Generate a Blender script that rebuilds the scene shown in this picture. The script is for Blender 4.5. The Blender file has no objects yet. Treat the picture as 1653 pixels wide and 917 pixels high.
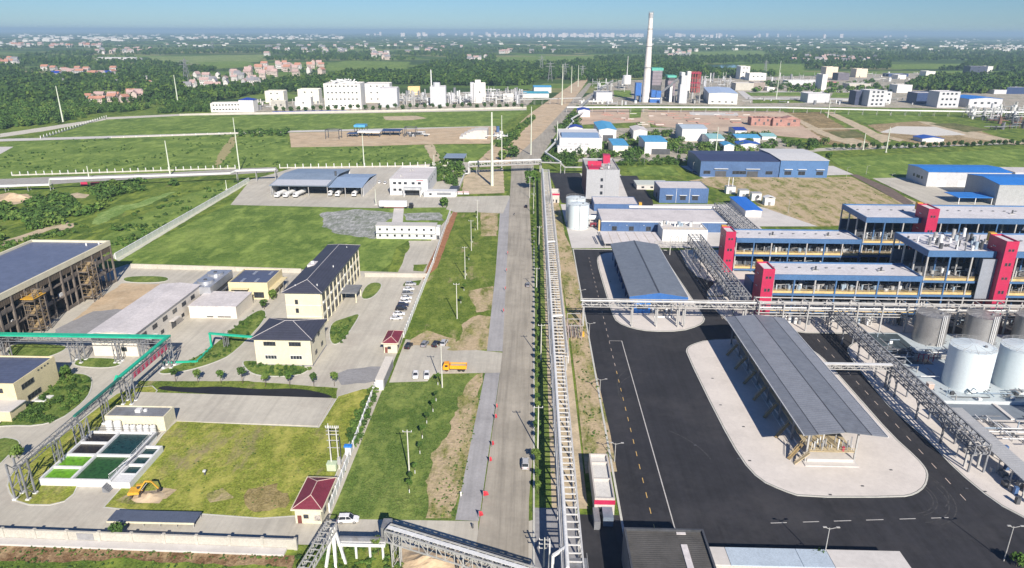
import bpy, bmesh, math, random
import numpy as np
from mathutils import Vector, Matrix, noise
R_ = math.radians
scene = bpy.context.scene
# ---------------------------------------------------------------- camera
FPX, CX, CY = 1137.0, 826.5, 458.5          # focal length and centre in photo pixels (1653 wide)
PITCH, PSI, ROLL, HCAM = R_(19.74), R_(1.61), R_(0.24), 100.0
fwd = Vector((-math.sin(PSI)*math.cos(PITCH), math.cos(PSI)*math.cos(PITCH), -math.sin(PITCH)))
_r0 = Vector((math.cos(PSI), math.sin(PSI), 0)); _u0 = _r0.cross(fwd)
RGT = math.cos(ROLL)*_r0 + math.sin(ROLL)*_u0
UPV = -math.sin(ROLL)*_r0 + math.cos(ROLL)*_u0
CPOS = Vector((0, 0, HCAM))
cam = bpy.data.cameras.new('camera'); cam_o = bpy.data.objects.new('camera', cam)
scene.collection.objects.link(cam_o); scene.camera = cam_o
cam.sensor_width = 36.0; cam.lens = 36.0*FPX/1653.0; cam.clip_start = 1.0; cam.clip_end = 90000
_m = Matrix((( RGT.x, UPV.x, -fwd.x, 0), (RGT.y, UPV.y, -fwd.y, 0), (RGT.z, UPV.z, -fwd.z, HCAM), (0, 0, 0, 1)))
cam_o.matrix_world = _m
# ---------------------------------------------------------------- light
SUN_EL, SUN_AZ = R_(32.0), R_(163.0)        # azimuth from +Y towards +X
world = bpy.data.worlds.new('World'); scene.world = world; world.use_nodes = True
wn = world.node_tree; bg = wn.nodes['Background']
sky = wn.nodes.new('ShaderNodeTexSky'); sky.sky_type = 'NISHITA'; sky.sun_disc = False
sky.sun_elevation = SUN_EL; sky.sun_rotation = SUN_AZ
sky.altitude = 0; sky.air_density = 1.0; sky.dust_density = 0.0; sky.ozone_density = 5.0
_t = wn.nodes.new('ShaderNodeMix'); _t.data_type = 'RGBA'; _t.blend_type = 'MULTIPLY'; _t.inputs[0].default_value = 1.0
_t.inputs[7].default_value = (0.50, 0.70, 0.98, 1)     # clear deep-blue summer air
wn.links.new(sky.outputs[0], _t.inputs[6]); wn.links.new(_t.outputs[2], bg.inputs[0]); bg.inputs[1].default_value = 0.062
sun = bpy.data.lights.new('sun', 'SUN'); sun.energy = 5.0; sun.angle = R_(0.5); sun.color = (1.0, 0.91, 0.79)
sun_o = bpy.data.objects.new('sun', sun); scene.collection.objects.link(sun_o)
sdir = Vector((math.sin(SUN_AZ)*math.cos(SUN_EL), math.cos(SUN_AZ)*math.cos(SUN_EL), math.sin(SUN_EL)))
sun_o.rotation_euler = sdir.to_track_quat('Z', 'Y').to_euler(); sun_o.location = (0, -100, 300)
scene.view_settings.view_transform = 'Standard'; scene.view_settings.look = 'None'
scene.view_settings.exposure = 0.6; scene.view_settings.gamma = 1.0; scene.view_settings.use_curve_mapping = False
scene.cycles.max_bounces = 6; scene.cycles.diffuse_bounces = 2; scene.cycles.glossy_bounces = 2
scene.cycles.transmission_bounces = 2; scene.cycles.volume_bounces = 0; scene.cycles.use_denoising = True
rnd = random.Random(7)
# ---------------------------------------------------------------- helpers
def P(x, y, z=0.0):                          # photo pixel -> point of the place at height z
    d = fwd + RGT*((x-CX)/FPX) - UPV*((y-CY)/FPX)
    return CPOS + d*((z-HCAM)/d.z)
def HT(x, y, ty):                            # height of something standing at base pixel (x,y) whose top is at row ty
    p = P(x, y); lo, hi = 0.0, 200.0
    for _ in range(40):
        m = (lo+hi)/2; v = p+Vector((0, 0, m))-CPOS
        if CY-FPX*v.dot(UPV)/v.dot(fwd) > ty: lo = m
        else: hi = m
    return lo
def link(o): scene.collection.objects.link(o); return o
MATS = {}
def nodes(m):
    m.use_nodes = True; t = m.node_tree; b = t.nodes['Principled BSDF']; return t, b
def ramp(t, fac, stops):
    r = t.nodes.new('ShaderNodeValToRGB'); e = r.color_ramp.elements
    e[0].position, e[0].color = stops[0][0], (*stops[0][1], 1)
    e[1].position, e[1].color = stops[-1][0], (*stops[-1][1], 1)
    for p, c in stops[1:-1]:
        q = e.new(p); q.color = (*c, 1)
    t.links.new(fac, r.inputs[0]); return r.outputs[0]
def pos_noise(t, scale, detail=4, stretch=None, rough=0.6, off=None):
    g = t.nodes.new('ShaderNodeNewGeometry'); mp = t.nodes.new('ShaderNodeMapping')
    s = stretch or (1, 1, 1); mp.inputs['Scale'].default_value = (s[0]*scale, s[1]*scale, s[2]*scale)
    if off: mp.inputs['Location'].default_value = off
    n = t.nodes.new('ShaderNodeTexNoise'); n.inputs['Scale'].default_value = 1.0
    n.inputs['Detail'].default_value = detail; n.inputs['Roughness'].default_value = rough
    t.links.new(g.outputs['Position'], mp.inputs[0]); t.links.new(mp.outputs[0], n.inputs[0])
    return n.outputs[0]
def mixc(t, fac, a, b, mode='MIX'):
    m = t.nodes.new('ShaderNodeMix'); m.data_type = 'RGBA'; m.blend_type = mode
    for sock, v in ((m.inputs[0], fac), (m.inputs[6], a), (m.inputs[7], b)):
        if isinstance(v, (int, float)): sock.default_value = v
        elif isinstance(v, tuple): sock.default_value = (*v[:3], 1)
        else: t.links.new(v, sock)
    return m.outputs[2]
def mathn(t, op, a, b=0.0, c=None):
    m = t.nodes.new('ShaderNodeMath'); m.operation = op
    for i, v in enumerate((a, b) if c is None else (a, b, c)):
        if isinstance(v, (int, float)): m.inputs[i].default_value = v
        else: t.links.new(v, m.inputs[i])
    return m.outputs[0]
def bump(t, b, h, strength=0.3, dist=0.1):
    n = t.nodes.new('ShaderNodeBump'); n.inputs['Strength'].default_value = strength
    n.inputs['Distance'].default_value = dist; t.links.new(h, n.inputs['Height']); t.links.new(n.outputs[0], b.inputs['Normal'])
def M(name, col, rough=0.6, var=0.12, metal=0.0, dirt=None, dirt_amt=0.25, scale=0.35, ribs=None, bumpy=0.0, spec=None, fine=0.35, streak=0.0):
    """painted / concrete / metal surface: base colour with two scales of wear; ribs=(axis, spacing m, depth)"""
    if name in MATS: return MATS[name]
    m = bpy.data.materials.new(name); t, b = nodes(m)
    n1 = pos_noise(t, scale, 5); n2 = pos_noise(t, scale*9, 3)
    lo = tuple(max(0, c*(1-var*2)) for c in col); hi = tuple(min(1, c*(1+var*1.3)) for c in col)
    c = ramp(t, n1, [(0.3, lo), (0.5, col), (0.7, hi)])
    c = mixc(t, fine, c, ramp(t, n2, [(0.3, (0.6,)*3), (0.7, (1.35,)*3)]), 'MULTIPLY')
    if streak:
        c = mixc(t, streak, c, ramp(t, pos_noise(t, 0.55, 5, (1, .035, 1), .7, (9, 2, 4)), [(0.35, (0.55,)*3), (0.52, (1.0,)*3), (0.7, (1.25,)*3)]), 'MULTIPLY')
        c = mixc(t, streak, c, ramp(t, pos_noise(t, 0.045, 6, None, .7, (2, 8, 1)), [(0.35, (0.66,)*3), (0.6, (1.12,)*3)]), 'MULTIPLY')
    if dirt:
        f = pos_noise(t, scale*0.7, 6, (1, 1, 0.25), 0.75, (3, 7, 1))
        f = mathn(t, 'MULTIPLY', ramp(t, f, [(0.5, (0, 0, 0)), (0.68, (1, 1, 1))]), dirt_amt*2)
        c = mixc(t, f, c, dirt)
    if ribs:
        ax, sp, dp = ribs
        g = t.nodes.new('ShaderNodeNewGeometry'); s = t.nodes.new('ShaderNodeSeparateXYZ'); t.links.new(g.outputs['Position'], s.inputs[0])
        v = mathn(t, 'FRACT', mathn(t, 'DIVIDE', s.outputs['xyz'.index(ax)], sp))
        w = mathn(t, 'PINGPONG', v, 0.5)
        f = mathn(t, 'MULTIPLY', mathn(t, 'LESS_THAN', w, 0.12), dp)
        c = mixc(t, f, c, tuple(x*0.45 for x in col)); bump(t, b, w, 0.5, 0.15)
    elif bumpy: bump(t, b, n2, bumpy, 0.3)
    t.links.new(c, b.inputs['Base Color']); b.inputs['Roughness'].default_value = rough; b.inputs['Metallic'].default_value = metal
    if spec is not None: b.inputs['Specular IOR Level'].default_value = spec
    MATS[name] = m; return m
def GRASS(name, dark, mid, light, dirt=None, dirt_at=0.62, s=1.0, bare=0.0, tracks=False):
    if name in MATS: return MATS[name]
    m = bpy.data.materials.new(name); t, b = nodes(m)
    n1 = pos_noise(t, 0.035*s, 6, None, 0.65); n2 = pos_noise(t, 0.5*s, 5, None, 0.7); n3 = pos_noise(t, 2.6, 2)
    f = mathn(t, 'ADD', mathn(t, 'MULTIPLY', n1, 0.55), mathn(t, 'MULTIPLY', n2, 0.45))
    c = ramp(t, f, [(0.36, dark), (0.5, mid), (0.62, light)])
    c = mixc(t, 0.7, c, ramp(t, n3, [(0.3, (0.4,)*3), (0.7, (1.55,)*3)]), 'MULTIPLY')
    n4 = pos_noise(t, 0.11*s, 5, (1.5, .7, 1), .7, (31, 7, 0)); c = mixc(t, ramp(t, n4, [(0.48, (0, 0, 0)), (0.64, (.75,)*3)]), c, tuple(min(1, x*1.25+.02*(k < 2)) for k, x in enumerate(light)))
    n5 = pos_noise(t, 0.3*s, 6, None, .75, (3, 77, 0)); c = mixc(t, ramp(t, n5, [(0.56, (0, 0, 0)), (0.70, (.45,)*3)]), c, tuple(x*.75 for x in dark))
    if dirt:
        d = pos_noise(t, 0.06*s, 8, (1.6, 0.6, 1), 0.72, (11, 5, 2))
        f2 = ramp(t, d, [(dirt_at-0.06, (0, 0, 0)), (dirt_at+0.08, (1, 1, 1))])
        c = mixc(t, f2, c, ramp(t, n2, [(0.35, tuple(x*0.7 for x in dirt)), (0.65, dirt)]))
    t.links.new(c, b.inputs['Base Color']); b.inputs['Roughness'].default_value = 0.95; b.inputs['Specular IOR Level'].default_value = 0.1
    bump(t, b, n2, 0.6, 0.5)
    MATS[name] = m; return m
def props(o, label=None, cat=None, group=None, kind=None):
    if label: o['label'] = label
    if cat: o['category'] = cat
    if group: o['group'] = group
    if kind: o['kind'] = kind
    return o
def thing(name, label, cat, loc=(0, 0, 0), rz=0.0, group=None):
    o = bpy.data.objects.new(name, None); link(o); o.empty_display_size = 0.5
    o.location = loc; o.rotation_euler = (0, 0, rz); return props(o, label, cat, group)
UNIT = {}
def unit(kind, mat, n=12, taper=1.0):
    k = (kind, mat.name, n, taper)
    if k in UNIT: return UNIT[k]
    bm = bmesh.new()
    if kind == 'box': bmesh.ops.create_cube(bm, size=1.0)
    elif kind == 'cyl':
        bmesh.ops.create_cone(bm, cap_ends=True, segments=n, radius1=0.5, radius2=0.5*taper, depth=1.0)
        for f in bm.faces: f.smooth = len(f.verts) == 4
        for e in bm.edges:
            if any(len(f.verts) != 4 for f in e.link_faces): e.smooth = False
    elif kind == 'ball':
        bmesh.ops.create_icosphere(bm, subdivisions=2, radius=0.5)
        for f in bm.faces: f.smooth = True
    me = bpy.data.meshes.new(kind+'_'+mat.name); bm.to_mesh(me); bm.free(); me.materials.append(mat); UNIT[k] = me; return me
def put(name, me, parent, mat4):
    o = bpy.data.objects.new(name, me); scene.collection.objects.link(o)
    if parent is not None: o.parent = parent
    o.matrix_local = mat4; return o
def box(parent, name, x0, x1, y0, y1, z0, z1, mat):
    return put(name, unit('box', mat), parent, Matrix.Translation(((x0+x1)/2, (y0+y1)/2, (z0+z1)/2)) @ Matrix.Diagonal((max(abs(x1-x0), 1e-3), max(abs(y1-y0), 1e-3), max(abs(z1-z0), 1e-3), 1)))
def _frame(p0, p1):
    p0, p1 = Vector(p0), Vector(p1); d = p1-p0; L = max(d.length, 1e-4); z = d/L
    up = Vector((0, 0, 1)) if abs(z.z) < 0.95 else Vector((0, 1, 0))
    x = up.cross(z).normalized(); y = z.cross(x)
    return (p0+p1)/2, L, Matrix(((x.x, y.x, z.x, 0), (x.y, y.y, z.y, 0), (x.z, y.z, z.z, 0), (0, 0, 0, 1)))
def bar(parent, name, p0, p1, w, h, mat):
    c, L, r = _frame(p0, p1)
    return put(name, unit('box', mat), parent, Matrix.Translation(c) @ r @ Matrix.Diagonal((w, h, L, 1)))
def cyl(parent, name, p0, p1, rad, mat, n=10, taper=1.0):
    c, L, r = _frame(p0, p1)
    return put(name, unit('cyl', mat, n, taper), parent, Matrix.Translation(c) @ r @ Matrix.Diagonal((rad*2, rad*2, L, 1)))
def ball(parent, name, c, rx, ry, rz, mat):
    return put(name, unit('ball', mat), parent, Matrix.Translation(c) @ Matrix.Diagonal((rx*2, ry*2, rz*2, 1)))
def mesh(parent, name, vs, fs, mat, smooth=False, mi=None):
    me = bpy.data.meshes.new(name); me.from_pydata([tuple(v) for v in vs], [], fs)
    for m in (mat if isinstance(mat, (list, tuple)) else [mat]): me.materials.append(m)
    if mi: me.polygons.foreach_set('material_index', mi)
    if smooth: me.polygons.foreach_set('use_smooth', [True]*len(fs))
    me.update(); o = bpy.data.objects.new(name, me); link(o)
    if parent is not None: o.parent = parent
    return o
class MB:                                     # many bars / boxes joined into one mesh (stuff, or one part)
    def __init__(s): s.v = []; s.f = []
    def _hex(s, c8):
        b = len(s.v); s.v += [tuple(v) for v in c8]
        s.f += [(b, b+3, b+2, b+1), (b+4, b+5, b+6, b+7), (b, b+1, b+5, b+4), (b+1, b+2, b+6, b+5), (b+2, b+3, b+7, b+6), (b+3, b, b+4, b+7)]
    def box(s, x0, x1, y0, y1, z0, z1): s._hex([(x0, y0, z0), (x1, y0, z0), (x1, y1, z0), (x0, y1, z0), (x0, y0, z1), (x1, y0, z1), (x1, y1, z1), (x0, y1, z1)])
    def bar(s, p0, p1, w, h):
        c, L, r = _frame(p0, p1)
        s._hex([c + r @ Vector((a*w/2, b*h/2, z*L/2)) for z in (-1, 1) for a, b in ((-1, -1), (1, -1), (1, 1), (-1, 1))])
    def build(s, parent, name, mat, kind=None):
        o = mesh(parent, name, s.v, s.f, mat)
        if kind: o['kind'] = kind
        return o
def chaikin(p, n=2):
    for _ in range(n):
        q = []
        for i in range(len(p)):
            a, b = Vector(p[i]), Vector(p[(i+1) % len(p)]); q += [a*0.75+b*0.25, a*0.25+b*0.75]
        p = q
    return p
def jitter_poly(p, amp, step):
    q = []
    for i in range(len(p)):
        a, b = Vector(p[i]), Vector(p[(i+1) % len(p)]); n = max(1, int((b-a).length/min(step, 1.2+a.length*.004)))
        for k in range(n):
            c = a+(b-a)*(k/n); s = noise.noise_vector(c*0.13+Vector((3, 1, 0)))*1.2+noise.noise_vector(c*0.45)*0.9+noise.noise_vector(c*1.5)*.4
            q.append(Vector((c.x+s.x*amp, c.y+s.y*amp, c.z)))
    return q
PC = [0]
def poly(parent, name, pts, z, mat, kind=None, bottom=None):
    if bottom is None and kind: PC[0] += 1; z += 0.0003*PC[0]
    bm = bmesh.new(); vs = [bm.verts.new((p[0], p[1], z)) for p in pts]; f = bm.faces.new(vs); bm.normal_update()
    if f.normal.z < 0: f.normal_flip()
    if bottom is not None:
        lo = [bm.verts.new((p[0], p[1], bottom)) for p in pts]
        for i in range(len(vs)):
            j = (i+1) % len(vs); bm.faces.new((vs[i], vs[j], lo[j], lo[i]))
        bmesh.ops.recalc_face_normals(bm, faces=bm.faces[:])
    bmesh.ops.triangulate(bm, faces=[g for g in bm.faces if len(g.verts) > 4], ngon_method='EAR_CLIP')
    me = bpy.data.meshes.new(name); bm.to_mesh(me); bm.free(); me.materials.append(mat)
    o = bpy.data.objects.new(name, me); link(o)
    if parent is not None: o.parent = parent
    if kind: o['kind'] = kind
    return o
def G2(pts, z=0.0): return [P(x, y, z) for x, y in pts]
def patch(name, px, z, mat, smooth=0, jit=None, label=None):
    pts = G2(px)
    if smooth: pts = chaikin(pts, smooth)
    if jit: pts = jitter_poly(pts, *jit)
    return props(poly(None, name, pts, z, mat, 'structure'), label)
def inset(pts, d):
    n = len(pts); a = sum(pts[i][0]*pts[(i+1) % n][1]-pts[(i+1) % n][0]*pts[i][1] for i in range(n)); s = 1 if a > 0 else -1; q = []
    for i in range(n):
        p0, p1, p2 = Vector(pts[i-1][:2]), Vector(pts[i][:2]), Vector(pts[(i+1) % n][:2])
        e1, e2 = (p1-p0).normalized(), (p2-p1).normalized(); n1, n2 = Vector((-e1.y, e1.x))*s, Vector((-e2.y, e2.x))*s
        m = n1+n2; m = m/max(m.dot(m)/2, 0.35) if m.length > 1e-3 else n1
        q.append((p1.x+m.x*d, p1.y+m.y*d, 0))
    return q
def island(name, px, z, mat, kerb, smooth=2, kw=0.3, z0=0.0):
    pts = G2(px)
    if smooth: pts = chaikin(pts, smooth)
    k = props(poly(None, name, pts, z, kerb, 'structure', bottom=z0))
    if 'lawn' not in name: poly(k, 'kerb_joint', inset(pts, kw), z+0.012, M('kerb_joint_dark', (.10, .10, .10), .9))
    poly(k, 'grass' if 'lawn' in name else 'paving', inset(pts, kw+(.14 if 'lawn' not in name else 0)), z+0.02, mat)
    return k
# ---------------------------------------------------------------- materials
CONC = M('concrete', (0.485, 0.46, 0.395), 0.9, 0.05, dirt=(0.37, 0.335, 0.29), dirt_amt=0.3, scale=0.08, fine=.15, streak=.28)
CONC_L = M('pale_concrete', (0.56, 0.54, 0.52), 0.9, 0.05, dirt=(0.42, 0.40, 0.37), dirt_amt=0.15, scale=0.1, fine=.15)
CONC_D = M('grey_concrete', (0.27, 0.27, 0.28), 0.9, 0.08, dirt=(0.2, 0.2, 0.2), dirt_amt=0.2, scale=0.1)
WALLC = M('wall_render', (0.47, 0.45, 0.40), 0.9, 0.06, dirt=(0.42, 0.40, 0.35), dirt_amt=0.25, scale=0.3)
ASPH = M('asphalt', (0.026, 0.026, 0.031), 0.8, 0.12, dirt=(0.055, 0.053, 0.056), dirt_amt=0.3, scale=0.07, bumpy=0.05, streak=.55)
KERB = M('kerb_stone', (0.52, 0.52, 0.48), 0.9, 0.06, scale=0.6)
DIRT = M('bare_earth', (0.49, 0.375, 0.245), 0.95, 0.14, dirt=(0.56, 0.47, 0.34), dirt_amt=0.4, scale=0.09, bumpy=0.3)
SAND = M('sandy_earth', (0.50, 0.41, 0.28), 0.95, 0.14, dirt=(0.28, 0.25, 0.15), dirt_amt=0.45, scale=0.16, bumpy=0.3)
WHITE = M('white_paint', (0.68, 0.69, 0.69), 0.5, 0.04, dirt=(0.55, 0.54, 0.5), dirt_amt=0.15)
WSTEEL = M('white_steel', (0.38, 0.38, 0.375), 0.45, 0.08, dirt=(0.4, 0.37, 0.33), dirt_amt=0.2)
GSTEEL = M('grey_steel', (0.20, 0.21, 0.23), 0.5, 0.12, dirt=(0.12, 0.11, 0.1), dirt_amt=0.3)
DSTEEL = M('dark_steel', (0.07, 0.075, 0.085), 0.5, 0.15)
CREAM = M('cream_render', (0.64, 0.60, 0.45), 0.85, 0.04, dirt=(0.55, 0.5, 0.38), dirt_amt=0.2)
BLUEP = M('blue_panel', (0.062, 0.125, 0.27), 0.5, 0.08, scale=0.12, ribs=('x', 1.0, .15), dirt=(0.08, 0.15, 0.30), dirt_amt=0.2)
BLUED = M('dark_blue_panel', (0.03, 0.055, 0.14), 0.45, 0.08)
BLUER = M('bright_blue_roof', (0.03, 0.20, 0.62), 0.5, 0.08, ribs=('x', 1.2, 0.25))
CYANR = M('cyan_roof', (0.09, 0.36, 0.62), 0.5, 0.1, ribs=('x', 1.2, 0.2))
REDP = M('red_panel', (0.43, 0.02, 0.075), 0.45, 0.05)
PINKR = M('pale_roof', (0.60, 0.57, 0.57), 0.75, 0.05, dirt=(0.42, 0.40, 0.40), dirt_amt=0.25, scale=0.12)
GLASS = M('dark_glass', (0.03, 0.035, 0.045), 0.15, 0.3, scale=0.8)
SLATE = M('slate_blue_roof', (0.085, 0.105, 0.175), 0.55, 0.06, ribs=('y', 1.2, 0.2), scale=0.08)
ROOFG = M('grey_sheet_roof', (0.17, 0.20, 0.24), 0.5, 0.07, ribs=('y', 1.1, 0.25), scale=0.2, metal=0.2)
YEL = M('yellow_paint', (0.60, 0.34, 0.04), 0.5, 0.1)
LYEL = M('pale_yellow_rail', (0.58, 0.43, 0.19), 0.6, 0.12)
RUBBER = M('rubber', (0.02, 0.02, 0.02), 0.8, 0.1)
ORANGE = M('orange_paint', (0.85, 0.36, 0.02), 0.4, 0.05)
GREENP = M('green_pipe_cover', (0.02, 0.42, 0.26), 0.45, 0.06)
LAWN = GRASS('lawn_grass', (0.07, 0.125, 0.025), (0.115, 0.175, 0.04), (0.19, 0.235, 0.065), s=1.2)
LAWN2 = GRASS('meadow_grass', (0.07, 0.125, 0.026), (0.13, 0.205, 0.042), (0.21, 0.28, 0.07), s=0.7)
LAWN_Y = GRASS('yellowing_grass', (0.13, 0.165, 0.03), (0.225, 0.265, 0.045), (0.35, 0.33, 0.09), (0.34, 0.27, 0.17), 0.60, s=1.0)
VERGE = GRASS('verge_grass', (0.07, 0.12, 0.02), (0.115, 0.17, 0.03), (0.18, 0.22, 0.05), (0.46, 0.37, 0.22), 0.63, s=1.3)
PATCHY = GRASS('patchy_grass_and_sand', (0.10, 0.14, 0.03), (0.17, 0.19, 0.05), (0.30, 0.27, 0.11), (0.54, 0.43, 0.28), 0.46, s=1.8)
SCRUB = GRASS('rough_scrub_grass', (0.05, 0.09, 0.018), (0.10, 0.16, 0.028), (0.20, 0.25, 0.05), (0.34, 0.26, 0.16), 0.66, s=0.9)
BFIELD = GRASS('brown_field', (0.13, 0.11, 0.05), (0.24, 0.18, 0.09), (0.33, 0.25, 0.14), s=0.8)
LEAF = []
for i, (d, l) in enumerate((((0.03, 0.068, 0.018), (0.072, 0.13, 0.03)), ((0.018, 0.044, 0.016), (0.05, 0.092, 0.026)), ((0.05, 0.095, 0.02), (0.12, 0.18, 0.04)))):
    m = bpy.data.materials.new('foliage_%s' % ('mid', 'dark', 'light')[i]); t, b = nodes(m)
    c = ramp(t, pos_noise(t, 0.9, 4), [(0.35, d), (0.65, l)])
    c = mixc(t, 0.6, c, ramp(t, pos_noise(t, 0.05, 3), [(0.35, (0.6, 0.7, 0.6)), (0.65, (1.3, 1.25, 1.0))]), 'MULTIPLY')
    t.links.new(c, b.inputs['Base Color']); b.inputs['Roughness'].default_value = 0.9; b.inputs['Specular IOR Level'].default_value = 0.15
    LEAF.append(m)
LEAFN = []
for i, (d, l) in enumerate((((0.045, 0.10, 0.02), (0.10, 0.18, 0.04)), ((0.03, 0.07, 0.018), (0.075, 0.135, 0.035)), ((0.07, 0.13, 0.025), (0.16, 0.23, 0.055)))):
    m = bpy.data.materials.new('near_foliage_%s' % ('mid', 'dark', 'light')[i]); t, b = nodes(m)
    c = ramp(t, pos_noise(t, 0.9, 4), [(0.35, d), (0.65, l)])
    t.links.new(c, b.inputs['Base Color']); b.inputs['Roughness'].default_value = 0.9; b.inputs['Specular IOR Level'].default_value = 0.15
    LEAFN.append(m)
BARK = M('bark', (0.12, 0.09, 0.06), 0.9, 0.2)
# ---------------------------------------------------------------- ground to the horizon
def farmland():
    m = bpy.data.materials.new('farmland'); t, b = nodes(m)
    g = t.nodes.new('ShaderNodeNewGeometry'); mp = t.nodes.new('ShaderNodeMapping')
    mp.inputs['Scale'].default_value = (1/260, 1/150, 0); mp.inputs['Rotation'].default_value = (0, 0, 0.18)
    v = t.nodes.new('ShaderNodeTexVoronoi'); v.inputs['Scale'].default_value = 1.0; v.distance = 'CHEBYCHEV'
    t.links.new(g.outputs['Position'], mp.inputs[0]); t.links.new(mp.outputs[0], v.inputs['Vector'])
    s = t.nodes.new('ShaderNodeSeparateXYZ'); t.links.new(v.outputs['Color'], s.inputs[0])
    c = ramp(t, s.outputs[0], [(0.0, (0.05, 0.09, 0.03)), (0.3, (0.07, 0.12, 0.03)), (0.5, (0.15, 0.24, 0.05)), (0.7, (0.17, 0.22, 0.06)), (0.85, (0.28, 0.27, 0.13)), (1.0, (0.05, 0.10, 0.03))])
    big = pos_noise(t, 1/900, 5, (1, 2, 1)); c = mixc(t, ramp(t, big, [(0.38, (.8, .8, .8)), (0.5, (0, 0, 0))]), c, (0.045, 0.08, 0.03))
    fine = pos_noise(t, 0.12, 5); c = mixc(t, 0.8, c, ramp(t, fine, [(0.3, (0.5,)*3), (0.7, (1.45,)*3)]), 'MULTIPLY')
    t.links.new(c, b.inputs['Base Color']); b.inputs['Roughness'].default_value = 0.95; b.inputs['Specular IOR Level'].default_value = 0.05
    return m
bm = bmesh.new(); GR = 32000.0; S = 24
gv = [[bm.verts.new((x, y, 0)) for x in (-GR, -8000, -2500, -900, -300, 0, 300, 900, 2500, 8000, GR)] for y in (-3000, -300, 60, 200, 400, 700, 1200, 2500, 6000, 14000, 45000)]
for i in range(10):
    for j in range(10): bm.faces.new((gv[i][j], gv[i][j+1], gv[i+1][j+1], gv[i+1][j]))
me = bpy.data.meshes.new('ground'); bm.to_mesh(me); bm.free(); me.materials.append(farmland())
props(link(bpy.data.objects.new('ground', me)), kind='structure')
# ================================================================ SETTING: fields, yards, roads
poly(None, 'scrubland', [(-700, 20, 0), (700, 20, 0), (900, 1050, 0), (-1100, 1050, 0)], 0.02, SCRUB, 'structure')
# far left fields, tracks and the levelled building plot
patch('meadow', [(60, 228), (168, 192), (300, 184), (640, 180), (855, 176), (800, 206), (460, 213), (110, 224)], 0.05, LAWN2, jit=(1.5, 25))
patch('meadow', [(-40, 250), (0, 231), (130, 224), (462, 214), (466, 238), (700, 234), (810, 234), (762, 262), (600, 268), (380, 273), (0, 290), (-60, 292)], 0.05, LAWN2)
patch('dirt_track', [(-30, 228), (0, 224.5), (200, 219), (460, 211.2), (800, 203.5), (800, 205.8), (460, 214), (200, 222.5), (0, 228.5), (-30, 232)], 0.08, CONC_L, jit=(0.8, 12))
patch('dirt_track', [(-20, 246), (0, 237), (22, 237), (0, 249), (-30, 256)], 0.08, CONC_L)
patch('dirt_track', [(170, 189.6), (300, 183.6), (500, 180), (850, 175.3), (850, 178), (560, 183.2), (300, 186.6), (172, 193)], 0.09, M('track_gravel', (0.55, 0.52, 0.45), 0.95, 0.08), jit=(0.6, 15))
patch('dirt_track', [(0, 216), (60, 207), (168, 191), (172, 193.5), (70, 212), (0, 222)], 0.07, M('track_gravel', (0.55, 0.52, 0.45)), jit=(0.8, 12))
patch('bare_plot', [(467, 214.5), (560, 212), (800, 204), (812, 214), (790, 232), (692, 233), (600, 236), (470, 238)], 0.09, DIRT, jit=(0.5, 10))
patch('bare_plot', [(618, 188), (672, 187), (690, 191), (660, 194.5), (622, 194)], 0.09, SAND, jit=(1.5, 10))
patch('bare_path', [(372, 222), (384, 219), (378, 236), (366, 252), (352, 268), (345, 275), (352, 250)], 0.08, M('bare_path_soil', (0.33, 0.29, 0.13), 0.95, 0.12), jit=(1.5, 8))
patch('bare_path', [(684, 234), (700, 233), (712, 258), (700, 264)], 0.08, SAND, jit=(1.0, 8))
patch('gravel_road', [(-30, 300), (0, 289), (80, 286), (270, 279), (390, 272), (445, 270), (450, 277), (390, 281), (270, 287), (150, 293), (0, 304), (-30, 306)], 0.07, M('gravel_road', (0.36, 0.35, 0.33), 0.95, 0.1, dirt=(0.3, 0.27, 0.2), dirt_amt=0.4), jit=(0.6, 10))
# scrubby land left of the white wall
patch('bare_soil', [(-20, 318), (10, 312), (45, 313), (52, 322), (30, 330), (0, 334), (-20, 336)], 0.06, DIRT, jit=(2.5, 5))
patch('bare_soil', [(104, 315), (125, 311), (143, 314), (138, 320), (112, 320)], 0.06, SAND, jit=(2.0, 4))
patch('bare_soil', [(84, 366), (120, 360), (122, 366), (95, 373)], 0.06, SAND, jit=(1.5, 4))
patch('dirt_track', [(0, 392), (60, 371), (110, 357), (112, 361), (60, 378), (0, 402)], 0.06, SAND, jit=(1.2, 5))
patch('green_swale', [(146, 362), (160, 345), (190, 333), (225, 328), (240, 320), (262, 313), (285, 310), (262, 320), (240, 331), (205, 340), (180, 352), (160, 364)], 0.06, GRASS('swale_grass', (0.12, 0.20, 0.04), (0.17, 0.27, 0.07), (0.26, 0.34, 0.12)), jit=(2, 6))
patch('meadow', [(150, 395), (200, 362), (300, 315), (368, 296), (395, 290), (186, 414), (150, 405)], 0.05, LAWN2, jit=(1.0, 10))
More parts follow.
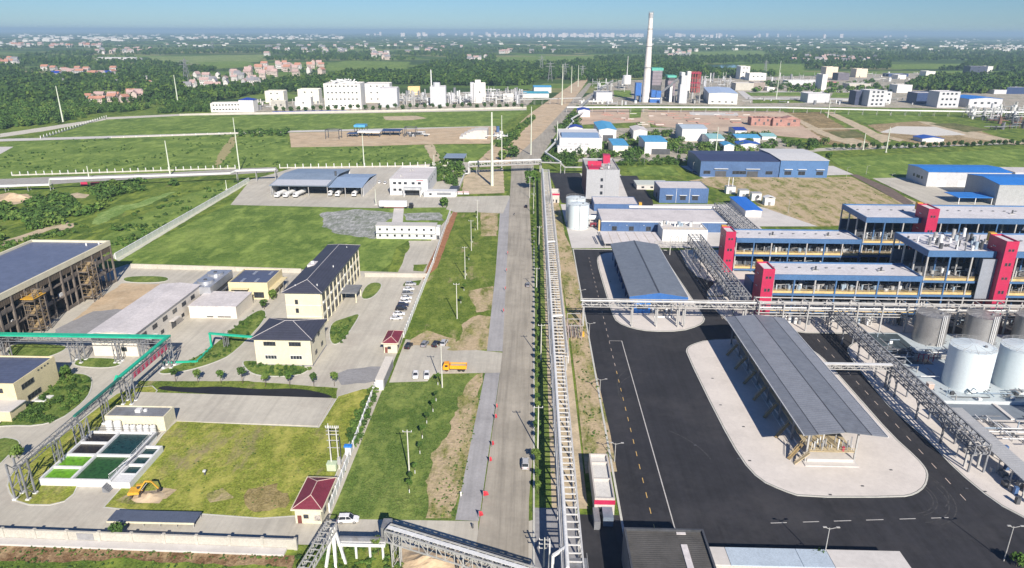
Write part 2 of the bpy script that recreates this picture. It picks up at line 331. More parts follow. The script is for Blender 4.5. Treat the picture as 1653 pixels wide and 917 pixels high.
# left site: one concrete yard, lawns on it
patch('lawn', [(186, 422), (378, 324), (800, 324), (808, 340), (735, 345), (560, 480), (230, 440)], 0.05, LAWN2)
patch('concrete_yard', [(184, 434), (205, 427), (655, 440), (690, 400), (703, 375), (735, 338), (548, 800), (530, 842), (505, 880), (-200, 868), (-60, 500)], 0.08, CONC)
patch('concrete_yard', [(372, 331), (405, 290), (440, 281), (470, 272), (640, 268), (735, 262), (762, 262), (720, 335), (600, 336)], 0.08, CONC)
patch('gravel_bed', [(520, 344), (575, 338), (636, 343), (634, 352), (612, 362), (606, 386), (575, 382), (545, 378), (522, 366)], 0.09, GRASS('gravelly_grass', (0.10, 0.14, 0.06), (0.25, 0.27, 0.24), (0.42, 0.42, 0.44), s=2.5), jit=(1.5, 6))
patch('gravel_bed', [(652, 345), (712, 343), (716, 356), (655, 356)], 0.09, GRASS('gravelly_grass', (0.10, 0.14, 0.06), (0.25, 0.27, 0.24), (0.42, 0.42, 0.44)), jit=(0.8, 5))
patch('concrete_path', [(636, 336), (652, 336), (650, 362), (632, 362)], 0.10, CONC_L)
patch('concrete_path', [(660, 389), (703, 389), (690, 425), (684, 445), (640, 444), (650, 425)], 0.10, CONC)
patch('weeds_bed', [(640, 400), (660, 388), (662, 396), (648, 424), (640, 436), (628, 436), (633, 415)], 0.11, SCRUB, jit=(0.6, 4))
patch('weeds_bed', [(668, 428), (690, 427), (682, 439), (667, 437)], 0.11, SCRUB, jit=(0.4, 3))
patch('weeds_bed', [(655, 455), (680, 452), (676, 461), (650, 462)], 0.11, SCRUB, jit=(0.4, 3))
patch('bare_soil', [(196, 458), (270, 459), (262, 472), (220, 492), (175, 512), (130, 530), (110, 525), (150, 490)], 0.10, DIRT, jit=(0.8, 5))
patch('greyer_concrete', [(90, 532), (150, 503), (185, 500), (222, 500), (165, 533), (150, 545), (85, 545)], 0.12, CONC_D, jit=(0.5, 5))  # area of greyer concrete next to the bare soil
patch('asphalt_patch', [(539, 605), (560, 597), (600, 592), (625, 592), (618, 612), (590, 618), (550, 622)], 0.10, CONC_D, jit=(0.5, 4))
for n_, pts in (('lawn', [(200, 446), (275, 446), (270, 457), (197, 457)]), ('lawn', [(12, 553), (109, 557), (108, 565), (80, 577), (46, 583), (12, 580)]),
                ('lawn', [(120, 583), (140, 577), (205, 580), (187, 596), (118, 593)]), ('lawn', [(252, 600), (300, 586), (343, 560), (415, 497), (438, 507), (380, 571), (343, 588), (300, 600), (262, 606)]),
                ('lawn', [(388, 586), (400, 581), (508, 592), (484, 608), (430, 609), (403, 604)]), ('lawn', [(531, 522), (558, 513), (583, 505), (576, 520), (551, 556), (531, 557)]),
                ('lawn', [(578, 484), (593, 456), (622, 457), (603, 483)]), ('lawn', [(-10, 700), (45, 606), (120, 602), (147, 606), (151, 622), (140, 648), (83, 689), (-10, 688)]),
                ('lawn', [(-20, 760), (-10, 704), (42, 711), (14, 737), (0, 752)])):
    island(n_, pts, 0.2, LAWN, KERB, 2, 0.35, 0.02)
island('lawn', [(10, 790), (14, 770), (40, 742), (61, 728), (104, 701), (150, 664), (200, 628), (262, 622), (232, 660), (170, 665), (128, 792), (97, 817), (28, 816)], 0.2, LAWN_Y, KERB, 1, 0.3, 0.02)
BIGL = [(166, 820), (213, 768), (262, 702), (285, 679), (330, 682), (514, 690), (545, 640), (585, 628), (603, 627), (541, 772), (531, 780), (480, 834), (420, 838), (325, 831), (205, 824)]
island('lawn', BIGL, 0.12, LAWN_Y, KERB, 0, 0.3, 0.02)
patch('bare_soil', [(192, 806), (214, 796), (262, 788), (290, 792), (268, 806), (228, 813)], 0.15, PATCHY, jit=(1.2, 2)); patch('bare_soil', [(335, 796), (362, 790), (372, 806), (342, 812)], 0.15, PATCHY, jit=(1.2, 2)); patch('bare_soil', [(395, 790), (450, 782), (470, 800), (462, 822), (400, 826)], 0.15, GRASS('ruddy_grass', (.15, .14, .05), (.26, .21, .09), (.34, .27, .14)), jit=(1.6, 2))
patch('lawn', [(212, 640), (225, 616), (400, 616), (545, 627), (543, 644), (240, 636)], 0.16, VERGE, jit=(0.3, 5))
patch('dark_band', [(250, 631), (262, 623), (300, 627), (360, 624), (420, 630), (480, 627), (530, 637), (540, 645), (400, 641)], 0.19, M('black_band', (0.012, 0.013, 0.018), 0.7, 0.2), smooth=2)  # flat near-black band along the upper edge of the slab
props(poly(None, 'concrete_slab', G2([(220, 634), (538, 644), (513, 689), (286, 681), (250, 712), (200, 700)]), 0.30, CONC, 'structure', bottom=0.05))
# gatehouse yard, wall foot and the embankment in the bottom left corner
patch('concrete_yard', [(500, 880), (530, 838), (772, 842), (772, 876), (620, 876)], 0.09, CONC)
patch('concrete_yard', [(600, 880), (780, 858), (905, 830), (925, 950), (680, 950)], 0.085, CONC)
patch('embankment', [(-60, 872), (478, 896), (470, 960), (-60, 960)], 0.06, GRASS('embankment_soil', (0.11, 0.06, 0.03), (0.22, 0.14, 0.075), (0.36, 0.26, 0.16), s=2.2), jit=(0.3, 3))
patch('bank_grass', [(-60, 905), (100, 908), (200, 903), (300, 911), (470, 915), (470, 960), (-60, 960)], 0.10, SCRUB, jit=(0.8, 2))
patch('bank_grass', [(480, 890), (620, 872), (660, 890), (700, 960), (470, 960)], 0.10, VERGE, jit=(0.5, 3))
patch('bare_soil', [(640, 905), (700, 893), (760, 905), (800, 960), (650, 960)], 0.13, DIRT, jit=(0.6, 3))
# strip between the fence and the road
patch('lawn', [(728, 338), (812, 338), (806, 380), (800, 440), (786, 562), (690, 562), (650, 545)], 0.07, VERGE)
patch('lawn', [(597, 629), (618, 618), (700, 602), (784, 602), (737, 842), (524, 839)], 0.07, LAWN)
patch('dirt_track', [(178, 414), (398, 289), (408, 292), (192, 422)], 0.07, M('pale_track', (.50, .51, .42), .9, .08), jit=(.3, 6))
patch('bare_soil', [(735, 335), (741, 338), (706, 432), (682, 452), (690, 430)], 0.10, M('red_soil', (0.30, 0.14, 0.07), 0.95, 0.15), jit=(0.25, 4))
patch('bare_soil', [(742, 548), (745, 525), (770, 508), (795, 512), (788, 565), (745, 566), (720, 565)], 0.10, PATCHY, jit=(1.0, 4))
patch('bare_soil', [(664, 548), (690, 534), (735, 548), (735, 560), (664, 558)], 0.10, PATCHY, jit=(0.5, 4))
patch('bare_soil', [(755, 470), (798, 462), (796, 500), (768, 505)], 0.10, PATCHY, jit=(0.8, 4))
patch('bare_soil', [(776, 343), (805, 343), (802, 381), (776, 382)], 0.10, PATCHY, jit=(0.6, 4))
patch('bare_soil', [(770, 604), (781, 604), (774, 640), (765, 690), (756, 735), (745, 790), (730, 836), (688, 836), (690, 770), (697, 740), (716, 712), (738, 660), (752, 620)], 0.10, PATCHY, jit=(0.9, 3))
# access road and car park between the two lawns
patch('concrete_yard', [(628, 618), (655, 548), (737, 562), (813, 570), (810, 602), (700, 604), (690, 616)], 0.09, CONC)
patch('pavement', [(808, 330), (823, 318), (812, 568), (786, 567), (800, 440)], 0.10, M('paving_blue_grey', (0.355, 0.35, 0.355), 0.9, 0.06, scale=0.15, fine=.2, streak=.3))
patch('pavement', [(783, 603), (807, 602), (773, 842), (735, 840), (760, 715)], 0.10, M('paving_blue_grey', (0.30, 0.31, 0.34)))
patch('concrete_yard', [(720, 338), (728, 318), (822, 316), (823, 318), (812, 345), (772, 343), (735, 343)], 0.11, CONC)
patch('bare_soil', [(748, 288), (760, 275), (812, 272), (815, 312), (745, 314)], 0.10, SAND, jit=(0.5, 5))
# main road, its far continuation and the brown verge
ROADM = M('worn_road_concrete', (0.36, 0.33, 0.275), 0.9, 0.05, dirt=(0.28, 0.255, 0.215), dirt_amt=0.3, scale=0.12, fine=.12, streak=.5)
props(poly(None, 'main_road', [(-18, 606, 0), (-15.6, 520, 0), (-14.1, 443.6, 0), (-10.4, 280, 0), (-9.0, 211, 0), (-9.1, 196, 0), (-9.9, 143.7, 0), (-10.5, 118, 0), (-10.8, 95, 0), (0.3, 95, 0), (0.3, 134, 0), (1.5, 160, 0), (1.8, 250, 0), (0.3, 331, 0), (-1.5, 430, 0), (-1.5, 520, 0), (4, 606, 0)], 0.12, ROADM, 'structure'))
patch('main_road', [(828, 262), (868, 262), (905, 205), (956, 135), (950, 134), (875, 215), (830, 255)], 0.12, ROADM)
patch('gravel_road', [(770, 262), (800, 232), (860, 180), (935, 128), (950, 128), (905, 190), (868, 262), (828, 266)], 0.10, DIRT, jit=(1.0, 12))
patch('verge', [(800, 232), (830, 205), (862, 184), (866, 190), (840, 215), (815, 240)], 0.13, SCRUB, jit=(1.0, 8))
props(poly(None, 'kerb', [(1.2, 95, 0), (1.6, 95, 0), (1.6, 500, 0), (1.2, 500, 0)], 0.25, KERB, 'structure', bottom=0.0))
props(poly(None, 'verge', [(1.6, 131, 0), (5.4, 131, 0), (6.2, 500, 0), (1.6, 500, 0)], 0.10, LAWN, 'structure'))
props(poly(None, 'concrete_yard', [(0.3, 95, 0), (10.4, 95, 0), (10.4, 131, 0), (1.6, 131, 0)], 0.09, CONC_D, 'structure')); props(poly(None, 'asphalt_road', [(10.4, 90, 0), (21, 90, 0), (21, 129, 0), (10.4, 129, 0)], 0.10, ASPH, 'structure'))  # grey concrete left of the rack has shade put into its colour
props(poly(None, 'pipe_track', [(5.4, 131, 0), (13.4, 131, 0), (13.0, 500, 0), (6.2, 500, 0)], 0.11, SAND, 'structure'))
patch('sandy_verge', [(893, 300), (905, 340), (912, 380), (922, 400), (938, 470), (945, 520), (962, 600), (985, 700), (996, 762), (945, 765), (930, 620), (915, 500), (903, 430), (890, 345)], 0.13, PATCHY)
# asphalt of the right-hand site with its islands
props(poly(None, 'asphalt_road', [(20.6, 90, 0), (230, 90, 0), (230, 330, 0), (20.6, 330, 0)], 0.08, ASPH, 'structure'))
patch('asphalt_road', [(886, 279), (935, 279), (950, 300), (962, 330), (925, 330), (907, 328)], 0.12, ASPH)
patch('asphalt_road', [(1000, 284), (1028, 284), (1054, 325), (1054, 335), (1020, 335)], 0.12, ASPH)
patch('paving', [(905, 330), (1190, 330), (1260, 400), (923, 401)], 0.11, CONC_L)
patch('paving', [(935, 280), (1002, 282), (1025, 335), (950, 335), (925, 300)], 0.10, CONC_L)
I1 = [(963, 424), (965.5, 413), (980, 408), (1062, 403), (1073, 416), (1116, 480), (1134, 508), (1139, 518), (1128, 527), (1100, 535.5), (1050, 536), (1020, 531), (995, 521), (988, 508), (975, 466)]
I2 = [(1107, 571), (1108, 562), (1118, 556), (1140, 549.5), (1200, 547), (1290, 555), (1316, 568), (1336, 585), (1384.5, 640), (1440, 703), (1481, 740), (1496, 758), (1499, 770), (1494, 787), (1478, 799), (1455, 804), (1295, 804), (1262, 793), (1225, 776), (1196, 744), (1160, 680)]
I3 = [(1097, 404), (1270, 404), (1280, 478), (1141, 478), (1142, 470), (1153, 458), (1150, 455), (1125, 447), (1108, 430)]
I4 = [(1141, 480), (1700, 476), (1700, 512), (1500, 512), (1500, 538), (1378, 539), (1300, 538), (1240, 530), (1172, 518), (1150, 497)]
I5 = [(1366, 566), (1372, 557), (1386, 552), (1420, 556), (1700, 566), (2050, 566), (2050, 930), (1760, 880), (1700, 862), (1653, 837), (1605, 812), (1542, 760), (1500, 714), (1472, 690), (1440, 662), (1428, 650), (1376, 584)]
ISLEP = M('island_paving', (0.62, 0.58, 0.54), 0.85, 0.05, dirt=(0.47, 0.44, 0.42), dirt_amt=0.2, scale=0.1, fine=.12)  # pale paving colour shared by all the traffic islands
for pts in (I1, I2, I5): island('traffic_island', pts, 0.22, ISLEP, KERB, 1, 0.35, 0.02)
for pts in (I3, I4): island('traffic_island', pts, 0.22, ISLEP, KERB, 0, 0.35, 0.02)
# kerb line along the left side of the asphalt and a low north kerb
props(poly(None, 'kerb', [(20.2, 118, 0), (20.7, 118, 0), (20.7, 330, 0), (20.2, 330, 0)], 0.24, KERB, 'structure', bottom=0.0))
props(poly(None, 'kerb', [(20.7, 329.6, 0), (66, 329.6, 0), (66, 330.1, 0), (20.7, 330.1, 0)], 0.24, KERB, 'structure', bottom=0.0))
LINEW = M('road_line_white', (0.48, 0.47, 0.45), 0.7, 0.08); LINEY = M('road_line_yellow', (0.62, 0.42, 0.14), 0.7, 0.1); LINEP = M('road_line_worn', (0.5, 0.42, 0.36), 0.7, 0.12)
road_marks = props(poly(None, 'road_line', [(31.4, 113, 0), (31.65, 113, 0), (31.65, 222.1, 0), (31.4, 222.1, 0)], 0.10, LINEW, 'structure'))
def dash(p0, p1, mat, w=0.2):
    p0, p1 = Vector(p0), Vector(p1); d = (p1-p0).normalized(); n = Vector((-d.y, d.x, 0))*w/2
    return poly(road_marks, 'lane_dash', [p0-n, p0+n, p1+n, p1-n], 0.104, mat)
dash((27.2, 222, 0), (31.4, 222, 0), LINEW)
y = 113.0
while y < 318: dash((27.2, y, 0), (27.2, y+2.1, 0), LINEY if y < 200 else LINEP, 0.17); y += 5.6
for a in ((1105, 409, 12), (1383, 618, 1)): pass
y = 137.0
while y < 226: dash((P(1497, 741).x, y, 0), (P(1497, 741).x, y+2.3, 0), LINEP); y += 6.2
y = 243.0
while y < 330: dash((P(1112, 432).x, y, 0), (P(1112, 432).x, y+2.5, 0), LINEP); y += 6.0
for x0, x1 in ((1244, 1270), (1296, 1322), (1346, 1374), (1398, 1426), (1452, 1478), (1503, 1531)): dash(P(x0, 845-(x0-1244)*0.031), P(x1, 845-(x1-1244)*0.031), LINEW, 0.22)
TYRE = M('tyre_scuff', (.05, .05, .053), .85, .3, scale=.9)
for k, (x, y, r0, a0, a1) in enumerate(((1470, 800, 7.5, -1.5, .35), (1470, 800, 8.3, -1.3, .5), (1470, 800, 10.6, -1.45, .2), (1470, 800, 12.0, -1.2, .45), (1480, 790, 9.4, -.9, .6), (1100, 640, 15, 2.0, 3.4), (1110, 630, 17.5, 2.2, 3.5), (1030, 760, 22, .2, .9))):
    c_ = P(x, y); n_ = 18; in_ = [(c_.x-3+math.cos(a0+(a1-a0)*i/n_)*r0, c_.y+1+math.sin(a0+(a1-a0)*i/n_)*r0, 0) for i in range(n_+1)]; out_ = [(c_.x-3+math.cos(a0+(a1-a0)*i/n_)*(r0+.28), c_.y+1+math.sin(a0+(a1-a0)*i/n_)*(r0+.28), 0) for i in range(n_+1)]
    poly(None, 'tyre_scuff', in_+out_[::-1], .09+.0002*k, TYRE, 'structure')
for k, (x, y) in enumerate(((1122, 720), (1210, 745), (1192, 742), (1392, 786), (1330, 806), (1340, 800), (1438, 760), (1150, 612), (1163, 655), (1200, 690), (1003, 484), (985, 455), (1560, 790), (1590, 795))):
    c_ = P(x, y); poly(None, 'drain_grate', [(c_.x-.35, c_.y-.25, 0), (c_.x+.35, c_.y-.25, 0), (c_.x+.35, c_.y+.25, 0), (c_.x-.35, c_.y+.25, 0)], .25, DSTEEL, 'structure')
# paved grounds of the far works and the shed cluster
GYM = GRASS('worn_yard', (.14, .16, .08), (.28, .27, .22), (.42, .40, .36), (.50, .44, .36), .5, s=1.0)
patch('works_yard', [(345, 183), (430, 168), (525, 158), (700, 150), (850, 146), (862, 160), (850, 172.5), (640, 177), (410, 183)], .12, GYM, jit=(1.5, 15))
patch('works_yard', [(955, 150), (1000, 130), (1180, 126), (1400, 120), (1490, 118), (1470, 140), (1660, 152), (1700, 180), (1440, 174), (1060, 170), (920, 170)], .12, GYM, jit=(2, 20))
patch('lawn', [(1196, 149), (1290, 149), (1300, 155), (1204, 155)], .2, LAWN2); patch('lawn', [(1345, 150), (1380, 150), (1378, 158), (1340, 158)], .2, LAWN2); patch('lawn', [(990, 146), (1018, 146), (1020, 157), (992, 157)], .2, LAWN2); patch('lawn', [(1215, 160), (1300, 160), (1300, 166), (1215, 167)], .2, SCRUB)
patch('concrete_road', [(1190, 147), (1200, 147), (1216, 158), (1300, 157), (1390, 160), (1390, 162), (1216, 161), (1204, 160)], .22, CONC_L); patch('concrete_road', [(1210, 148), (1380, 147), (1380, 148.5), (1210, 149.5)], .22, CONC_L)
patch('shed_yard', [(903, 256), (935, 208), (1080, 206), (1190, 214), (1262, 224), (1300, 240), (1120, 256)], .12, GYM, jit=(1, 8))
for pts in ([(1264, 182), (1270, 182), (1330, 212), (1400, 240), (1392, 242), (1320, 216)], [(1300, 207), (1400, 207), (1402, 209), (1304, 210)], [(1408, 213), (1460, 226), (1452, 229), (1402, 216)], [(1330, 224), (1360, 218), (1420, 236), (1404, 240)], [(1480, 196), (1500, 197), (1660, 232), (1640, 234), (1560, 222)], [(1036, 176), (1046, 176), (1050, 206), (1036, 206)]): patch('dirt_track', pts, .19, SAND, jit=(.8, 8))
patch('brown_field', [(1336, 213), (1380, 211), (1400, 222), (1360, 224)], .2, GRASS('dark_scrub_field', (.07, .09, .03), (.12, .13, .05), (.2, .18, .09)), jit=(1.5, 8)); patch('brown_field', [(1500, 200), (1540, 199), (1600, 210), (1560, 214)], .2, GRASS('dark_scrub_field', (.07, .09, .03), (.12, .13, .05), (.2, .18, .09)), jit=(1.5, 8))
# right-hand fields
patch('dry_field', [(1112, 292), (1150, 286), (1375, 286), (1460, 330), (1400, 360), (1340, 366), (1280, 366), (1240, 345), (1213, 320)], 0.13, PATCHY)
patch('dirt_track', [(1372, 282), (1384, 282), (1440, 305), (1475, 328), (1462, 332), (1420, 308)], 0.15, M('dark_soil', (0.15, 0.11, 0.09), 0.95, 0.15))
patch('sandy_verge', [(1392, 286), (1420, 300), (1500, 336), (1475, 330), (1430, 305)], 0.14, SAND)
patch('meadow', [(1338, 256), (1480, 248), (1760, 236), (1760, 282), (1400, 290), (1368, 276)], 0.13, LAWN2)
patch('concrete_yard', [(1408, 288), (1700, 282), (1760, 330), (1540, 342), (1500, 332)], 0.15, CONC)
patch('concrete_yard', [(1180, 320), (1240, 338), (1320, 366), (1180, 366)], 0.16, CONC_L)
patch('lawn', [(1010, 271), (1085, 268), (1100, 284), (1022, 284)], 0.13, LAWN2)
patch('concrete_yard', [(1098, 268), (1345, 268), (1378, 282), (1140, 290)], 0.12, CONC_L)
patch('road', [(868, 262), (1120, 260), (1330, 244), (1700, 230), (1700, 227), (1330, 239), (1120, 256), (868, 257)], 0.12, CONC, jit=(0.4, 20))
patch('brown_field', [(1262, 182), (1325, 181), (1345, 195), (1408, 232), (1330, 234), (1300, 215)], 0.15, BFIELD, jit=(1.5, 15))
patch('green_field', [(1340, 180), (1500, 182), (1475, 198), (1400, 200)], 0.15, LAWN2, jit=(2, 15))
patch('dirt_track', [(1330, 181), (1344, 181), (1400, 206), (1440, 228), (1424, 231), (1375, 204)], 0.17, SAND, jit=(1, 12))
patch('brown_field', [(1400, 202), (1478, 196), (1560, 205), (1640, 230), (1500, 236), (1440, 224)], 0.16, GRASS('dry_grass_field', (0.16, 0.13, 0.07), (0.30, 0.23, 0.13), (0.40, 0.31, 0.20)), jit=(2, 15))
patch('bare_soil', [(930, 178), (1000, 176), (1062, 178), (1068, 196), (930, 202)], 0.15, M('pink_earth', (0.49, 0.365, 0.27), 0.95, 0.12, dirt=(.58, .48, .37), dirt_amt=.4, scale=.03), jit=(1, 12))
patch('lawn', [(1016, 176), (1036, 176), (1034, 190), (1016, 191)], 0.17, LAWN2)
patch('bare_soil', [(1042, 178), (1265, 180), (1290, 200), (1330, 226), (1200, 215), (1060, 204), (1044, 196)], 0.15, M('pink_earth', (0.42, 0.29, 0.24)), jit=(1.5, 15))
patch('pale_plinth', [(1112, 181), (1190, 182), (1192, 187), (1115, 186)], 0.18, CONC_L)
patch('bare_plot', [(1448, 204), (1510, 205), (1560, 218), (1500, 220), (1420, 214)], 0.2, M('pale_sheeting', (0.62, 0.60, 0.55), 0.8, 0.05))
for nm, pts, mt in (('green_field', [(800, 92), (960, 90), (960, 98), (880, 102), (800, 100)], LAWN2), ('green_field', [(478, 112), (560, 98), (662, 100), (655, 118), (560, 116)], LAWN2),
        ('green_field', [(240, 92), (430, 88), (420, 100), (330, 104), (250, 100)], GRASS('pale_field', (0.12, 0.18, 0.06), (0.18, 0.24, 0.08), (0.25, 0.30, 0.12), s=0.3)),
        ('green_field', [(320, 100), (400, 99), (420, 108), (330, 112)], LAWN2), ('green_field', [(1080, 84), (1230, 82), (1240, 92), (1090, 92)], LAWN2),
        ('green_field', [(1190, 104), (1300, 105), (1300, 118), (1200, 118)], LAWN2), ('green_field', [(1430, 104), (1560, 103), (1550, 111), (1440, 112)], LAWN2), ('green_field', [(500, 78), (620, 76), (610, 80), (510, 82)], LAWN2)):
    patch(nm, pts, 0.3, mt, jit=(8, 60))
patch('pond', [(1135, 106), (1190, 104), (1200, 109), (1145, 110)], 0.35, M('pond_water', (0.10, 0.19, 0.24), 0.08, 0.05), smooth=1)
# ================================================================ BUILDERS
WIN = {}
def win_mesh(frame, glass, w, h, bars=1):
    k = (frame.name, glass.name, round(w, 2), round(h, 2), bars)
    if k in WIN: return WIN[k]
    b = MB(); t = min(0.12, w*0.12); d = 0.10
    b.box(-w/2, w/2, -d, 0.02, -h/2, -h/2+t); b.box(-w/2, w/2, -d, 0.02, h/2-t, h/2)
    b.box(-w/2, -w/2+t, -d, 0.02, -h/2+t, h/2-t); b.box(w/2-t, w/2, -d, 0.02, -h/2+t, h/2-t)
    for i in range(bars):
        x = -w/2+w*(i+1)/(bars+1); b.box(x-t/3, x+t/3, -d*0.8, 0.02, -h/2+t, h/2-t)
    n = len(b.f); b.box(-w/2+t, w/2-t, -0.03, 0.015, -h/2+t, h/2-t)
    me = bpy.data.meshes.new('window'); me.from_pydata(b.v, [], b.f); me.materials.append(frame); me.materials.append(glass)
    me.polygons.foreach_set('material_index', [0]*n+[1]*(len(b.f)-n)); me.update(); WIN[k] = me; return me
SIDE = {'front': (0, 0.0), 'right': (1, R_(90)), 'back': (2, R_(180)), 'left': (3, R_(-90))}
def win(o, W, D, side, u, z, w, h, frame=None, glass=None, bars=1, name='window'):
    i, a = SIDE[side]; p = [(u, 0), (W, u), (W-u, D), (0, D-u)][i]
    return put(name, win_mesh(frame or WHITE, glass or GLASS, w, h, bars), o, Matrix.Translation((p[0], p[1], z)) @ Matrix.Rotation(a, 4, 'Z'))
def hip(o, W, D, z, rise, e, mat, cap=None, t=0.25):
    x0, x1, y0, y1 = -e, W+e, -e, D+e
    if D >= W: r0, r1 = (W/2, y0+(x1-x0)/2, z+rise), (W/2, y1-(x1-x0)/2, z+rise)
    else: r0, r1 = (x0+(y1-y0)/2, D/2, z+rise), (x1-(y1-y0)/2, D/2, z+rise)
    vs = [(x0, y0, z), (x1, y0, z), (x1, y1, z), (x0, y1, z), r0, r1, (x0, y0, z-t), (x1, y0, z-t), (x1, y1, z-t), (x0, y1, z-t)]
    fs = ([(0, 1, 4), (1, 2, 5, 4), (2, 3, 5), (3, 0, 4, 5)] if D >= W else [(0, 1, 5, 4), (1, 2, 5), (2, 3, 4, 5), (3, 0, 4)]) + [(6, 7, 1, 0), (7, 8, 2, 1), (8, 9, 3, 2), (9, 6, 0, 3), (9, 8, 7, 6)]
    r = mesh(o, 'roof', vs, fs, mat)
    if cap:
        for a, b in ((0, 4), (1, 4 if D >= W else 5), (2, 5), (3, 5 if D >= W else 4), (4, 5)):
            bar(r, 'ridge_cap', Vector(vs[a])+Vector((0, 0, 0.05)), Vector(vs[b])+Vector((0, 0, 0.05)), 0.13, 0.1, cap)
    return r
def gable(o, W, D, z, rise, e, mat, axis='y', t=0.2, name='roof', x0=0, y0=0):
    X0, X1, Y0, Y1 = x0-e, x0+W+e, y0-e, y0+D+e
    if axis == 'y': a = [(X0, Y0, z), ((X0+X1)/2, Y0, z+rise), (X1, Y0, z), (X0, Y1, z), ((X0+X1)/2, Y1, z+rise), (X1, Y1, z)]
    else: a = [(X0, Y1, z), (X0, (Y0+Y1)/2, z+rise), (X0, Y0, z), (X1, Y1, z), (X1, (Y0+Y1)/2, z+rise), (X1, Y0, z)]
    b = [(p[0], p[1], p[2]-t) for p in a]
    fs = [(0, 1, 4, 3), (1, 2, 5, 4), (6, 9, 10, 7), (7, 10, 11, 8), (0, 3, 9, 6), (2, 8, 11, 5), (0, 6, 7, 1), (1, 7, 8, 2), (3, 4, 10, 9), (4, 5, 11, 10)]
    return mesh(o, name, a+b, fs, mat)
def gwalls(o, W, D, H, rise, mat, axis='y', z0=0):
    m = W/2 if axis == 'y' else D/2
    if axis == 'y': vs = [(0, 0, z0), (W, 0, z0), (W, D, z0), (0, D, z0), (0, 0, H), (W, 0, H), (W, D, H), (0, D, H), (m, 0, H+rise), (m, D, H+rise)]; fs = [(0, 1, 5, 8, 4), (1, 2, 6, 5), (2, 3, 7, 9, 6), (3, 0, 4, 7), (4, 8, 9, 7), (8, 5, 6, 9)]
    else: vs = [(0, 0, z0), (W, 0, z0), (W, D, z0), (0, D, z0), (0, 0, H), (W, 0, H), (W, D, H), (0, D, H), (0, m, H+rise), (W, m, H+rise)]; fs = [(0, 1, 5, 4), (1, 2, 6, 9, 5), (2, 3, 7, 6), (3, 0, 4, 8, 7), (4, 5, 9, 8), (8, 9, 6, 7)]
    return mesh(o, 'wall', vs, fs, mat)
def parapet(o, W, D, H, ph, wallm, roofm, t=0.3, nm='parapet'):
    box(o, 'roof', t, W-t, t, D-t, H-ph, H-ph+0.1, roofm)
    b = MB(); b.box(0, W, 0, t, H-ph, H); b.box(0, W, D-t, D, H-ph, H); b.box(0, t, t, D-t, H-ph, H); b.box(W-t, W, t, D-t, H-ph, H)
    return b.build(o, nm, wallm)
def bld(name, label, loc, W, D, H, wallm, roofm, roof='parapet', ph=0.7, rise=1.5, e=0.4, rz=0, group=None, axis='y', cap=None, cat='building'):
    o = thing(name, label, cat, (loc[0], loc[1], 0), rz, group)
    if roof == 'parapet': box(o, 'wall', 0, W, 0, D, 0, H-ph, wallm); parapet(o, W, D, H, ph, wallm, roofm)
    elif roof == 'flat': box(o, 'wall', 0, W, 0, D, 0, H, wallm); box(o, 'roof', -e, W+e, -e, D+e, H, H+0.3, roofm)
    elif roof == 'gable': gwalls(o, W, D, H, rise, wallm, axis); gable(o, W, D, H+0.25, rise, e, roofm, axis)
    elif roof == 'hip': box(o, 'wall', 0, W, 0, D, 0, H, wallm); hip(o, W, D, H+0.3, rise, e, roofm, cap)
    return o
def px_bld(name, label, fl, fr, top, back, wallm, roofm, snap=True, H=None, **k):
    """front-left and front-right base pixels, row of the roof edge above front-left, back-left roof corner pixel"""
    a, b = P(*fl), P(*fr); h = H or HT(fl[0], fl[1], top)
    d = b-a; rz = 0 if snap else math.atan2(d.y, d.x); W = d.x if snap else d.length
    q = P(back[0], back[1], h); n = Vector((-math.sin(rz), math.cos(rz), 0)); D = max(3.0, abs((q-a).dot(n)))
    o = bld(name, label, a, W, D, h, wallm, roofm, rz=rz, **k); return o, W, D, h
def truss(o, A, B, z0, z1, w, step, mat, braces=True, chord=0.22, rung=0.12, name_r='rung'):
    """lattice girder between ground points A and B (local coords); bottom chord z0, top chord z1"""
    A, B = Vector((A[0], A[1], 0)), Vector((B[0], B[1], 0)); d = (B-A).normalized(); n = Vector((-d.y, d.x, 0))*w/2; L = (B-A).length; k = max(1, round(L/step))
    for s in (-1, 1):
        for z in (z0, z1): bar(o, 'chord', A+n*s+Vector((0, 0, z)), B+n*s+Vector((0, 0, z)), chord, chord, mat)
    for i in range(k+1):
        c = A+d*(L*i/k)
        bar(o, name_r, c-n+Vector((0, 0, z1)), c+n+Vector((0, 0, z1)), rung, rung, mat)
        for s in (-1, 1):
            bar(o, 'post', c+n*s+Vector((0, 0, z0)), c+n*s+Vector((0, 0, z1)), rung, rung, mat)
            if braces and i < k:
                c2 = A+d*(L*(i+1)/k); za, zb = (z0, z1) if i % 2 else (z1, z0)
                bar(o, 'diagonal_brace', c+n*s+Vector((0, 0, za)), c2+n*s+Vector((0, 0, zb)), rung*0.8, rung*0.8, mat)
def tower(o, x, y, z, w, l, mat, foot=None, t=0.2, name='column'):
    """braced support of four legs"""
    for sx in (-1, 1):
        for sy in (-1, 1):
            bar(o, name, (x+sx*w/2, y+sy*l/2, 0), (x+sx*w/2, y+sy*l/2, z), t, t, mat)
            if foot: box(o, 'footing', x+sx*w/2-0.45, x+sx*w/2+0.45, y+sy*l/2-0.45, y+sy*l/2+0.45, 0, 0.5, foot)
    n = max(1, int(z/2.5))
    for i in range(n):
        z0, z1 = z*i/n, z*(i+1)/n
        for sy in (-1, 1): bar(o, 'lattice', (x-w/2, y+sy*l/2, z0), (x+w/2, y+sy*l/2, z1), t*.5, t*.5, mat)
        for sx in (-1, 1): bar(o, 'lattice', (x+sx*w/2, y-l/2, z0 if i % 2 else z1), (x+sx*w/2, y+l/2, z1 if i % 2 else z0), t*.5, t*.5, mat)
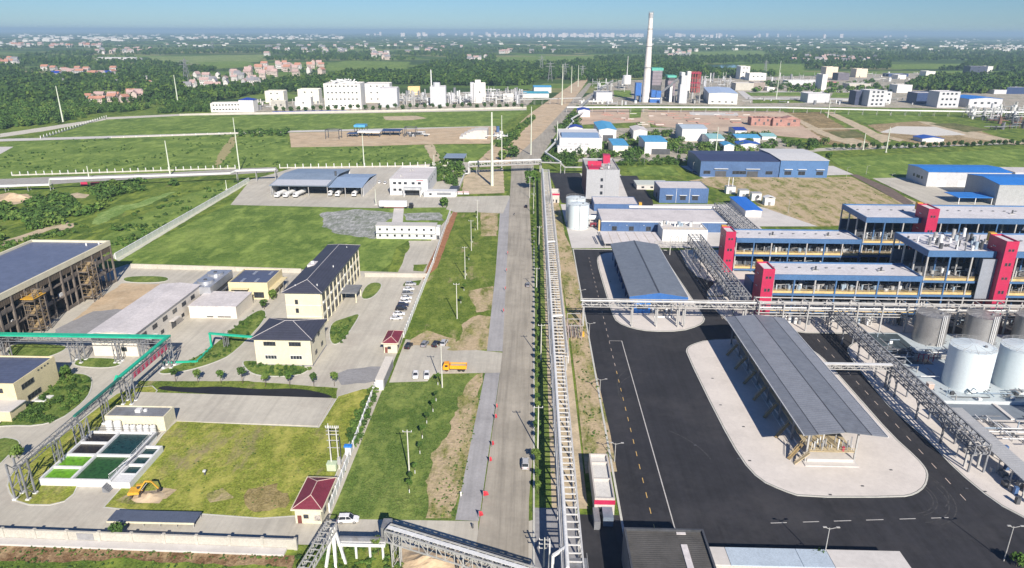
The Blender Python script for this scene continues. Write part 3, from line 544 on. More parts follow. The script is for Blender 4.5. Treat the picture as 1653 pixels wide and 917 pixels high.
# ================================================================ LEFT SITE
# --- long open frame building
fb = thing('frame_building', 'long unfinished concrete frame building with slate blue roof and cream edge band', 'building', (-207, 150, 0))
OCH = M('rusty_scaffold', (.26, .19, .10), .8, .15)
FRM = M('raw_concrete', (0.17, 0.145, 0.125), 0.9, 0.14, dirt=(0.08, 0.065, 0.05), dirt_amt=0.5)
W, D, H = 33.0, 125.0, 18.0
box(fb, 'roof', 0.8, W-0.8, 0.8, D-0.8, H-1.0, H-0.8, M('blue_grey_sheet_roof', (.125, .15, .23), .5, .05, ribs=('y', 1.2, .15), scale=.05, dirt=(.10, .12, .20), dirt_amt=.3))
cb = MB(); cb.box(0, W, 0, 0.8, H-2.0, H); cb.box(0, W, D-0.8, D, H-2.0, H); cb.box(0, 0.8, .8, D-.8, H-2.0, H); cb.box(W-0.8, W, .8, D-.8, H-2, H); cb.build(fb, 'cream_band', CREAM)
for z in (0.1, 5.6, 10.8): box(fb, 'floor_slab', 0.3, W-0.3, 0.3, D-0.3, z, z+0.35, FRM)
box(fb, 'ribbed_panel', W-0.6, W-0.25, 1, D-1, 13.6, 16.0, M('brown_ribbed_panel', (0.13, 0.10, 0.07), 0.9, 0.1, ribs=('y', 1.0, 0.8)))
box(fb, 'ribbed_panel', 1, W-1, D-0.6, D-0.25, 13.6, 16.0, M('brown_ribbed_panel', (0.13, 0.10, 0.07)))
n = 20
for i in range(n):
    y = 0.4+(D-0.8)*i/(n-1)
    for x in (0.35, W-0.35): box(fb, 'column', x-0.32, x+0.32, y-0.32, y+0.32, 0, H-2.0, FRM)
    if i < n-1 and i % 3 != 1:
        for z in (0.45, 5.95, 11.15):
            if rnd.random() < 0.75: box(fb, 'parapet_panel', W-0.5, W-0.2, y+0.4, y+6.1, z, z+rnd.choice((0.9, 1.1, 1.4)), FRM)
        if rnd.random() < 0.8: box(fb, 'mullion', W-0.5, W-0.25, y+3.0, y+3.3, 0.4, 13.5, FRM)
for x in (9, 17, 25): box(fb, 'column', x-0.3, x+0.3, D-0.7, D-0.1, 0, H-2, FRM)
box(fb, 'inner_wall', W-7.0, W-6.7, 2, D-2, 0.4, 13.5, FRM)
for y in (24, 47, 70, 93, 112): box(fb, 'cross_wall', W-13.5, W-1.2, y-0.12, y+0.12, 0.5, 13.4, FRM)
for i in range(14):
    y = rnd.uniform(30, D-6); z = rnd.choice((0.5, 6, 11.2)); box(fb, 'sheeting_bundle', W-2.2, W-1.4, y, y+rnd.uniform(.8, 1.8), z, z+rnd.uniform(1, 2.2), rnd.choice((WHITE, FRM)))
for y in (P(155, 484).y-150, P(62, 535).y-150):
    b = MB()
    for sx in (W+0.3, W+4.3):
        for sy in (y-2.6, y, y+2.6): b.bar((sx, sy, 0), (sx, sy, 15), 0.25, 0.25)
    b.build(fb, 'stair_tower_frame', FRM)
    for z_ in range(1, 9):
        for s_ in (-2.6, 0, 2.6): bar(fb, 'scaffold_rail', (W+0.3, y+s_, z_*1.8), (W+4.3, y+s_, z_*1.8), .1, .1, OCH)
        for s_ in (.3, 4.3): bar(fb, 'scaffold_rail', (W+s_, y-2.6, z_*1.8), (W+s_, y+2.6, z_*1.8), .1, .1, OCH)
    for k in range(6):
        z = 2.5*k+1.2; box(fb, 'stair_landing', W+0.2, W+4.4, y+2.2 if k % 2 else y-3.2, y+3.2 if k % 2 else y-2.2, z+1.15, z+1.3, FRM)
        bar(fb, 'stair_flight', (W+2.3, y-2.4 if k % 2 else y+2.4, z-1.2), (W+2.3, y+2.4 if k % 2 else y-2.4, z+1.2), 1.3, 0.16, OCH)
        bar(fb, 'stair_rail', (W+4.3, y-2.4 if k % 2 else y+2.4, z-0.2), (W+4.3, y+2.4 if k % 2 else y-2.4, z+2.2), 0.08, 0.3, OCH)
box(fb, 'stair_head', W+0.1, W+4.6, P(62, 535).y-153.4, P(62, 535).y-146.6, 13.2, 13.4, YEL)
for x, y in ((W-7, D-5), (W-3, D-3)): cyl(fb, 'roof_vent', (x, y, H-0.8), (x, y, H+0.2), 0.35, WHITE)
# --- long white warehouse
WW, WD, WH = 14.6, 46.0, 8.0
PINKW = M('pinkish_white_panel', (0.66, 0.62, 0.55), 0.7, 0.03, dirt=(0.55, 0.52, 0.48), dirt_amt=0.15)
o = bld('warehouse', 'long low cream warehouse with a flat pinkish white roof behind the green pipe rack', (-141.5, 203.8), WW, WD, WH, PINKW, PINKR, 'gable', rise=0.7, e=0.5)
for y in (5, 12, 19, 26, 33, 40): win(o, WW, WD, 'right', y, 5.6, 3.0, 1.5, DSTEEL, bars=2)
for y in (8.5, 24, 38): box(o, 'awning', WW, WW+1.6, y-2.5, y+2.5, 3.3, 3.5, CONC_L); box(o, 'door', WW, WW+0.06, y-1.6, y+1.6, 0, 3.0, DSTEEL)
for y in (16, 31, 43): win(o, WW, WD, 'right', y, 1.9, 2.0, 1.3, DSTEEL)
win(o, WW, WD, 'front', 9.6, 6.6, 1.8, 0.8, DSTEEL); win(o, WW, WD, 'front', 10.2, 2.6, 1.8, 1.5, DSTEEL)
o = bld('low_store', 'low cream flat-roofed store standing against the long white warehouse', (-125.2, 236.5), 17.5, 15.5, 4.6, PINKW, PINKR, 'flat', e=0.15)
for x in (7.5, 11.5, 14.0): box(o, 'louvre', x-1.2, x+1.2, -0.07, 0.01, 0.5, 0.95, DSTEEL)
# --- cooling tower unit
SILV = M('galvanised_sheet', (0.46, 0.48, 0.52), 0.35, 0.06, metal=0.5, ribs=('y', 0.8, 0.2))
ct = thing('cooling_unit', 'silver rooftop-style cooling unit with two round fans on a dark steel frame', 'cooling tower', (-131, 249.5, 0))
box(ct, 'casing', 0, 8.5, 0, 21, 4.4, 7.4, SILV); box(ct, 'intake_louvre', 0.3, 8.2, 0.3, 20.7, 3.0, 4.4, DSTEEL)
for x in (0.4, 8.1):
    for y in (0.4, 7, 14, 20.6): box(ct, 'leg', x-0.2, x+0.2, y-0.2, y+0.2, 0, 3.0, DSTEEL)
for y in (6, 15):
    f = cyl(ct, 'fan_ring', (4.2, y, 7.4), (4.2, y, 8.4), 3.1, SILV, 20); cyl(ct, 'fan_hub', (4.2, y, 8.4), (4.2, y, 8.6), 0.7, DSTEEL, 10)
bar(ct, 'pipe', (8.6, 1, 2.4), (8.6, 20, 2.4), 0.5, 0.5, GSTEEL)
o = bld('pump_kiosk', 'small kiosk with a pale teal edged roof beside the silver cooling unit', (-123.5, 247), 7.0, 5.0, 3.2, CONC_L, M('teal_edge_roof', (0.30, 0.50, 0.46), 0.7, 0.05), 'flat', e=0.2)
box(o, 'door', 2.6, 3.8, -0.06, 0.0, 0, 2.2, DSTEEL)
# --- small cream building with skylights
YCREAM = M('yellow_cream_render', (0.66, 0.58, 0.36), 0.85, 0.04, dirt=(0.5, 0.42, 0.28), dirt_amt=0.2)
o = bld('workshop', 'small cream workshop with parapet and blue roof lights, beside the cooling unit', (-118.6, 256.5), 15.6, 17, 7, YCREAM, SLATE, 'parapet', ph=0.5)
for x, y in ((4, 4), (9.5, 4), (5.5, 13), (12, 13)): box(o, 'skylight', x, x+1.1, y-1.8, y+1.8, 6.55, 6.75, SILV)
box(o, 'roller_door', 2.2, 7.4, -0.08, 0.0, 0, 4.2, GSTEEL); box(o, 'door_hood', 1.4, 8.2, -1.8, 0, 4.6, 4.85, YCREAM); win(o, 15.6, 17, 'front', 11.8, 1.9, 4.0, 2.4, DSTEEL)
box(o, 'awning', 15.6, 18.0, 1, 16, 3.8, 4.0, YCREAM)
for y in (1.4, 6, 11, 15.6): box(o, 'awning_post', 17.7, 17.9, y-0.1, y+0.1, 0, 3.8, GSTEEL)
for y in (4, 8, 12): win(o, 15.6, 17, 'right', y, 2.2, 1.6, 1.6, DSTEEL)
# --- three storey office
OW, OD, OH = 12.6, 57, 13.4
SLHIP = M('slate_tile_roof', (0.048, 0.052, 0.078), 0.65, 0.08, ribs=('z', 0.35, 0.35), scale=0.2)
o = bld('office_block', 'three storey cream office block with dark slate hip roof and a rooftop dormer', (-86.3, 229.2), OW, OD, OH, CREAM, SLHIP, 'hip', rise=2.4, e=0.8, cap=PINKR)
for z in (2.4, 6.6, 10.8): 
    for i in range(11):
        y = 3.5+i*5.0
        if z < 3 and 26 < y < 32: continue
        win(o, OW, OD, 'right', y, z, 2.9 if i != 5 else 4.3, 2.5, DSTEEL, bars=2 if i == 5 else 1)
for i in range(12): box(o, 'pilaster', OW, OW+0.22, 0.9+i*5.0-0.25, 0.9+i*5.0+0.25, 0.3, OH-0.3, CREAM)
for z in (4.4, 8.6): box(o, 'string_course', -0.1, OW+0.12, -0.1, OD+0.1, z, z+0.2, WHITE)
for z in (2.4, 6.6, 9.9): win(o, OW, OD, 'front', 3.9, z, 1.1, 1.7, DSTEEL, bars=0)
for z in (2.4, 6.6, 10.8):
    for i in range(11): win(o, OW, OD, 'left', 3.5+i*5, z, 2.2, 2.2, WHITE)
pc = box(o, 'porch', OW+0.1, OW+6.5, 24.5, 33.5, 4.0, 4.5, GSTEEL)
for y in (25.2, 32.8): cyl(o, 'porch_column', (OW+5.8, y, 0), (OW+5.8, y, 4.0), 0.3, CREAM)
box(o, 'entrance_door', OW, OW+0.12, 26.5, 31.5, 0, 3.2, GLASS)
for k_ in range(9): box(o, 'air_conditioner', OW+.02, OW+.5, 1.7+k_*5.0+(10 if k_ > 4 else 0)*0, 2.5+k_*5.0, (8.9, 4.7)[k_ % 2], (9.5, 5.3)[k_ % 2], WHITE)
box(o, 'roof_dormer', 0.2, 3.6, 26, 31, OH-0.2, OH+1.6, PINKR); box(o, 'dormer_vent', 1.2, 2.2, 28, 29, OH+1.6, OH+2.4, WHITE)
for x, y in ((3, 3), (10.5, 4), (10.6, 25), (9.5, 50)): cyl(o, 'roof_vent', (x, y, OH+0.7), (x, y, OH+1.9), 0.2, WHITE, 8)
# --- two storey hip roofed block
o = bld('canteen_block', 'square two storey cream block with dark slate hip roof in front of the office', (-86.3, 199.0), 17.8, 15.4, 9.2, CREAM, SLHIP, 'hip', rise=2.8, e=0.8, cap=PINKR)
for z, fr in ((7.6, DSTEEL), (3.0, WHITE)):
    for x in (4.8, 12.8): win(o, 17.8, 15.4, 'front', x, z, 3.8, 1.4, fr, bars=3)
for y, z in ((4.5, 2.9), (11, 2.9), (3.0, 7.6), (8.5, 7.6)): win(o, 17.8, 15.4, 'right', y, z, 2.0, 1.4, DSTEEL)
box(o, 'plinth', -0.1, 17.9, -0.1, 15.5, 0, 0.5, CONC_D)
cyl(o, 'downpipe', (17.9, -0.05, 0), (17.9, -0.05, 9.2), 0.08, DSTEEL, 6)
# --- corner building at the left edge
o = bld('corner_house', 'cream two storey building with dark roof cut by the left photo edge', (-175, 168.5), 33.5, 17.5, 8.4, YCREAM, SLATE, 'parapet', ph=0.5)
win(o, 33.5, 17.5, 'right', 5.0, 5.9, 5.0, 1.5, DSTEEL, bars=3); win(o, 33.5, 17.5, 'right', 6.5, 1.8, 5.5, 1.6, DSTEEL, bars=3)
for i in range(4): win(o, 33.5, 17.5, 'right', 10+i*1.4, 7.6, 0.5, 0.4, DSTEEL, bars=0)
for x in (25, 29): win(o, 33.5, 17.5, 'front', x, 6.2, 2.2, 1.4, DSTEEL)
box(o, 'entrance_wing', 27, 35.5, -6, -0.01, 0, 3.3, YCREAM); box(o, 'wing_roof', 26.6, 35.9, -6.4, -0.02, 3.3, 3.5, CONC_L)
t = thing('manhole_frame', 'white square concrete frame lying in the planted bed', 'drain cover', tuple(P(69, 645)))
b = MB(); b.box(-2.2, 2.2, -1.8, -1.1, 0.2, 0.5); b.box(-2.2, 2.2, 1.1, 1.8, 0.2, 0.5); b.box(-2.2, -1.4, -1.1, 1.1, 0.2, 0.5); b.box(1.0, 2.2, -1.1, 1.1, 0.2, 0.5); b.build(t, 'rim', WHITE); box(t, 'pit', -1.4, 1.0, -1.1, 1.1, 0.2, 0.3, CONC_D)
# --- guard huts
def guard(loc, W, D, H, label):
    RT = M('maroon_tile_roof', (0.19, 0.03, 0.05), 0.6, 0.1, ribs=('z', 0.12, 0.3))
    o = bld('guard_hut', label, loc, W, D, H, CREAM, RT, 'hip', rise=1.3, e=0.5, cap=M('pink_trim', (0.62, 0.48, 0.42), 0.7, 0.05), cat='hut', group='maroon roofed gate huts')
    b = MB(); e = 0.55; b.box(-e-.1, W+e+.1, -e-.1, -e+.1, H+0.02, H+0.36); b.box(-e-.1, W+e+.1, D+e-.1, D+e+.1, H+0.02, H+0.36); b.box(-e-.1, -e+.1, -e+.1, D+e-.1, H+0.02, H+0.36); b.box(W+e-.1, W+e+.1, -e+.1, D+e-.1, H+0.02, H+0.36)
    b.build(o, 'eave_trim', CREAM)
    win(o, W, D, 'front', W*0.42, 1.9, 1.1, 1.0, DSTEEL); box(o, 'door', W*0.08, W*0.08+0.9, -0.07, 0.0, 0, 2.1, M('brown_door', (0.16, 0.05, 0.04), 0.6)); 
    for y in (D*0.25, D*0.6): win(o, W, D, 'right', y, 1.7, 1.5, 1.3, DSTEEL)
    win(o, W, D, 'right', D*0.85, 1.7, 1.0, 1.2, DSTEEL, bars=0)
    return o
o = guard((-49.8, 124.0), 5.6, 10.6, 3.7, 'larger cream gate hut with maroon hip roof near the white car')
box(o, 'notice_board', 4.1, 5.5, -0.1, -0.02, 0.9, 2.3, M('notice_board_grey', (0.35, 0.32, 0.3), 0.7, 0.5, scale=3))
guard((-48.0, 209.6), 4.4, 9.4, 3.4, 'smaller cream gate hut with maroon roof beside the parked car row')
# --- gate wall leaning panel by the car park
t = thing('gate_wall', 'freestanding white gate wall with name panel at the car park entrance', 'gate wall', (-45.2, 184, 0))
box(t, 'slab', 0, 2.2, 0, 15.5, 0, 3.4, WHITE); box(t, 'side_panel', 2.2, 2.35, 1, 14.5, 0.4, 3.0, GSTEEL); box(t, 'coping', -0.15, 2.4, -0.2, 15.7, 3.4, 3.55, PINKW)
# --- boundary walls made of posts and panels
def wall_run(label, p0, p1, h, t, step, pan, post, post_h=0.3, name='boundary_wall', psz=0.45):
    p0, p1 = Vector(p0), Vector(p1); L = (p1-p0).length; n = max(1, round(L/step)); a = math.atan2(p1.y-p0.y, p1.x-p0.x)
    o = thing(name, label, 'wall', (p0.x, p0.y, 0), a); s = L/n
    for i in range(n):
        box(o, 'panel', i*s+psz/2, (i+1)*s-psz/2, -t/2, t/2, 0, h, pan)
        box(o, 'coping', i*s+psz/2, (i+1)*s-psz/2, -t/2-0.06, t/2+0.06, h, h+0.1, post)
    for i in range(n+1): box(o, 'post', i*s-psz/2, i*s+psz/2, -psz/2, psz/2, 0, h+post_h, post)
    return o
wall_run('long buff boundary wall of wide bays and posts along the bottom left edge', (-150, 118.0, 0), (-47.2, 116.0, 0), 2.4, 0.3, 7.0, WALLC, WALLC, 0.35, psz=0.6)
t = thing('wall_ledge', 'low concrete footing ledge running below the buff boundary wall', 'ledge', (-150, 117.4, 0)); t.rotation_euler = (0, 0, math.atan2(-2.0, 102.8)); box(t, 'footing', 0, 101, -1.6, 0.35, 0, 0.5, CONC_L); box(t, 'wall_hatch', 57, 60.5, 0.36, 0.42, 0.6, 2.2, CONC_D)
wall_run('thin white wall with posts between the red roofed hut and the car park', (-43.6, 128, 0), (P(606, 628).x, P(606, 628).y, 0), 2.0, 0.2, 3.2, WHITE, WHITE, 0.4, psz=0.35)
wall_run('thin white wall with posts beside the row of parked cars', (P(652, 545).x, P(652, 545).y, 0), (P(700, 425).x, P(700, 425).y, 0), 2.0, 0.2, 3.2, WHITE, WHITE, 0.3, psz=0.35)
wall_run('pale wall above the red soil bank beside the white prefab', (P(700, 425).x, P(700, 425).y+0.4, 0), (P(727, 345).x, P(727, 345).y, 0), 2.4, 0.3, 5.0, WALLC, WHITE, 0.1)
wall_run('pale wall climbing to the pipe bridge beside the sandy plot', (P(737, 317).x, P(737, 317).y, 0), (P(751, 282).x, P(751, 282).y, 0), 2.6, 0.4, 6.0, WALLC, WHITE, 0.1)
wall_run('long pale diagonal wall between the rough meadow and the big lawn', (P(187, 418).x, P(187, 418).y, 0), (P(402, 293).x, P(402, 293).y, 0), 2.6, 0.5, 6.0, M('pale_green_wall', (0.60, 0.64, 0.54), 0.9, 0.05), WHITE, 0.05)
wall_run('grey low wall between the big lawn and the concrete lane', (P(213, 433).x, P(213, 433).y, 0), (P(486, 441).x, P(486, 441).y, 0), 2.0, 0.3, 6.0, WALLC, CONC, 0.1)
wall_run('grey low wall behind the office block', (P(590, 447).x, P(590, 447).y, 0), (P(690, 448).x, P(690, 448).y, 0), 1.8, 0.3, 6.0, WALLC, CONC, 0.1)
_a, _b, _c = P(172, 841, 1.5), P(310, 849, 1.5), P(186, 823, 1.5)
t = thing('bike_shelter', 'low open shelter with blue-grey sheet roof behind the buff boundary wall', 'shelter', (_a.x, _a.y, 0)); _w, _d = _b.x-_a.x, _c.y-_a.y
box(t, 'roof', 0, _w, 0, _d, 1.4, 1.5, M('shelter_blue_grey', (.09, .11, .16), .6, .08)); box(t, 'edge_trim', 0, _w, -.12, -.01, 1.1, 1.52, CREAM)
for k_ in range(6):
    for y_ in (.2, _d-.3): box(t, 'post', .3+k_*(_w-.7)/5, .42+k_*(_w-.7)/5, y_, y_+.12, 0, 1.4, WSTEEL)
# --- settling basin
pb = thing('settling_basin', 'white walled basin of green and black water cells', 'basin', (-113.4, 135.0, 0))
BW = WHITE; WX, WY = 17.0, 21.0
zt = 2.0
for x0, x1, y0, y1 in ((0, WX, 0, .5), (0, WX, WY-.5, WY), (0, .5, .5, WY-.5), (WX-.5, WX, .5, WY-.5), (7.2, 7.8, .5, WY-.5), (.5, 7.2, 4.9, 5.4), (.5, 7.2, 10.1, 10.7), (.5, 7.2, 15.5, 16.0), (7.8, WX-.5, 10.1, 10.7)): box(pb, 'tank_wall', x0, x1, y0, y1, 0, zt, BW)
def water(n, c): 
    return M(n, c, 0.25, 0.25, scale=1.2, spec=0.3)
WG, WK, WD_, WT = water('bright_algae_water', (0.13, 0.33, 0.015)), water('black_water', (0.025, 0.022, 0.02)), water('dark_green_water', (0.028, 0.09, 0.022)), water('dark_teal_water', (0.012, 0.045, 0.045))
for x0, x1, y0, y1, m in ((.5, 7.2, .5, 4.9, WG), (.5, 7.2, 5.4, 10.1, WG), (.5, 7.2, 10.7, 15.5, WK), (.5, 7.2, 16.0, WY-.5, WK), (7.8, WX-.5, .5, 10.1, WD_), (7.8, WX-.5, 10.7, WY-.5, WT)): box(pb, 'water', x0, x1, y0, y1, 0.2, 1.45, m)
for x0, x1, y0, y1 in ((WX+.2, WX+4.6, -.3, .2), (WX+4.1, WX+4.6, .2, 14.6), (WX+.2, WX+4.6, 14.6, 15.1), (WX+.6, WX+4.1, 3.0, 3.4), (WX+.6, WX+4.1, 6.8, 7.3), (WX+.6, WX+4.1, 10.8, 11.3), (WX+.2, WX+.6, .2, 14.6)): box(pb, 'side_tank_wall', x0, x1, y0, y1, 0, 1.7, BW)
for y0, y1 in ((3.4, 6.8), (7.3, 10.8), (11.3, 14.6)): box(pb, 'water', WX+.6, WX+4.1, y0, y1, 0.2, 1.1, WT)
box(pb, 'tank_lid', WX+.6, WX+4.1, .2, 3.0, 1.5, 1.65, BW)
for z in (2.5, 3.0): bar(pb, 'handrail', (WX-.2, 0, z), (WX-.2, WY, z), 0.06, 0.06, WHITE); bar(pb, 'handrail', (0.2, WY, z), (WX, WY, z), 0.06, 0.06, GSTEEL)
for i in range(8): bar(pb, 'rail_post', (WX-.2, i*3, zt), (WX-.2, i*3, 3.0), 0.06, 0.06, WHITE)
bar(pb, 'pipe', (WX-1.6, 2, 2.1), (WX+2.2, 8, 4.2), 0.12, 0.12, WHITE)
bar(pb, 'walkway_pipe', (WX+.3, 6, 1.9), (WX+.3, WY, 1.9), 0.35, 0.12, GSTEEL)
for i in range(5): box(pb, 'step', WX-1+i*0.3, WX-0.7+i*0.3, -2.0, -0.1, 0, 1.5-i*0.3, GSTEEL)
# --- pump house with tanks
o = bld('pump_house', 'low cream pump house with flat grey roof above the settling basin', (-111.6, 159.4), 15.8, 5.6, 4.4, CREAM, GSTEEL, 'parapet', ph=0.35)
box(o, 'roof_unit', 7.0, 8.4, 2.2, 3.6, 4.2, 5.0, WHITE); box(o, 'roof_unit', 9.0, 9.8, 2.8, 3.4, 4.2, 4.8, WHITE)
for i in range(5):
    x = -105.2+i*1.75; t = thing('dosing_tank', ('leftmost', 'second', 'middle', 'fourth', 'rightmost')[i]+' of the five small white dosing tanks along the pump house', 'tank', (x, 157.7, 0), 0, 'upright dosing tanks in a row')
    cyl(t, 'shell', (0, 0, 0), (0, 0, 2.6), 0.75, WHITE, 16); ball(t, 'dome', (0, 0, 2.6), 0.75, 0.75, 0.4, WHITE); cyl(t, 'lid', (0, 0, 2.95), (0, 0, 3.1), 0.2, GSTEEL, 8)
for i in range(2):
    t = thing('pressure_tank', ('left' if i == 0 else 'right')+' of the two larger white tanks on a plinth before the pump house', 'tank', (-110.2+i*2.3, 157.6, 0))
    box(t, 'plinth', -0.9, 0.9, -1.3, 1.2, 0, 0.6, WHITE); cyl(t, 'shell', (0, 0.9, 0.6), (0, 0.9, 3.2), 0.95, WHITE, 16); ball(t, 'dome', (0, 0.9, 3.2), 0.95, 0.95, 0.5, WHITE)
# --- green covered pipe rack
gr = thing('pipe_rack', 'grey lattice pipe rack with bright green pipe covers and red slogan letters', 'pipe rack', (0, 0, 0))
ya, xe = 199.5, -113.5
truss(gr, (-190, ya), (xe, ya), 7.2, 8.8, 1.8, 3.2, GSTEEL, chord=0.18)
bar(gr, 'pipe_cover', (-190, ya, 9.15), (xe, ya, 9.15), 2.0, 0.55, GREENP)
truss(gr, (xe, ya-1), (xe, 172), 7.2, 8.8, 1.6, 3.0, GSTEEL, chord=0.18); bar(gr, 'pipe_cover', (xe-.3, ya+1.0, 9.2), (xe-.3, 172, 9.2), 1.0, 0.5, GREENP)
bar(gr, 'pipe_cover', (xe, 172, 9.1), (xe+0.1, 151, 9.1), 0.7, 0.5, M('dark_green_cover', (0.03, 0.17, 0.13), 0.5)); bar(gr, 'pipe_cover', (xe-1.1, 172.4, 9.5), (xe-1.1, 168, 6.0), 0.6, 0.5, GREENP)
truss(gr, (xe, 172), (xe, 130), 7.6, 8.6, 1.6, 3.0, GSTEEL, chord=0.16)
for x in (-168, -144): tower(gr, x, ya, 7.2, 3.0, 2.6, GSTEEL, WHITE, 0.3)
for x in (-131, -122.5): tower(gr, x, ya, 7.2, 1.4, 1.6, GSTEEL, WHITE, 0.2)
for y in (197, 174, 152.5): tower(gr, xe, y, 7.2, 2.4, 2.4, GSTEEL, WHITE, 0.28)
for y in (163, 143): tower(gr, xe, y, 7.6, 1.4, 1.2, GSTEEL, WHITE, 0.2)
tower(gr, xe-0.5, 131, 9.4, 3.0, 2.4, GSTEEL, WHITE, 0.34)
REDT = M('red_letter', (0.50, 0.02, 0.09), 0.5, 0.05)
sg = box(gr, 'sign_backing', xe+1.0, xe+1.06, 175.5, 196.2, 6.6, 8.4, M('sign_mesh_grey', (0.32, 0.29, 0.31), 0.7, 0.1))
for i in range(9):                            # nine red strokes-built characters of the slogan
    y = 176.2+i*2.25; b = MB(); r = random.Random(50+i); X = xe+1.12
    b.box(X-.05, X, y, y+1.7, 8.15, 8.35); b.box(X-.05, X, y+.1, y+1.6, 7.4+r.random()*.2, 7.6+r.random()*.1); b.box(X-.05, X, y+.75, y+.98, 6.7, 8.15)
    b.bar((X-.02, y+.8, 7.4), (X-.02, y+.1, 6.7), .06, .2); b.bar((X-.02, y+.95, 7.4), (X-.02, y+1.65, 6.7), .06, .2)
    if i % 2: b.box(X-.05, X, y, y+.2, 7.0, 8.1)
    else: b.box(X-.05, X, y+.3, y+1.4, 6.95, 7.1)
    b.build(gr, 'red_character', REDT)
# green covered ground pipe that rises over the lane
gp = thing('ground_pipe', 'bright green covered pipe running along the verge and bridging to the cream block', 'pipe', (0, 0, 0))
pts = [P(262, 588), P(318, 586), P(342, 562)]
z = 0.5
for a, b_ in zip(pts[:-1], pts[1:]): bar(gp, 'pipe_run', (a.x, a.y, 0.6), (b_.x, b_.y, 0.6), 0.7, 0.5, GREENP)
a = pts[-1]; bar(gp, 'riser', (a.x, a.y, 0.4), (a.x, a.y, 5.4), 0.6, 0.5, GREENP); bar(gp, 'bridge_pipe', (a.x-.2, a.y, 5.4), (-86.5, a.y-3.0, 5.4), 0.9, 0.5, GREENP); tower(gp, P(366, 560).x, P(366, 560).y, 5.0, 1.2, 1.2, GSTEEL, None, 0.2)
# ================================================================ RIGHT SITE
# --- long white lattice pipe rack beside the road
lr = thing('pipe_rack', 'long white lattice pipe rack running beside the main road', 'pipe rack', (8.5, 103, 0))
RKW = M('rack_white', (.56, .56, .55), .5, .06, dirt=(.42, .40, .37), dirt_amt=.15)
def rack_section(o, y0, y1, step, x0, x1, zb, zt, far=False):
    if not far:
        truss(o, ((x0+x1)/2, y0), ((x0+x1)/2, y1), zb, zt, x1-x0, step, RKW, chord=0.3, rung=0.24)
        for i_ in range(round((y1-y0)/step)): bar(o, 'mid_rung', (x0, y0+(i_+.5)*step, zt), (x0+1.3, y0+(i_+.5)*step, zt), .14, .14, RKW)
        k = round((y1-y0)/step)
    else:
        b = MB(); k = round((y1-y0)/step)
        for s in (x0, x1):
            for z in (zb, zt): b.bar((s, y0, z), (s, y1, z), 0.26, 0.26)
        for i in range(k+1):
            a, c = y0+(y1-y0)*i/k, y0+(y1-y0)*min(i+1, k)/k
            b.bar((x0, a, zt), (x1, a, zt), 0.2, 0.2); b.bar((x0, a, zb), (x1, a, zb), 0.2, 0.2)
            for s in (x0, x1): b.bar((s, a, zb), (s, a, zt), 0.18, 0.18); b.bar((s, a, zb if i % 2 else zt), (s, c, zt if i % 2 else zb), 0.14, 0.14)
        b.build(o, 'far_lattice', RKW, 'stuff')
rack_section(lr, 0, 90, 2.25, -2.0, 1.9, 5.6, 8.0)
rack_section(lr, 90, 170, 2.6, -2.2, 3.2, 5.6, 7.8)
rack_section(lr, 170, 395, 3.2, -1.9, 3.6, 5.6, 7.8, True)
for x, r, z, m in ((-1.1, 0.42, 8.35, WHITE), (-1.75, 0.16, 8.2, WSTEEL), (1.2, 0.2, 5.9, WSTEEL)): cyl(lr, 'pipe', (x, 0, z), (x, 395, z), r, m, 10)
for x in (2.6, 2.9): cyl(lr, 'pipe', (x, 92, 8.0), (x, 395, 8.0), 0.14, WSTEEL, 8)
for i in range(34):
    y = i*12.0
    for s in (-1.9, 1.8 if y < 90 else 3.1): box(lr, 'column', s-0.17, s+0.17, y-0.17, y+0.17, 0, 5.6, WSTEEL)
    bar(lr, 'cross_beam', (-2, y, 5.5), (3.2 if y > 90 else 2.0, y, 5.5), 0.25, 0.25, WSTEEL)
for y in (120, 210): bar(lr, 'expansion_loop', (-1.1, y, 8.5), (2.6, y, 8.9), 0.5, 0.5, WHITE)
bar(lr, 'pipe_bend', (-1.1, 5.5, 8.5), (-3.6, 4.6, 7.2), 0.5, 0.5, WHITE); bar(lr, 'pipe_drop', (-3.6, 4.6, 7.2), (-3.6, 4.6, 0), 0.5, 0.5, WHITE)
box(lr, 'service_platform', -1.4, 2.6, -3, 3.5, 7.6, 7.8, GSTEEL)
for x in (-1.4, 2.6): bar(lr, 'platform_rail', (x, -3, 8.9), (x, 3.5, 8.9), 0.08, 0.08, WSTEEL)
# --- east-west rack
hr = thing('pipe_rack', 'grey white pipe rack crossing east to west in front of the blue process buildings', 'pipe rack', (18.5, 234.0, 0))
PAVES = WSTEEL
truss(hr, (0, 1.8), (64, 1.8), 7.6, 9.6, 2.6, 3.2, WSTEEL, chord=0.26, rung=0.2)
for yy, z, r, m in ((0.8, 9.9, 0.2, WHITE), (2.5, 9.9, 0.16, WSTEEL), (1.8, 7.9, 0.25, WSTEEL)): cyl(hr, 'pipe', (-0.5, yy, z), (64, yy, z), r, m, 8)
for x in (0.6, 18.0, 26.8, 34.5, 36.6, 58): 
    for yy in (0.5, 3.1): box(hr, 'column', x-0.25, x+0.25, yy-0.25, yy+0.25, 0, 7.6, WSTEEL)
x = 62.0
while x < 205:
    for yy in (-1.2, 5.2): box(hr, 'column', x-0.22, x+0.22, yy-0.22, yy+0.22, 0, 10.4, WSTEEL)
    for z in (6.0, 8.2, 10.4): bar(hr, 'cross_beam', (x, -1.4, z), (x, 5.4, z), 0.3, 0.3, WSTEEL)
    x += 8.6
for z in (6.0, 8.2, 10.4):
    for yy in (-1.2, 5.2): bar(hr, 'long_beam', (61.8, yy, z), (205, yy, z), 0.28, 0.28, WSTEEL)
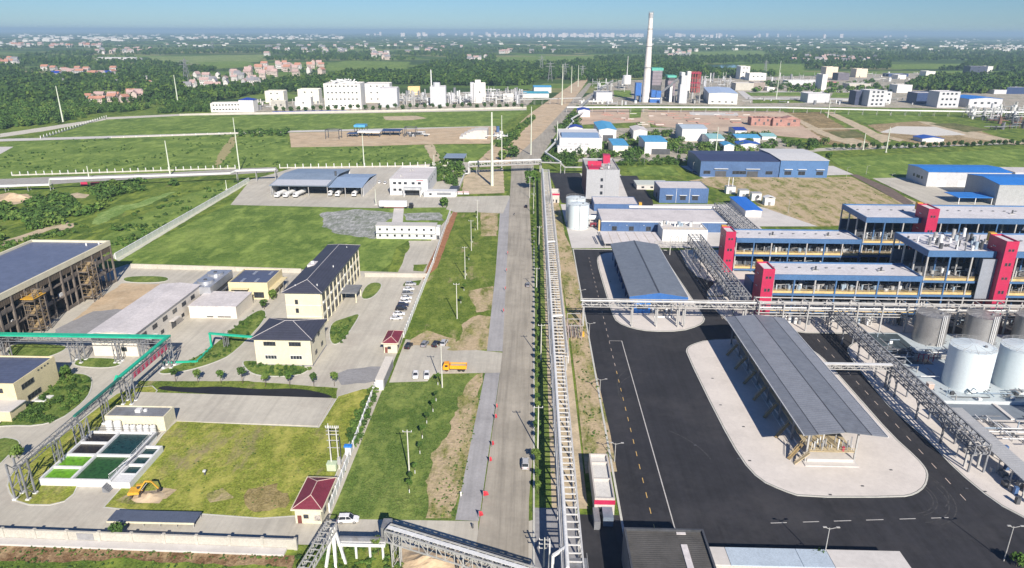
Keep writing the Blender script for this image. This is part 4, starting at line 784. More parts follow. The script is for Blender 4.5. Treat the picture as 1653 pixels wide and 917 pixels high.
for yy, z, r, m in ((-0.4, 8.7, .24, WHITE), (1.6, 8.65, .2, WSTEEL), (4.3, 8.7, .25, WSTEEL), (0.2, 6.4, .2, WSTEEL), (4.0, 6.5, .25, GSTEEL), (-0.2, 10.8, .15, WSTEEL), (3.8, 10.8, .16, WSTEEL)): cyl(hr, 'pipe', (62, yy, z), (205, yy, z), r, m, 8)
for i in range(26):
    x = rnd.uniform(63, 150); z = rnd.choice((6.2, 8.5)); yy = rnd.uniform(-1, 5); cyl(hr, 'valve', (x, yy, z+0.2), (x, yy, z+rnd.uniform(.7, 1.5)), 0.22, rnd.choice((WHITE, GSTEEL, WSTEEL)), 8)
# --- dark lattice racks heading north, and the one beside the canopy
def grid_rack(label, x0, x1, y0, y1, zb, zt, step, mat, cols, z0=0, pipes=4):
    o = thing('pipe_rack', label, 'pipe rack', ((x0+x1)/2, y0, 0)); w = x1-x0; L = y1-y0
    truss(o, (0, 0), (0, L), zb, zt, w, step, mat, chord=0.34, rung=0.24)
    for i in range(pipes):
        x = -w/2+w*(i+0.6)/(pipes+0.2); cyl(o, 'pipe', (x, 0, zb+0.35), (x, L, zb+0.35), 0.16+0.06*(i % 3), WSTEEL if i % 2 else GSTEEL, 8)
        if i % 2: cyl(o, 'pipe', (x+.2, 0, zt+0.25), (x+.2, L, zt+0.25), 0.16, WSTEEL, 8)
    y = 0.5
    while y < L:
        for s in (-1, 1): box(o, 'column', s*w/2-0.2, s*w/2+0.2, y-0.2, y+0.2, 0, zb, mat)
        bar(o, 'cross_beam', (-w/2, y, zb-0.2), (w/2, y, zb-0.2), 0.25, 0.25, mat)
        for s in (-1, 1): bar(o, 'knee_brace', (s*w/2, y, zb-1.8), (s*w/2, y+1.8, zb), 0.14, 0.14, mat)
        y += cols
    return o
grid_rack('dark lattice pipe rack between the blue roofed shed and the red stair towers', 74.2, 80.0, 241, 324, 6.2, 10.0, 3.0, GSTEEL, 13.5, pipes=6)
grid_rack('dark lattice pipe rack running beside the long canopy and the white tanks', 106.2, 109.8, 147.5, 236, 5.6, 8.0, 2.6, GSTEEL, 12.4, pipes=4)
grid_rack('dark lattice pipe rack beside the bright blue roofed shelter', 104.5, 113.0, 322, 398, 5.0, 8.0, 3.4, GSTEEL, 15, pipes=7)
o = thing('pipe_bridge', 'white lattice pipe bridge linking the long canopy to the dark rack', 'pipe bridge', (86.0, 190, 0))
truss(o, (0, 0), (20.5, 0), 6.8, 8.2, 1.5, 1.9, WSTEEL, chord=0.22, rung=0.14); box(o, 'cover', 0, 20.5, -0.6, 0.6, 8.25, 8.4, WHITE)
for x in (20.2,):
    for s in (-1, 1): box(o, 'column', x-.25, x+.25, s*.9-.25, s*.9+.25, 0, 6.8, GSTEEL)
o = thing('pipe_bridge', 'grey low pipe bridge behind the blue ridged shed', 'pipe bridge', (58.5, 322.5, 0))
truss(o, (0, 0), (15, 0), 5.0, 6.4, 1.6, 2.5, WSTEEL); 
for x in (0.5, 7.5): box(o, 'column', x-.2, x+.2, -.3, .3, 0, 5, WSTEEL)
for i in range(3):
    x = 7.5+i*2.6; bar(o, 'pipe_loop', (x, 1.2, 5.6), (x, 1.2, 8.2), 0.16, 0.16, DSTEEL); bar(o, 'pipe_loop', (x+1.2, 1.2, 5.6), (x+1.2, 1.2, 8.2), 0.16, 0.16, DSTEEL); bar(o, 'pipe_loop', (x, 1.2, 8.2), (x+.6, 1.2, 8.9), 0.16, 0.16, DSTEEL); bar(o, 'pipe_loop', (x+1.2, 1.2, 8.2), (x+.6, 1.2, 8.9), 0.16, 0.16, DSTEEL)
o = thing('pipe_stand', 'rusty pipe stand and valves between the white rack and the asphalt kerb', 'pipe stand', (13.2, 222, 0))
for x in (0, 4.6):
    for y in (0, 6, 11): box(o, 'post', x-.12, x+.12, y-.12, y+.12, 0, 5.5, M('rust_pink_steel', (.34, .27, .27), .7, .15))
for k in range(8): bar(o, 'pipe', (.4+k*.55, 0, 1.0+.3*(k % 3)), (.4+k*.55, 11, 1.0+.3*(k % 3)), .2, .2, M('rust_pink_steel', (.34, .27, .27)) if k % 2 else WSTEEL)
for y in (0, 6, 11): bar(o, 'beam', (0, y, 5.5), (4.6, y, 5.5), .2, .2, WSTEEL)
box(o, 'yellow_cabinet', 5.0, 5.7, 3, 4, 0, 1.8, YEL)
# --- ridged loading shed on the upper island
ls = thing('loading_shed', 'loading shed with grey ridged roof and blue gable on the upper paved island', 'shed', (36.9, 245.0, 0))
W, D, H = 21.0, 68.5, 7.6
RG2 = M('blue_grey_roof', (0.205, 0.23, 0.265), 0.5, 0.05, metal=0.2, ribs=('y', 0.9, 0.12), scale=0.06)
r = gable(ls, W, D, H+0.3, 1.6, 0.3, RG2, 'y', t=0.15)
bar(r, 'ridge_cap', (W/2, -0.3, H+1.95), (W/2, D+0.3, H+1.95), 0.5, 0.16, DSTEEL)
BLF = M('fascia_blue', (0.035, 0.13, 0.38), 0.45, 0.05)
mesh(ls, 'gable_fascia', [(-.3, -.35, H-1.2), (W+.3, -.35, H-1.2), (W+.3, -.35, H+.25), (W/2, -.35, H+1.85), (-.3, -.35, H+.25), (-.3, -.45, H-1.2), (W+.3, -.45, H-1.2), (W+.3, -.45, H+.25), (W/2, -.45, H+1.85), (-.3, -.45, H+.25)], [(0, 1, 2, 3, 4), (9, 8, 7, 6, 5), (0, 5, 6, 1), (1, 6, 7, 2), (2, 7, 8, 3), (3, 8, 9, 4), (4, 9, 5, 0)], BLF)
bar(ls, 'eave_gutter', (-0.35, 0, H+0.15), (-0.35, D, H+0.15), 0.25, 0.3, DSTEEL); bar(ls, 'eave_gutter', (W+0.35, 0, H+0.15), (W+0.35, D, H+0.15), 0.25, 0.3, WHITE)
for i in range(8):
    y = 1+i*9.5
    for x in (1.0, W-1.0): box(ls, 'column', x-.2, x+.2, y-.2, y+.2, 0, H, BLUED)
    bar(ls, 'roof_beam', (0.5, y, H-0.2), (W-.5, y, H-.2), 0.25, 0.4, GSTEEL)
box(ls, 'side_wall', 2.2, 2.4, 12, D-4, 0.3, 6.0, BLUED); box(ls, 'dock', 2.6, W-2.4, 10, D-3, 0, 1.3, CONC_D)
for i in range(7): y = 14+i*7.5; box(ls, 'loading_arm', 1.0, 2.1, y, y+2.2, 0.3, 2.8, BLUEP); cyl(ls, 'arm_pipe', (1.4, y+1, 2.8), (1.4, y+1, 5.4), .12, WSTEEL, 8)
for i in range(5): y = 14+i*10; cyl(ls, 'vessel', (10, y, 1.3), (10, y, 4.0), 1.2, WSTEEL, 12)
kb = box(ls, 'blue_cabin', 2.2, 8.2, 2.5, 6.5, 0, 4.2, BLUER); box(kb, 'cabin_window', -0.35, 0.35, -0.51, -0.45, -0.05, 0.25, GLASS)
for x in (10.5, 14.5, 16.5): cyl(ls, 'pump', (x, 4, 0), (x, 4, 1.8), 0.5, WHITE, 10)
box(ls, 'eyewash_box', 8.9, 9.7, 3.0, 3.8, 0, 2.3, WHITE); box(ls, 'low_wall', 9, 16.5, -1.6, -1.3, 0, 0.7, WHITE)
# --- big sloping grey canopy
cp = thing('canopy', 'huge grey sheet metal canopy over the tanker loading platform', 'canopy', (65.7, 147.8, 0))
W, D, H = 19.6, 74.0, 9.2
drain_x = 0
CAN = M('canopy_sheet', (0.225, 0.24, 0.265), 0.42, 0.05, metal=0.25, ribs=('y', 1.0, 0.10), scale=0.06); CANL = M('canopy_sheet_light', (0.32, 0.335, 0.36), 0.4, 0.06, metal=0.25, ribs=('y', 1.0, 0.3), scale=0.3)
def zr(x): return H+0.4+1.1*(1-abs(x-W*0.5)/(W*0.5))
xs = [0.0, 3.3, 9.6, 15.9, 19.6]
for i, (a, b_, m) in enumerate(((0.0, 3.2, CAN), (3.4, 9.5, CANL), (9.8, 15.6, CAN), (15.9, 19.6, CANL))):
    vs = []
    for z_ in (0, -0.14):
        for x, y in ((a, 0), (b_, 0), (b_, D), (a, D)): vs.append((x, y, zr(x)+z_))
    mesh(cp, 'roof_panel', vs, [(0, 1, 2, 3), (7, 6, 5, 4), (0, 4, 5, 1), (1, 5, 6, 2), (2, 6, 7, 3), (3, 7, 4, 0)], m)
for x in (3.3, 9.65, 15.75): bar(cp, 'gutter', (x, 0.05, zr(x)-0.06), (x, D-.05, zr(x)-0.06), 0.34, 0.12, DSTEEL)
bar(cp, 'edge_trim', (-0.1, 0, zr(0)), (-0.1, D, zr(0)), 0.14, 0.3, WHITE); bar(cp, 'edge_trim', (W+.1, 0, zr(0)), (W+.1, D, zr(0)), 0.14, 0.3, WHITE)
box(cp, 'loading_platform', 3.0, 14.2, 3, D-1, 0.22, 1.2, CONC_L); box(cp, 'bund', 2.0, 15.0, 1.2, D-2, 0.22, 0.45, CONC_L)
TAN = M('tan_steel', (.46, .38, .24), .6, .1)
box(cp, 'mezzanine_deck', 3.2, 14.0, 2.8, D-2, 3.3, 3.5, TAN)
for i in range(8):
    y = 3.2+i*9.9
    for x in (2.6, 14.4): box(cp, 'column', x-.2, x+.2, y-.2, y+.2, 0.2, H+0.6, WSTEEL if i == 0 else GSTEEL)
    bar(cp, 'roof_beam', (0.3, y, zr(0)-0.35), (W/2, y, zr(W/2)-.35), 0.2, 0.35, GSTEEL); bar(cp, 'roof_beam', (W/2, y, zr(W/2)-.35), (W-.3, y, zr(0)-.35), 0.2, 0.35, GSTEEL)
    if i < 7:
        bar(cp, 'stair', (2.6, y+3.0, 3.4), (-1.2, y+0.8, 0.4), 0.9, 0.22, M('ochre_steel', (0.30, 0.22, 0.11), 0.6, 0.1)); bar(cp, 'stair_rail', (2.6, y+2.6, 4.4), (-1.2, y+.4, 1.4), 0.07, 0.07, LYEL); bar(cp, 'stair_rail', (2.6, y+3.4, 4.4), (-1.2, y+1.2, 1.4), 0.07, 0.07, LYEL)
        for k in range(3): cyl(cp, 'loading_arm', (5+k*3.0, y+4, 3.5), (5+k*3.0, y+4, 6.2), 0.16, WHITE if k % 2 else GSTEEL, 8); bar(cp, 'arm_reach', (5+k*3.0, y+4, 6.1), (3+k*3.0, y+5.5, 5.4), 0.14, 0.14, WHITE)
for z in (4.0, 4.5): bar(cp, 'handrail', (3.2, 2.8, z), (14.0, 2.8, z), 0.07, 0.07, TAN); bar(cp, 'handrail', (3.2, 2.8, z), (3.2, D-2, z), 0.07, 0.07, TAN)
for i in range(10): bar(cp, 'rail_post', (3.2+i*1.2, 2.8, 3.5), (3.2+i*1.2, 2.8, 4.5), 0.06, 0.06, TAN)
for i in range(24): x = rnd.uniform(3.4, 13.8); y = rnd.uniform(3.2, 7); cyl(cp, 'valve', (x, y, 3.5), (x, y, 3.5+rnd.uniform(.8, 3.2)), rnd.uniform(.08, .2), rnd.choice((WHITE, GSTEEL, WSTEEL)), 8)
cyl(cp, 'red_drum', (11.4, 3.3, 3.5), (11.4, 3.3, 4.6), 0.35, REDP, 10)
for z_ in (0, 1.0, .5): bar(cp, 'stair_front', (3.0, 2.4, 3.3+z_), (-0.4, 2.2, .3+z_), .9 if z_ == 0 else .07, .2 if z_ == 0 else .07, TAN)
# --- process building rows with red stair towers
ROOFP = M('pale_roof_membrane', (0.62, 0.61, 0.63), 0.7, 0.05, dirt=(0.45, 0.44, 0.46), dirt_amt=0.2, scale=0.1)
FASC = M('fascia_steel_blue', (0.06, 0.14, 0.29), 0.45, 0.06, scale=0.2); FASD = M('fascia_dark_side', (0.055, 0.155, 0.36), 0.45)
EQ = [WSTEEL, GSTEEL, M('light_blue_vessel', (0.30, 0.38, 0.46), 0.4, 0.1), DSTEEL, WHITE]
def block(label, x0, x1, y0, y1, H, floors, bay, fas=2.2, seed=1, vents=True, name='process_building', clutter=False):
    o = thing(name, label, 'building', (x0, y0, 0)); W, D = x1-x0, y1-y0; r = random.Random(seed)
    box(o, 'roof', 0.5, W-0.5, 0.5, D-0.5, H-0.75, H-0.55, ROOFP)
    b = MB(); b.box(0, W, 0, .5, H-fas, H); b.box(0, W, D-.5, D, H-fas, H); b.box(0, .5, .5, D-.5, H-fas, H); b.box(W-.5, W, .5, D-.5, H-fas, H); b.build(o, 'fascia', FASC)
    nb = max(1, round(W/bay)); dep = 2 if D > 20 else 1
    for i in range(nb+1):
        x = 0.3+(W-0.6)*i/nb
        for y in [0.3+(D-0.6)*k/(dep+1) for k in range(dep+2)]: box(o, 'column', x-.25, x+.25, y-.25, y+.25, 0, H-fas, FASC if i % 2 else WSTEEL)
    for k, z in enumerate(floors):
        box(o, 'floor_slab', 0.2, W-0.2, 0.6, D-0.3, z, z+0.25, M('deck_grating', (.17, .17, .17), .8, .1)); box(o, 'shade_screen', 1, W-1, D*.42, D*.42+.2, z+.25, z+(3.6 if k == 0 and H-z > 9 else 2.4), M('shade_screen_dark', (.05, .06, .08), .7, .2, scale=1.5)); [bar(o, 'guard_rail', (.3, .45, z+zz), (W-.3, .45, z+zz), .07, .07, LYEL) for zz in (1.3, 1.6)]  # added dark screen and darkened grating paint the shade inside the decks
        bar(o, 'floor_beam', (0, 0.15, z-0.35), (W, 0.15, z-0.35), 0.35, 0.8, FASC)
        box(o, 'toe_board', 0.3, W-0.3, 0.35, 0.55, z+0.1, z+1.0, LYEL)
        for i in range(nb):
            for j in range(6):
                x = 0.6+(W-1.2)*(i+0.1+j*0.15)/nb; y = r.uniform(1.5, D*0.7); rad = r.uniform(.2, .8); hh = r.uniform(1.3, 3.0)
                cyl(o, 'vessel', (x, y, z+0.25), (x, y, z+hh), rad, EQ[r.randrange(5)], 10)
                if j % 2: bar(o, 'pipe', (x, y, z+hh), (x+r.uniform(1.5, 4), y, z+hh+.2), 0.16, 0.16, EQ[r.randrange(3)])
                if j % 3 == 0: bar(o, 'riser', (x+.5, .9, z), (x+.5, .9, z+r.uniform(2.5, 4.6)), 0.14, 0.14, EQ[r.randrange(5)])
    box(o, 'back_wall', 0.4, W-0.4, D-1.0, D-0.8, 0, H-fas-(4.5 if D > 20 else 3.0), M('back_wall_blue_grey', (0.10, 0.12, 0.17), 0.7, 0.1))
    if vents:
        for i in range(int(W/5)): cyl(o, 'roof_vent', (3+i*5, D*0.62, H-0.55), (3+i*5, D*0.62, H-0.2), 0.5, GSTEEL, 10)
        for fx in (0.33, 0.78): cyl(o, 'roof_fan', (W*fx, D*0.45, H-0.55), (W*fx, D*0.45, H+1.1), 0.35, DSTEEL, 10); box(o, 'fan_base', W*fx-1.3, W*fx+1.3, D*0.45-.7, D*.45+.7, H-0.55, H-0.3, WSTEEL)
    if clutter:
        for i in range(46):
            x = r.gauss(16, 9); y = r.uniform(2, D-3)
            if not 1 < x < W-2: continue
            hh = r.uniform(0.8, 3.4); cyl(o, 'roof_vessel', (x, y, H-0.55), (x, y, H-0.55+hh), r.uniform(.2, .8), EQ[r.randrange(5)], 10)
            if i % 3 == 0: bar(o, 'roof_pipe', (x, y, H+hh*0.6), (x+r.uniform(-4, 4), y+r.uniform(-3, 3), H+hh*.6), 0.15, 0.15, EQ[r.randrange(2)])
    return o
def red_tower(label, x0, y0, H, depth=9.0, wide=4.3, rows=3, yellow=True):
    o = thing('stair_tower', label, 'stair tower', (x0, y0, 0)); box(o, 'wall', 0, wide, 0, depth, 0, H-0.4, REDP); 
    b = MB(); b.box(0, wide, 0, .3, H-.4, H+.3); b.box(0, wide, depth-.3, depth, H-.4, H+.3); b.box(0, .3, .3, depth-.3, H-.4, H+.3); b.box(wide-.3, wide, .3, depth-.3, H-.4, H+.3); b.build(o, 'parapet', REDP)
    box(o, 'roof', .3, wide-.3, .3, depth-.3, H-.4, H-.25, ROOFP)
    for k in range(rows):
        z = H-3.0-k*(H-4)/rows
        for x in (1.6, 2.8): win(o, wide, depth, 'front', x, z, 0.8, 1.2 if k % 2 else 0.9, DSTEEL, bars=0)
        win(o, wide, depth, 'left', depth*0.4, z, 1.6, 0.25, WHITE, bars=0)
    if yellow: box(o, 'yellow_stair_head', 0.4, 2.6, depth+0.1, depth+2.0, H-2.6, H+0.6, YEL)
    return o
def row(y0, tag_, H1, H2, s):
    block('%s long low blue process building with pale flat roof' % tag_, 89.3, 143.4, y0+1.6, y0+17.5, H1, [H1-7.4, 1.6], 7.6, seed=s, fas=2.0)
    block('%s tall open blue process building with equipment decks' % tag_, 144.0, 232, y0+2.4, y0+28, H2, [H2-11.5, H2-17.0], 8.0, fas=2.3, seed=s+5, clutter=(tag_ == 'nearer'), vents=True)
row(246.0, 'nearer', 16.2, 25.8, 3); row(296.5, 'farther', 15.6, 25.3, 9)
red_tower('small red stair tower at the left end of the nearer blue building', 84.7, 245.8, 18.6)
red_tower('red stair tower behind the dark lattice rack at the farther blue building', 84.2, 296.5, 18.6)
red_tower('tallest red stair tower with a column of small windows, nearer row', 168.3, 244.6, 30.4, 10, 4.4, 5)
red_tower('distant red stair tower rising from the farther blue roof', 167.3, 294.8, 30.0, 10, 4.6, 4)
o = thing('wall_panel', 'smooth light grey cladding panel left of the tallest red tower', 'cladding', (161, 247.2, 0)); box(o, 'panel', 2.2, 7.2, 0, 0.4, 8, 23.2, M('light_grey_cladding', (0.26, 0.285, 0.33), 0.4, 0.05)); box(o, 'panel', 7.2, 7.6, 0, 12, 8, 23.2, M('light_grey_cladding', (0.26, 0.285, 0.33)))
for i, (x, y0_) in enumerate(((88.5, 268), (101, 285))):
    o = bld('low_annex', ('nearer' if i == 0 else 'farther')+' low annex with pale roof tucked between the red stair towers', (x, y0_), 34, 10, 6.0, BLUEP, ROOFP, 'parapet', ph=0.4)
    for k in range(5): cyl(o, 'roof_vent', (3+k*6, 5, 5.7), (3+k*6, 5, 6.6), 0.35, WHITE, 8)
# --- blue sheds north of the asphalt
# equipment standing between the east-west rack and the process buildings
for gi, (gx0, gx1, lab) in enumerate(((90, 118, 'pumps and vessels under the rack at the small red tower'), (119, 150, 'pumps and vessels under the rack left of the steel tanks'), (151, 200, 'pumps and vessels under the rack behind the steel tanks'))):
    o = thing('pump_group', lab, 'equipment', (gx0, 238, 0)); r = random.Random(gi+70)
    for i in range(46):
        x, y = r.uniform(0, gx1-gx0), r.uniform(.5, 7.5); h_ = r.uniform(.8, 4.2)
        if i % 3: cyl(o, 'vessel', (x, y, .2), (x, y, h_), r.uniform(.2, .7), EQ[r.randrange(5)], 8)
        else: bar(o, 'pipe', (x, y, h_), (x+r.uniform(1, 6), y, h_), .2, .2, EQ[r.randrange(3)])
o = bld('long_warehouse', 'long blue warehouse with pale pinkish roof behind the white tank farm lean-to', (37.0, 363.4), 66, 29, 5.6, BLUEP, PINKR, 'parapet', ph=0.3)
for x in (7, 16, 25): win(o, 66, 29, 'front', x, 1.7, 2.6, 2.4, DSTEEL); box(o, 'lamp', x-2.6, x-2.3, -0.3, -0.01, 3.4, 3.7, WHITE)
box(o, 'eave_strip', -0.1, 66.1, -0.15, 0.0, 5.25, 5.75, WHITE)
for x in (8.8, 20, 31, 44, 56): box(o, 'wall_joint', x-.05, x+.05, -0.04, 0, 0.2, 5.2, BLUED)
box(o, 'yellow_post_box', -1.4, -0.6, 0, 1.6, 0, 6.0, LYEL)
o = bld('blue_workshop', 'blue box workshop with three front windows near the sandy field', (79.0, 431.5), 30, 22, 9.3, BLUEP, PINKR, 'parapet', ph=0.3)
for x in (6, 14.5, 22): win(o, 30, 22, 'front', x, 3.2, 3.6, 2.6, DSTEEL); box(o, 'door_hood', x-2.3, x+2.3, -1.0, 0, 4.9, 5.1, WHITE)
for x in (10.3, 18.5): box(o, 'downpipe', x-.1, x+.1, -0.15, 0, 0, 9.0, WHITE)
win(o, 30, 22, 'left', 12, 3, 3, 3, DSTEEL)
o = bld('blue_store', 'low blue store with pale roof beside the grey office tower', (36.8, 408), 26, 20, 4.4, BLUEP, PINKR, 'parapet', ph=0.3)
box(o, 'yellow_cabinet', 26.5, 28.2, 1, 3, 0, 5.2, YEL); 
o = bld('pale_shed', 'pale green-white roofed shed beside the blue box workshop', (70.5, 470), 21, 15, 3.2, CONC_L, M('pale_green_roof', (0.52, 0.56, 0.52), 0.7, 0.04), 'flat', e=0.3)
for x in (4, 10, 16): win(o, 21, 15, 'front', x, 1.7, 1.8, 1.2, DSTEEL)
o = thing('duct_run', 'long white roof-level duct between the blue store and long warehouse', 'duct', (56, 398, 0)); cyl(o, 'duct', (0, 0, 5.2), (52, 0, 5.2), 0.9, WHITE, 12); cyl(o, 'duct', (0, 2.2, 5.0), (52, 2.2, 5.0), 0.5, WSTEEL, 10)
for x in (2, 14, 26, 38, 50): box(o, 'support', x-.2, x+.2, .7, 1.1, 0, 4.3, WSTEEL)
# white lean-to and treatment box
o = thing('white_awning', 'white ribbed awning roof in front of the long blue warehouse', 'awning', (35.8, 332.5, 0))
mesh(o, 'roof', [(0, 0, 2.6), (29, 0, 2.6), (27.4, 17.5, 3.6), (-.6, 17.5, 3.6), (0, 0, 2.4), (29, 0, 2.4), (27.4, 17.5, 3.4), (-.6, 17.5, 3.4)], [(0, 1, 2, 3), (7, 6, 5, 4), (0, 4, 5, 1), (1, 5, 6, 2), (2, 6, 7, 3), (3, 7, 4, 0)], PINKR)
for i in range(6): bar(o, 'roof_seam', (4+i*4.6, 0.1, 2.68), (4+i*4.4-.6, 17.3, 3.68), 0.12, 0.1, M('seam_tan', (0.5, 0.42, 0.3), 0.7))
for x in (0.5, 9.8, 19, 28): box(o, 'post', x-.15, x+.15, .2, .5, 0, 2.4, WSTEEL)
for x in (-1.6, -.8): bar(o, 'pipe', (x, 1, 3.8), (x-.6, 14, 4.2), 0.4, 0.4, GSTEEL)
o = bld('treatment_box', 'white treatment box with pipe hoops and clutter on its roof', (66.3, 345.5), 22.5, 14.5, 6.2, WHITE, CONC_L, 'parapet', ph=0.5)
for i in range(18): x, y = rnd.uniform(1, 21), rnd.uniform(8, 13.5); cyl(o, 'roof_unit', (x, y, 5.8), (x, y, 6.3+rnd.uniform(.3, 1.6)), rnd.uniform(.3, .8), rnd.choice((WHITE, WSTEEL, EQ[2])), 10)
for i in range(11): bar(o, 'roof_rail', (0.6+i*2.1, 0.4, 6.2), (.6+i*2.1, .4, 7.0), 0.08, 0.08, LYEL)
bar(o, 'roof_rail', (.6, .4, 7.0), (21.6, .4, 7.0), .08, .08, LYEL)
# --- white storage tanks by the road, grey office tower
TANKW = M('tank_white', (0.62, 0.70, 0.73), 0.4, 0.01, fine=.08, dirt=(0.5, 0.52, 0.52), dirt_amt=0.12, scale=0.2)
def tank(label, x, y, r, H, mat, ladder=True, group=None, roofm=None, cone=0.8):
    o = thing('storage_tank', label, 'tank', (x, y, 0), 0, group); cyl(o, 'shell', (0, 0, 0.3), (0, 0, H), r, mat, 40); cyl(o, 'plinth', (0, 0, 0), (0, 0, 0.3), r+0.5, CONC_L, 40)
    c = cyl(o, 'cone_roof', (0, 0, H+.03), (0, 0, H+cone), r+0.08, roofm or mat, 40, 0.12)
    for k in range(10):
        a = k*0.628; bar(o, 'roof_rib', (math.cos(a)*r*.15, math.sin(a)*r*.15, H+cone*.87+.05), (math.cos(a)*r, math.sin(a)*r, H+.06), 0.08, 0.06, WSTEEL)
    b = MB(); n = 20
    for i in range(n):
        a, a2 = i*2*math.pi/n, (i+1)*2*math.pi/n; p, q = (math.cos(a)*r, math.sin(a)*r), (math.cos(a2)*r, math.sin(a2)*r)
        b.bar((*p, H), (*p, H+1.0), .05, .05); b.bar((*p, H+1), (*q, H+1), .05, .05); b.bar((*p, H+.5), (*q, H+.5), .04, .04)
    b.build(o, 'roof_railing', WSTEEL)
    for k in range(7): z = H*(k+1)/8; cyl(o, 'wind_girder', (0, 0, z-.04), (0, 0, z+.04), r+.03, mat, 40)
    if ladder: bar(o, 'ladder', (0.3, -r-.12, 0.3), (.3, -r-.12, H+.9), 0.35, 0.12, GSTEEL)
    for k in range(5): a = -1.9+k*.35; cyl(o, 'nozzle', (math.cos(a)*r, math.sin(a)*r, 1.1), (math.cos(a)*(r+.6), math.sin(a)*(r+.6), 1.1), .18, GSTEEL, 8)
    cyl(o, 'manway', (r*.4, -r*.3, H+.3), (r*.4, -r*.3, H+1.0), .45, GSTEEL, 10)
    return o
tank('large white tank with a dark vertical seam near the long white rack', 25.2, 370.0, 5.6, 13.2, TANKW)
tank('white tank mostly hidden behind the tank with the dark seam', 24.4, 383.5, 5.4, 13.6, TANKW)
t = thing('horizontal_vessel', 'white horizontal vessel lying right of the seamed white tank', 'vessel', (31.5, 384, 0)); cyl(t, 'shell', (0, 0, 2.2), (6.5, 0, 2.2), 1.4, WHITE, 20)
for x in (1.2, 5): box(t, 'saddle', x-.2, x+.2, -1.1, 1.1, 0, 1.2, CONC_L)
t = thing('red_skid', 'small dark red pump skid beside the seamed white tank', 'pump skid', (31.5, 371, 0)); box(t, 'frame', 0, 4.2, 0, 3.5, 0, 0.3, GSTEEL); box(t, 'casing', .4, 3.8, .4, 2.6, .3, 2.2, M('dark_red_casing', (0.22, 0.03, 0.05), .6)); cyl(t, 'motor', (1, .1, 1), (3, .1, 1), .4, GSTEEL)
GREYB = M('grey_cladding', (0.36, 0.37, 0.39), 0.6, 0.03, scale=0.15, dirt=(.30, .31, .33), dirt_amt=.15)
o = bld('grey_tower_block', 'tall grey clad block with red roof housing at the top of the asphalt road', (34.2, 440), 20.6, 42, 18.8, GREYB, M('tower_roof_grey', (0.42, 0.41, 0.40), .8, .06), 'parapet', ph=0.8)
for z in (4.0, 8.2, 12.4): win(o, 20.6, 42, 'front', 9.6, z, 1.6, 2.0, DSTEEL, bars=0)
box(o, 'wall_joint', 11.6, 11.75, -0.05, 0, 0, 18, M('joint_grey', (0.25, .26, .28), .6)); box(o, 'side_panel_red', -0.12, 0.0, 3, 39, 1, 17.9, M('dark_red_panel', (0.16, 0.02, 0.05), .5, .06))
ra = box(o, 'red_roof_housing', 1.5, 10.5, 3.5, 15, 18.15, 18.9, REDP); box(o, 'red_screen', 1.5, 10.5, 15, 15.4, 18.0, 21.6, REDP); box(o, 'red_stair_head', 12.5, 17.0, 26, 33, 18.0, 23.5, REDP)
box(o, 'louvre_box', 8.5, 10.4, 1.5, 4, 18.9, 19.8, WSTEEL)
for i in range(12): x, y = rnd.uniform(2, 19), rnd.uniform(4, 24); cyl(o, 'roof_vent', (x, y, 18), (x, y, 18.6+rnd.random()*1.6), rnd.uniform(.2, .5), EQ[i % 5], 8)
for i in range(7): bar(o, 'roof_pipe', (12+i, 1+i*.4, 18.2), (11+i*1.3, 12, 18.5), .12, .12, WSTEEL)
# --- tank farm
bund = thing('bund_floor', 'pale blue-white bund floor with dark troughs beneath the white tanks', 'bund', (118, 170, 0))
box(bund, 'trough_or_shade', .5, 11, 37, 61, .36, .42, M('floor_shade_paint', (.05, .075, .09), .4, .15)); box(bund, 'floor', 0, 60, 12, 62, 0.1, 0.35, M('bund_blue_white', (0.44, 0.50, 0.53), .7, .05)); box(bund, 'kerb_wall', -0.4, 0, 8, 62, 0.1, 1.2, M('bund_wall', (.50, .55, .57), .7, .05)); box(bund, 'kerb_wall', 0, 60, 11.6, 12, 0.1, 1.2, M('bund_wall', (.50, .55, .57)))  # thin dark box paints shade onto the bund floor; no trough here
box(bund, 'trough_or_shade', 1, 60, 3, 11.5, 0.24, 0.3, M('trough_blue_grey', (0.16, 0.19, 0.23), .5, .08)); box(bund, 'trough_divider', 14, 15, 3, 11.5, .3, .7, CONC_L); box(bund, 'trough_divider', 30, 31, 3, 11.5, .3, .7, CONC_L)
tank('full white tank in front, left of the pair at the right edge', 131.0, 193.5, 6.1, 13.0, TANKW, False)
tank('right-hand white tank partly cut by the right photo edge', 146.2, 193.8, 6.1, 13.0, TANKW, False)
STT = M('stainless_shell', (0.34, 0.335, 0.33), 0.38, 0.06, metal=0.45, dirt=(.2, .19, .18), dirt_amt=.2)
for i, x in enumerate((137.0, 153.5, 170)):
    o = tank(('leftmost', 'middle', 'rightmost')[i]+' of the dull stainless tanks standing behind the white pair', x, 226-i*.4, 5.0, 10.4, STT, False, cone=0.5)
    for dx in (0.4, 1.0, 1.6): cyl(o, 'side_pipe', (dx, -5.3, 0.3), (dx, -5.3, 11.6), 0.14, WHITE, 8)
tank('grey tank sliced by the right photo edge below the white pair', 133.6+12.6, 166, 4.2, 11.0, STT, False)
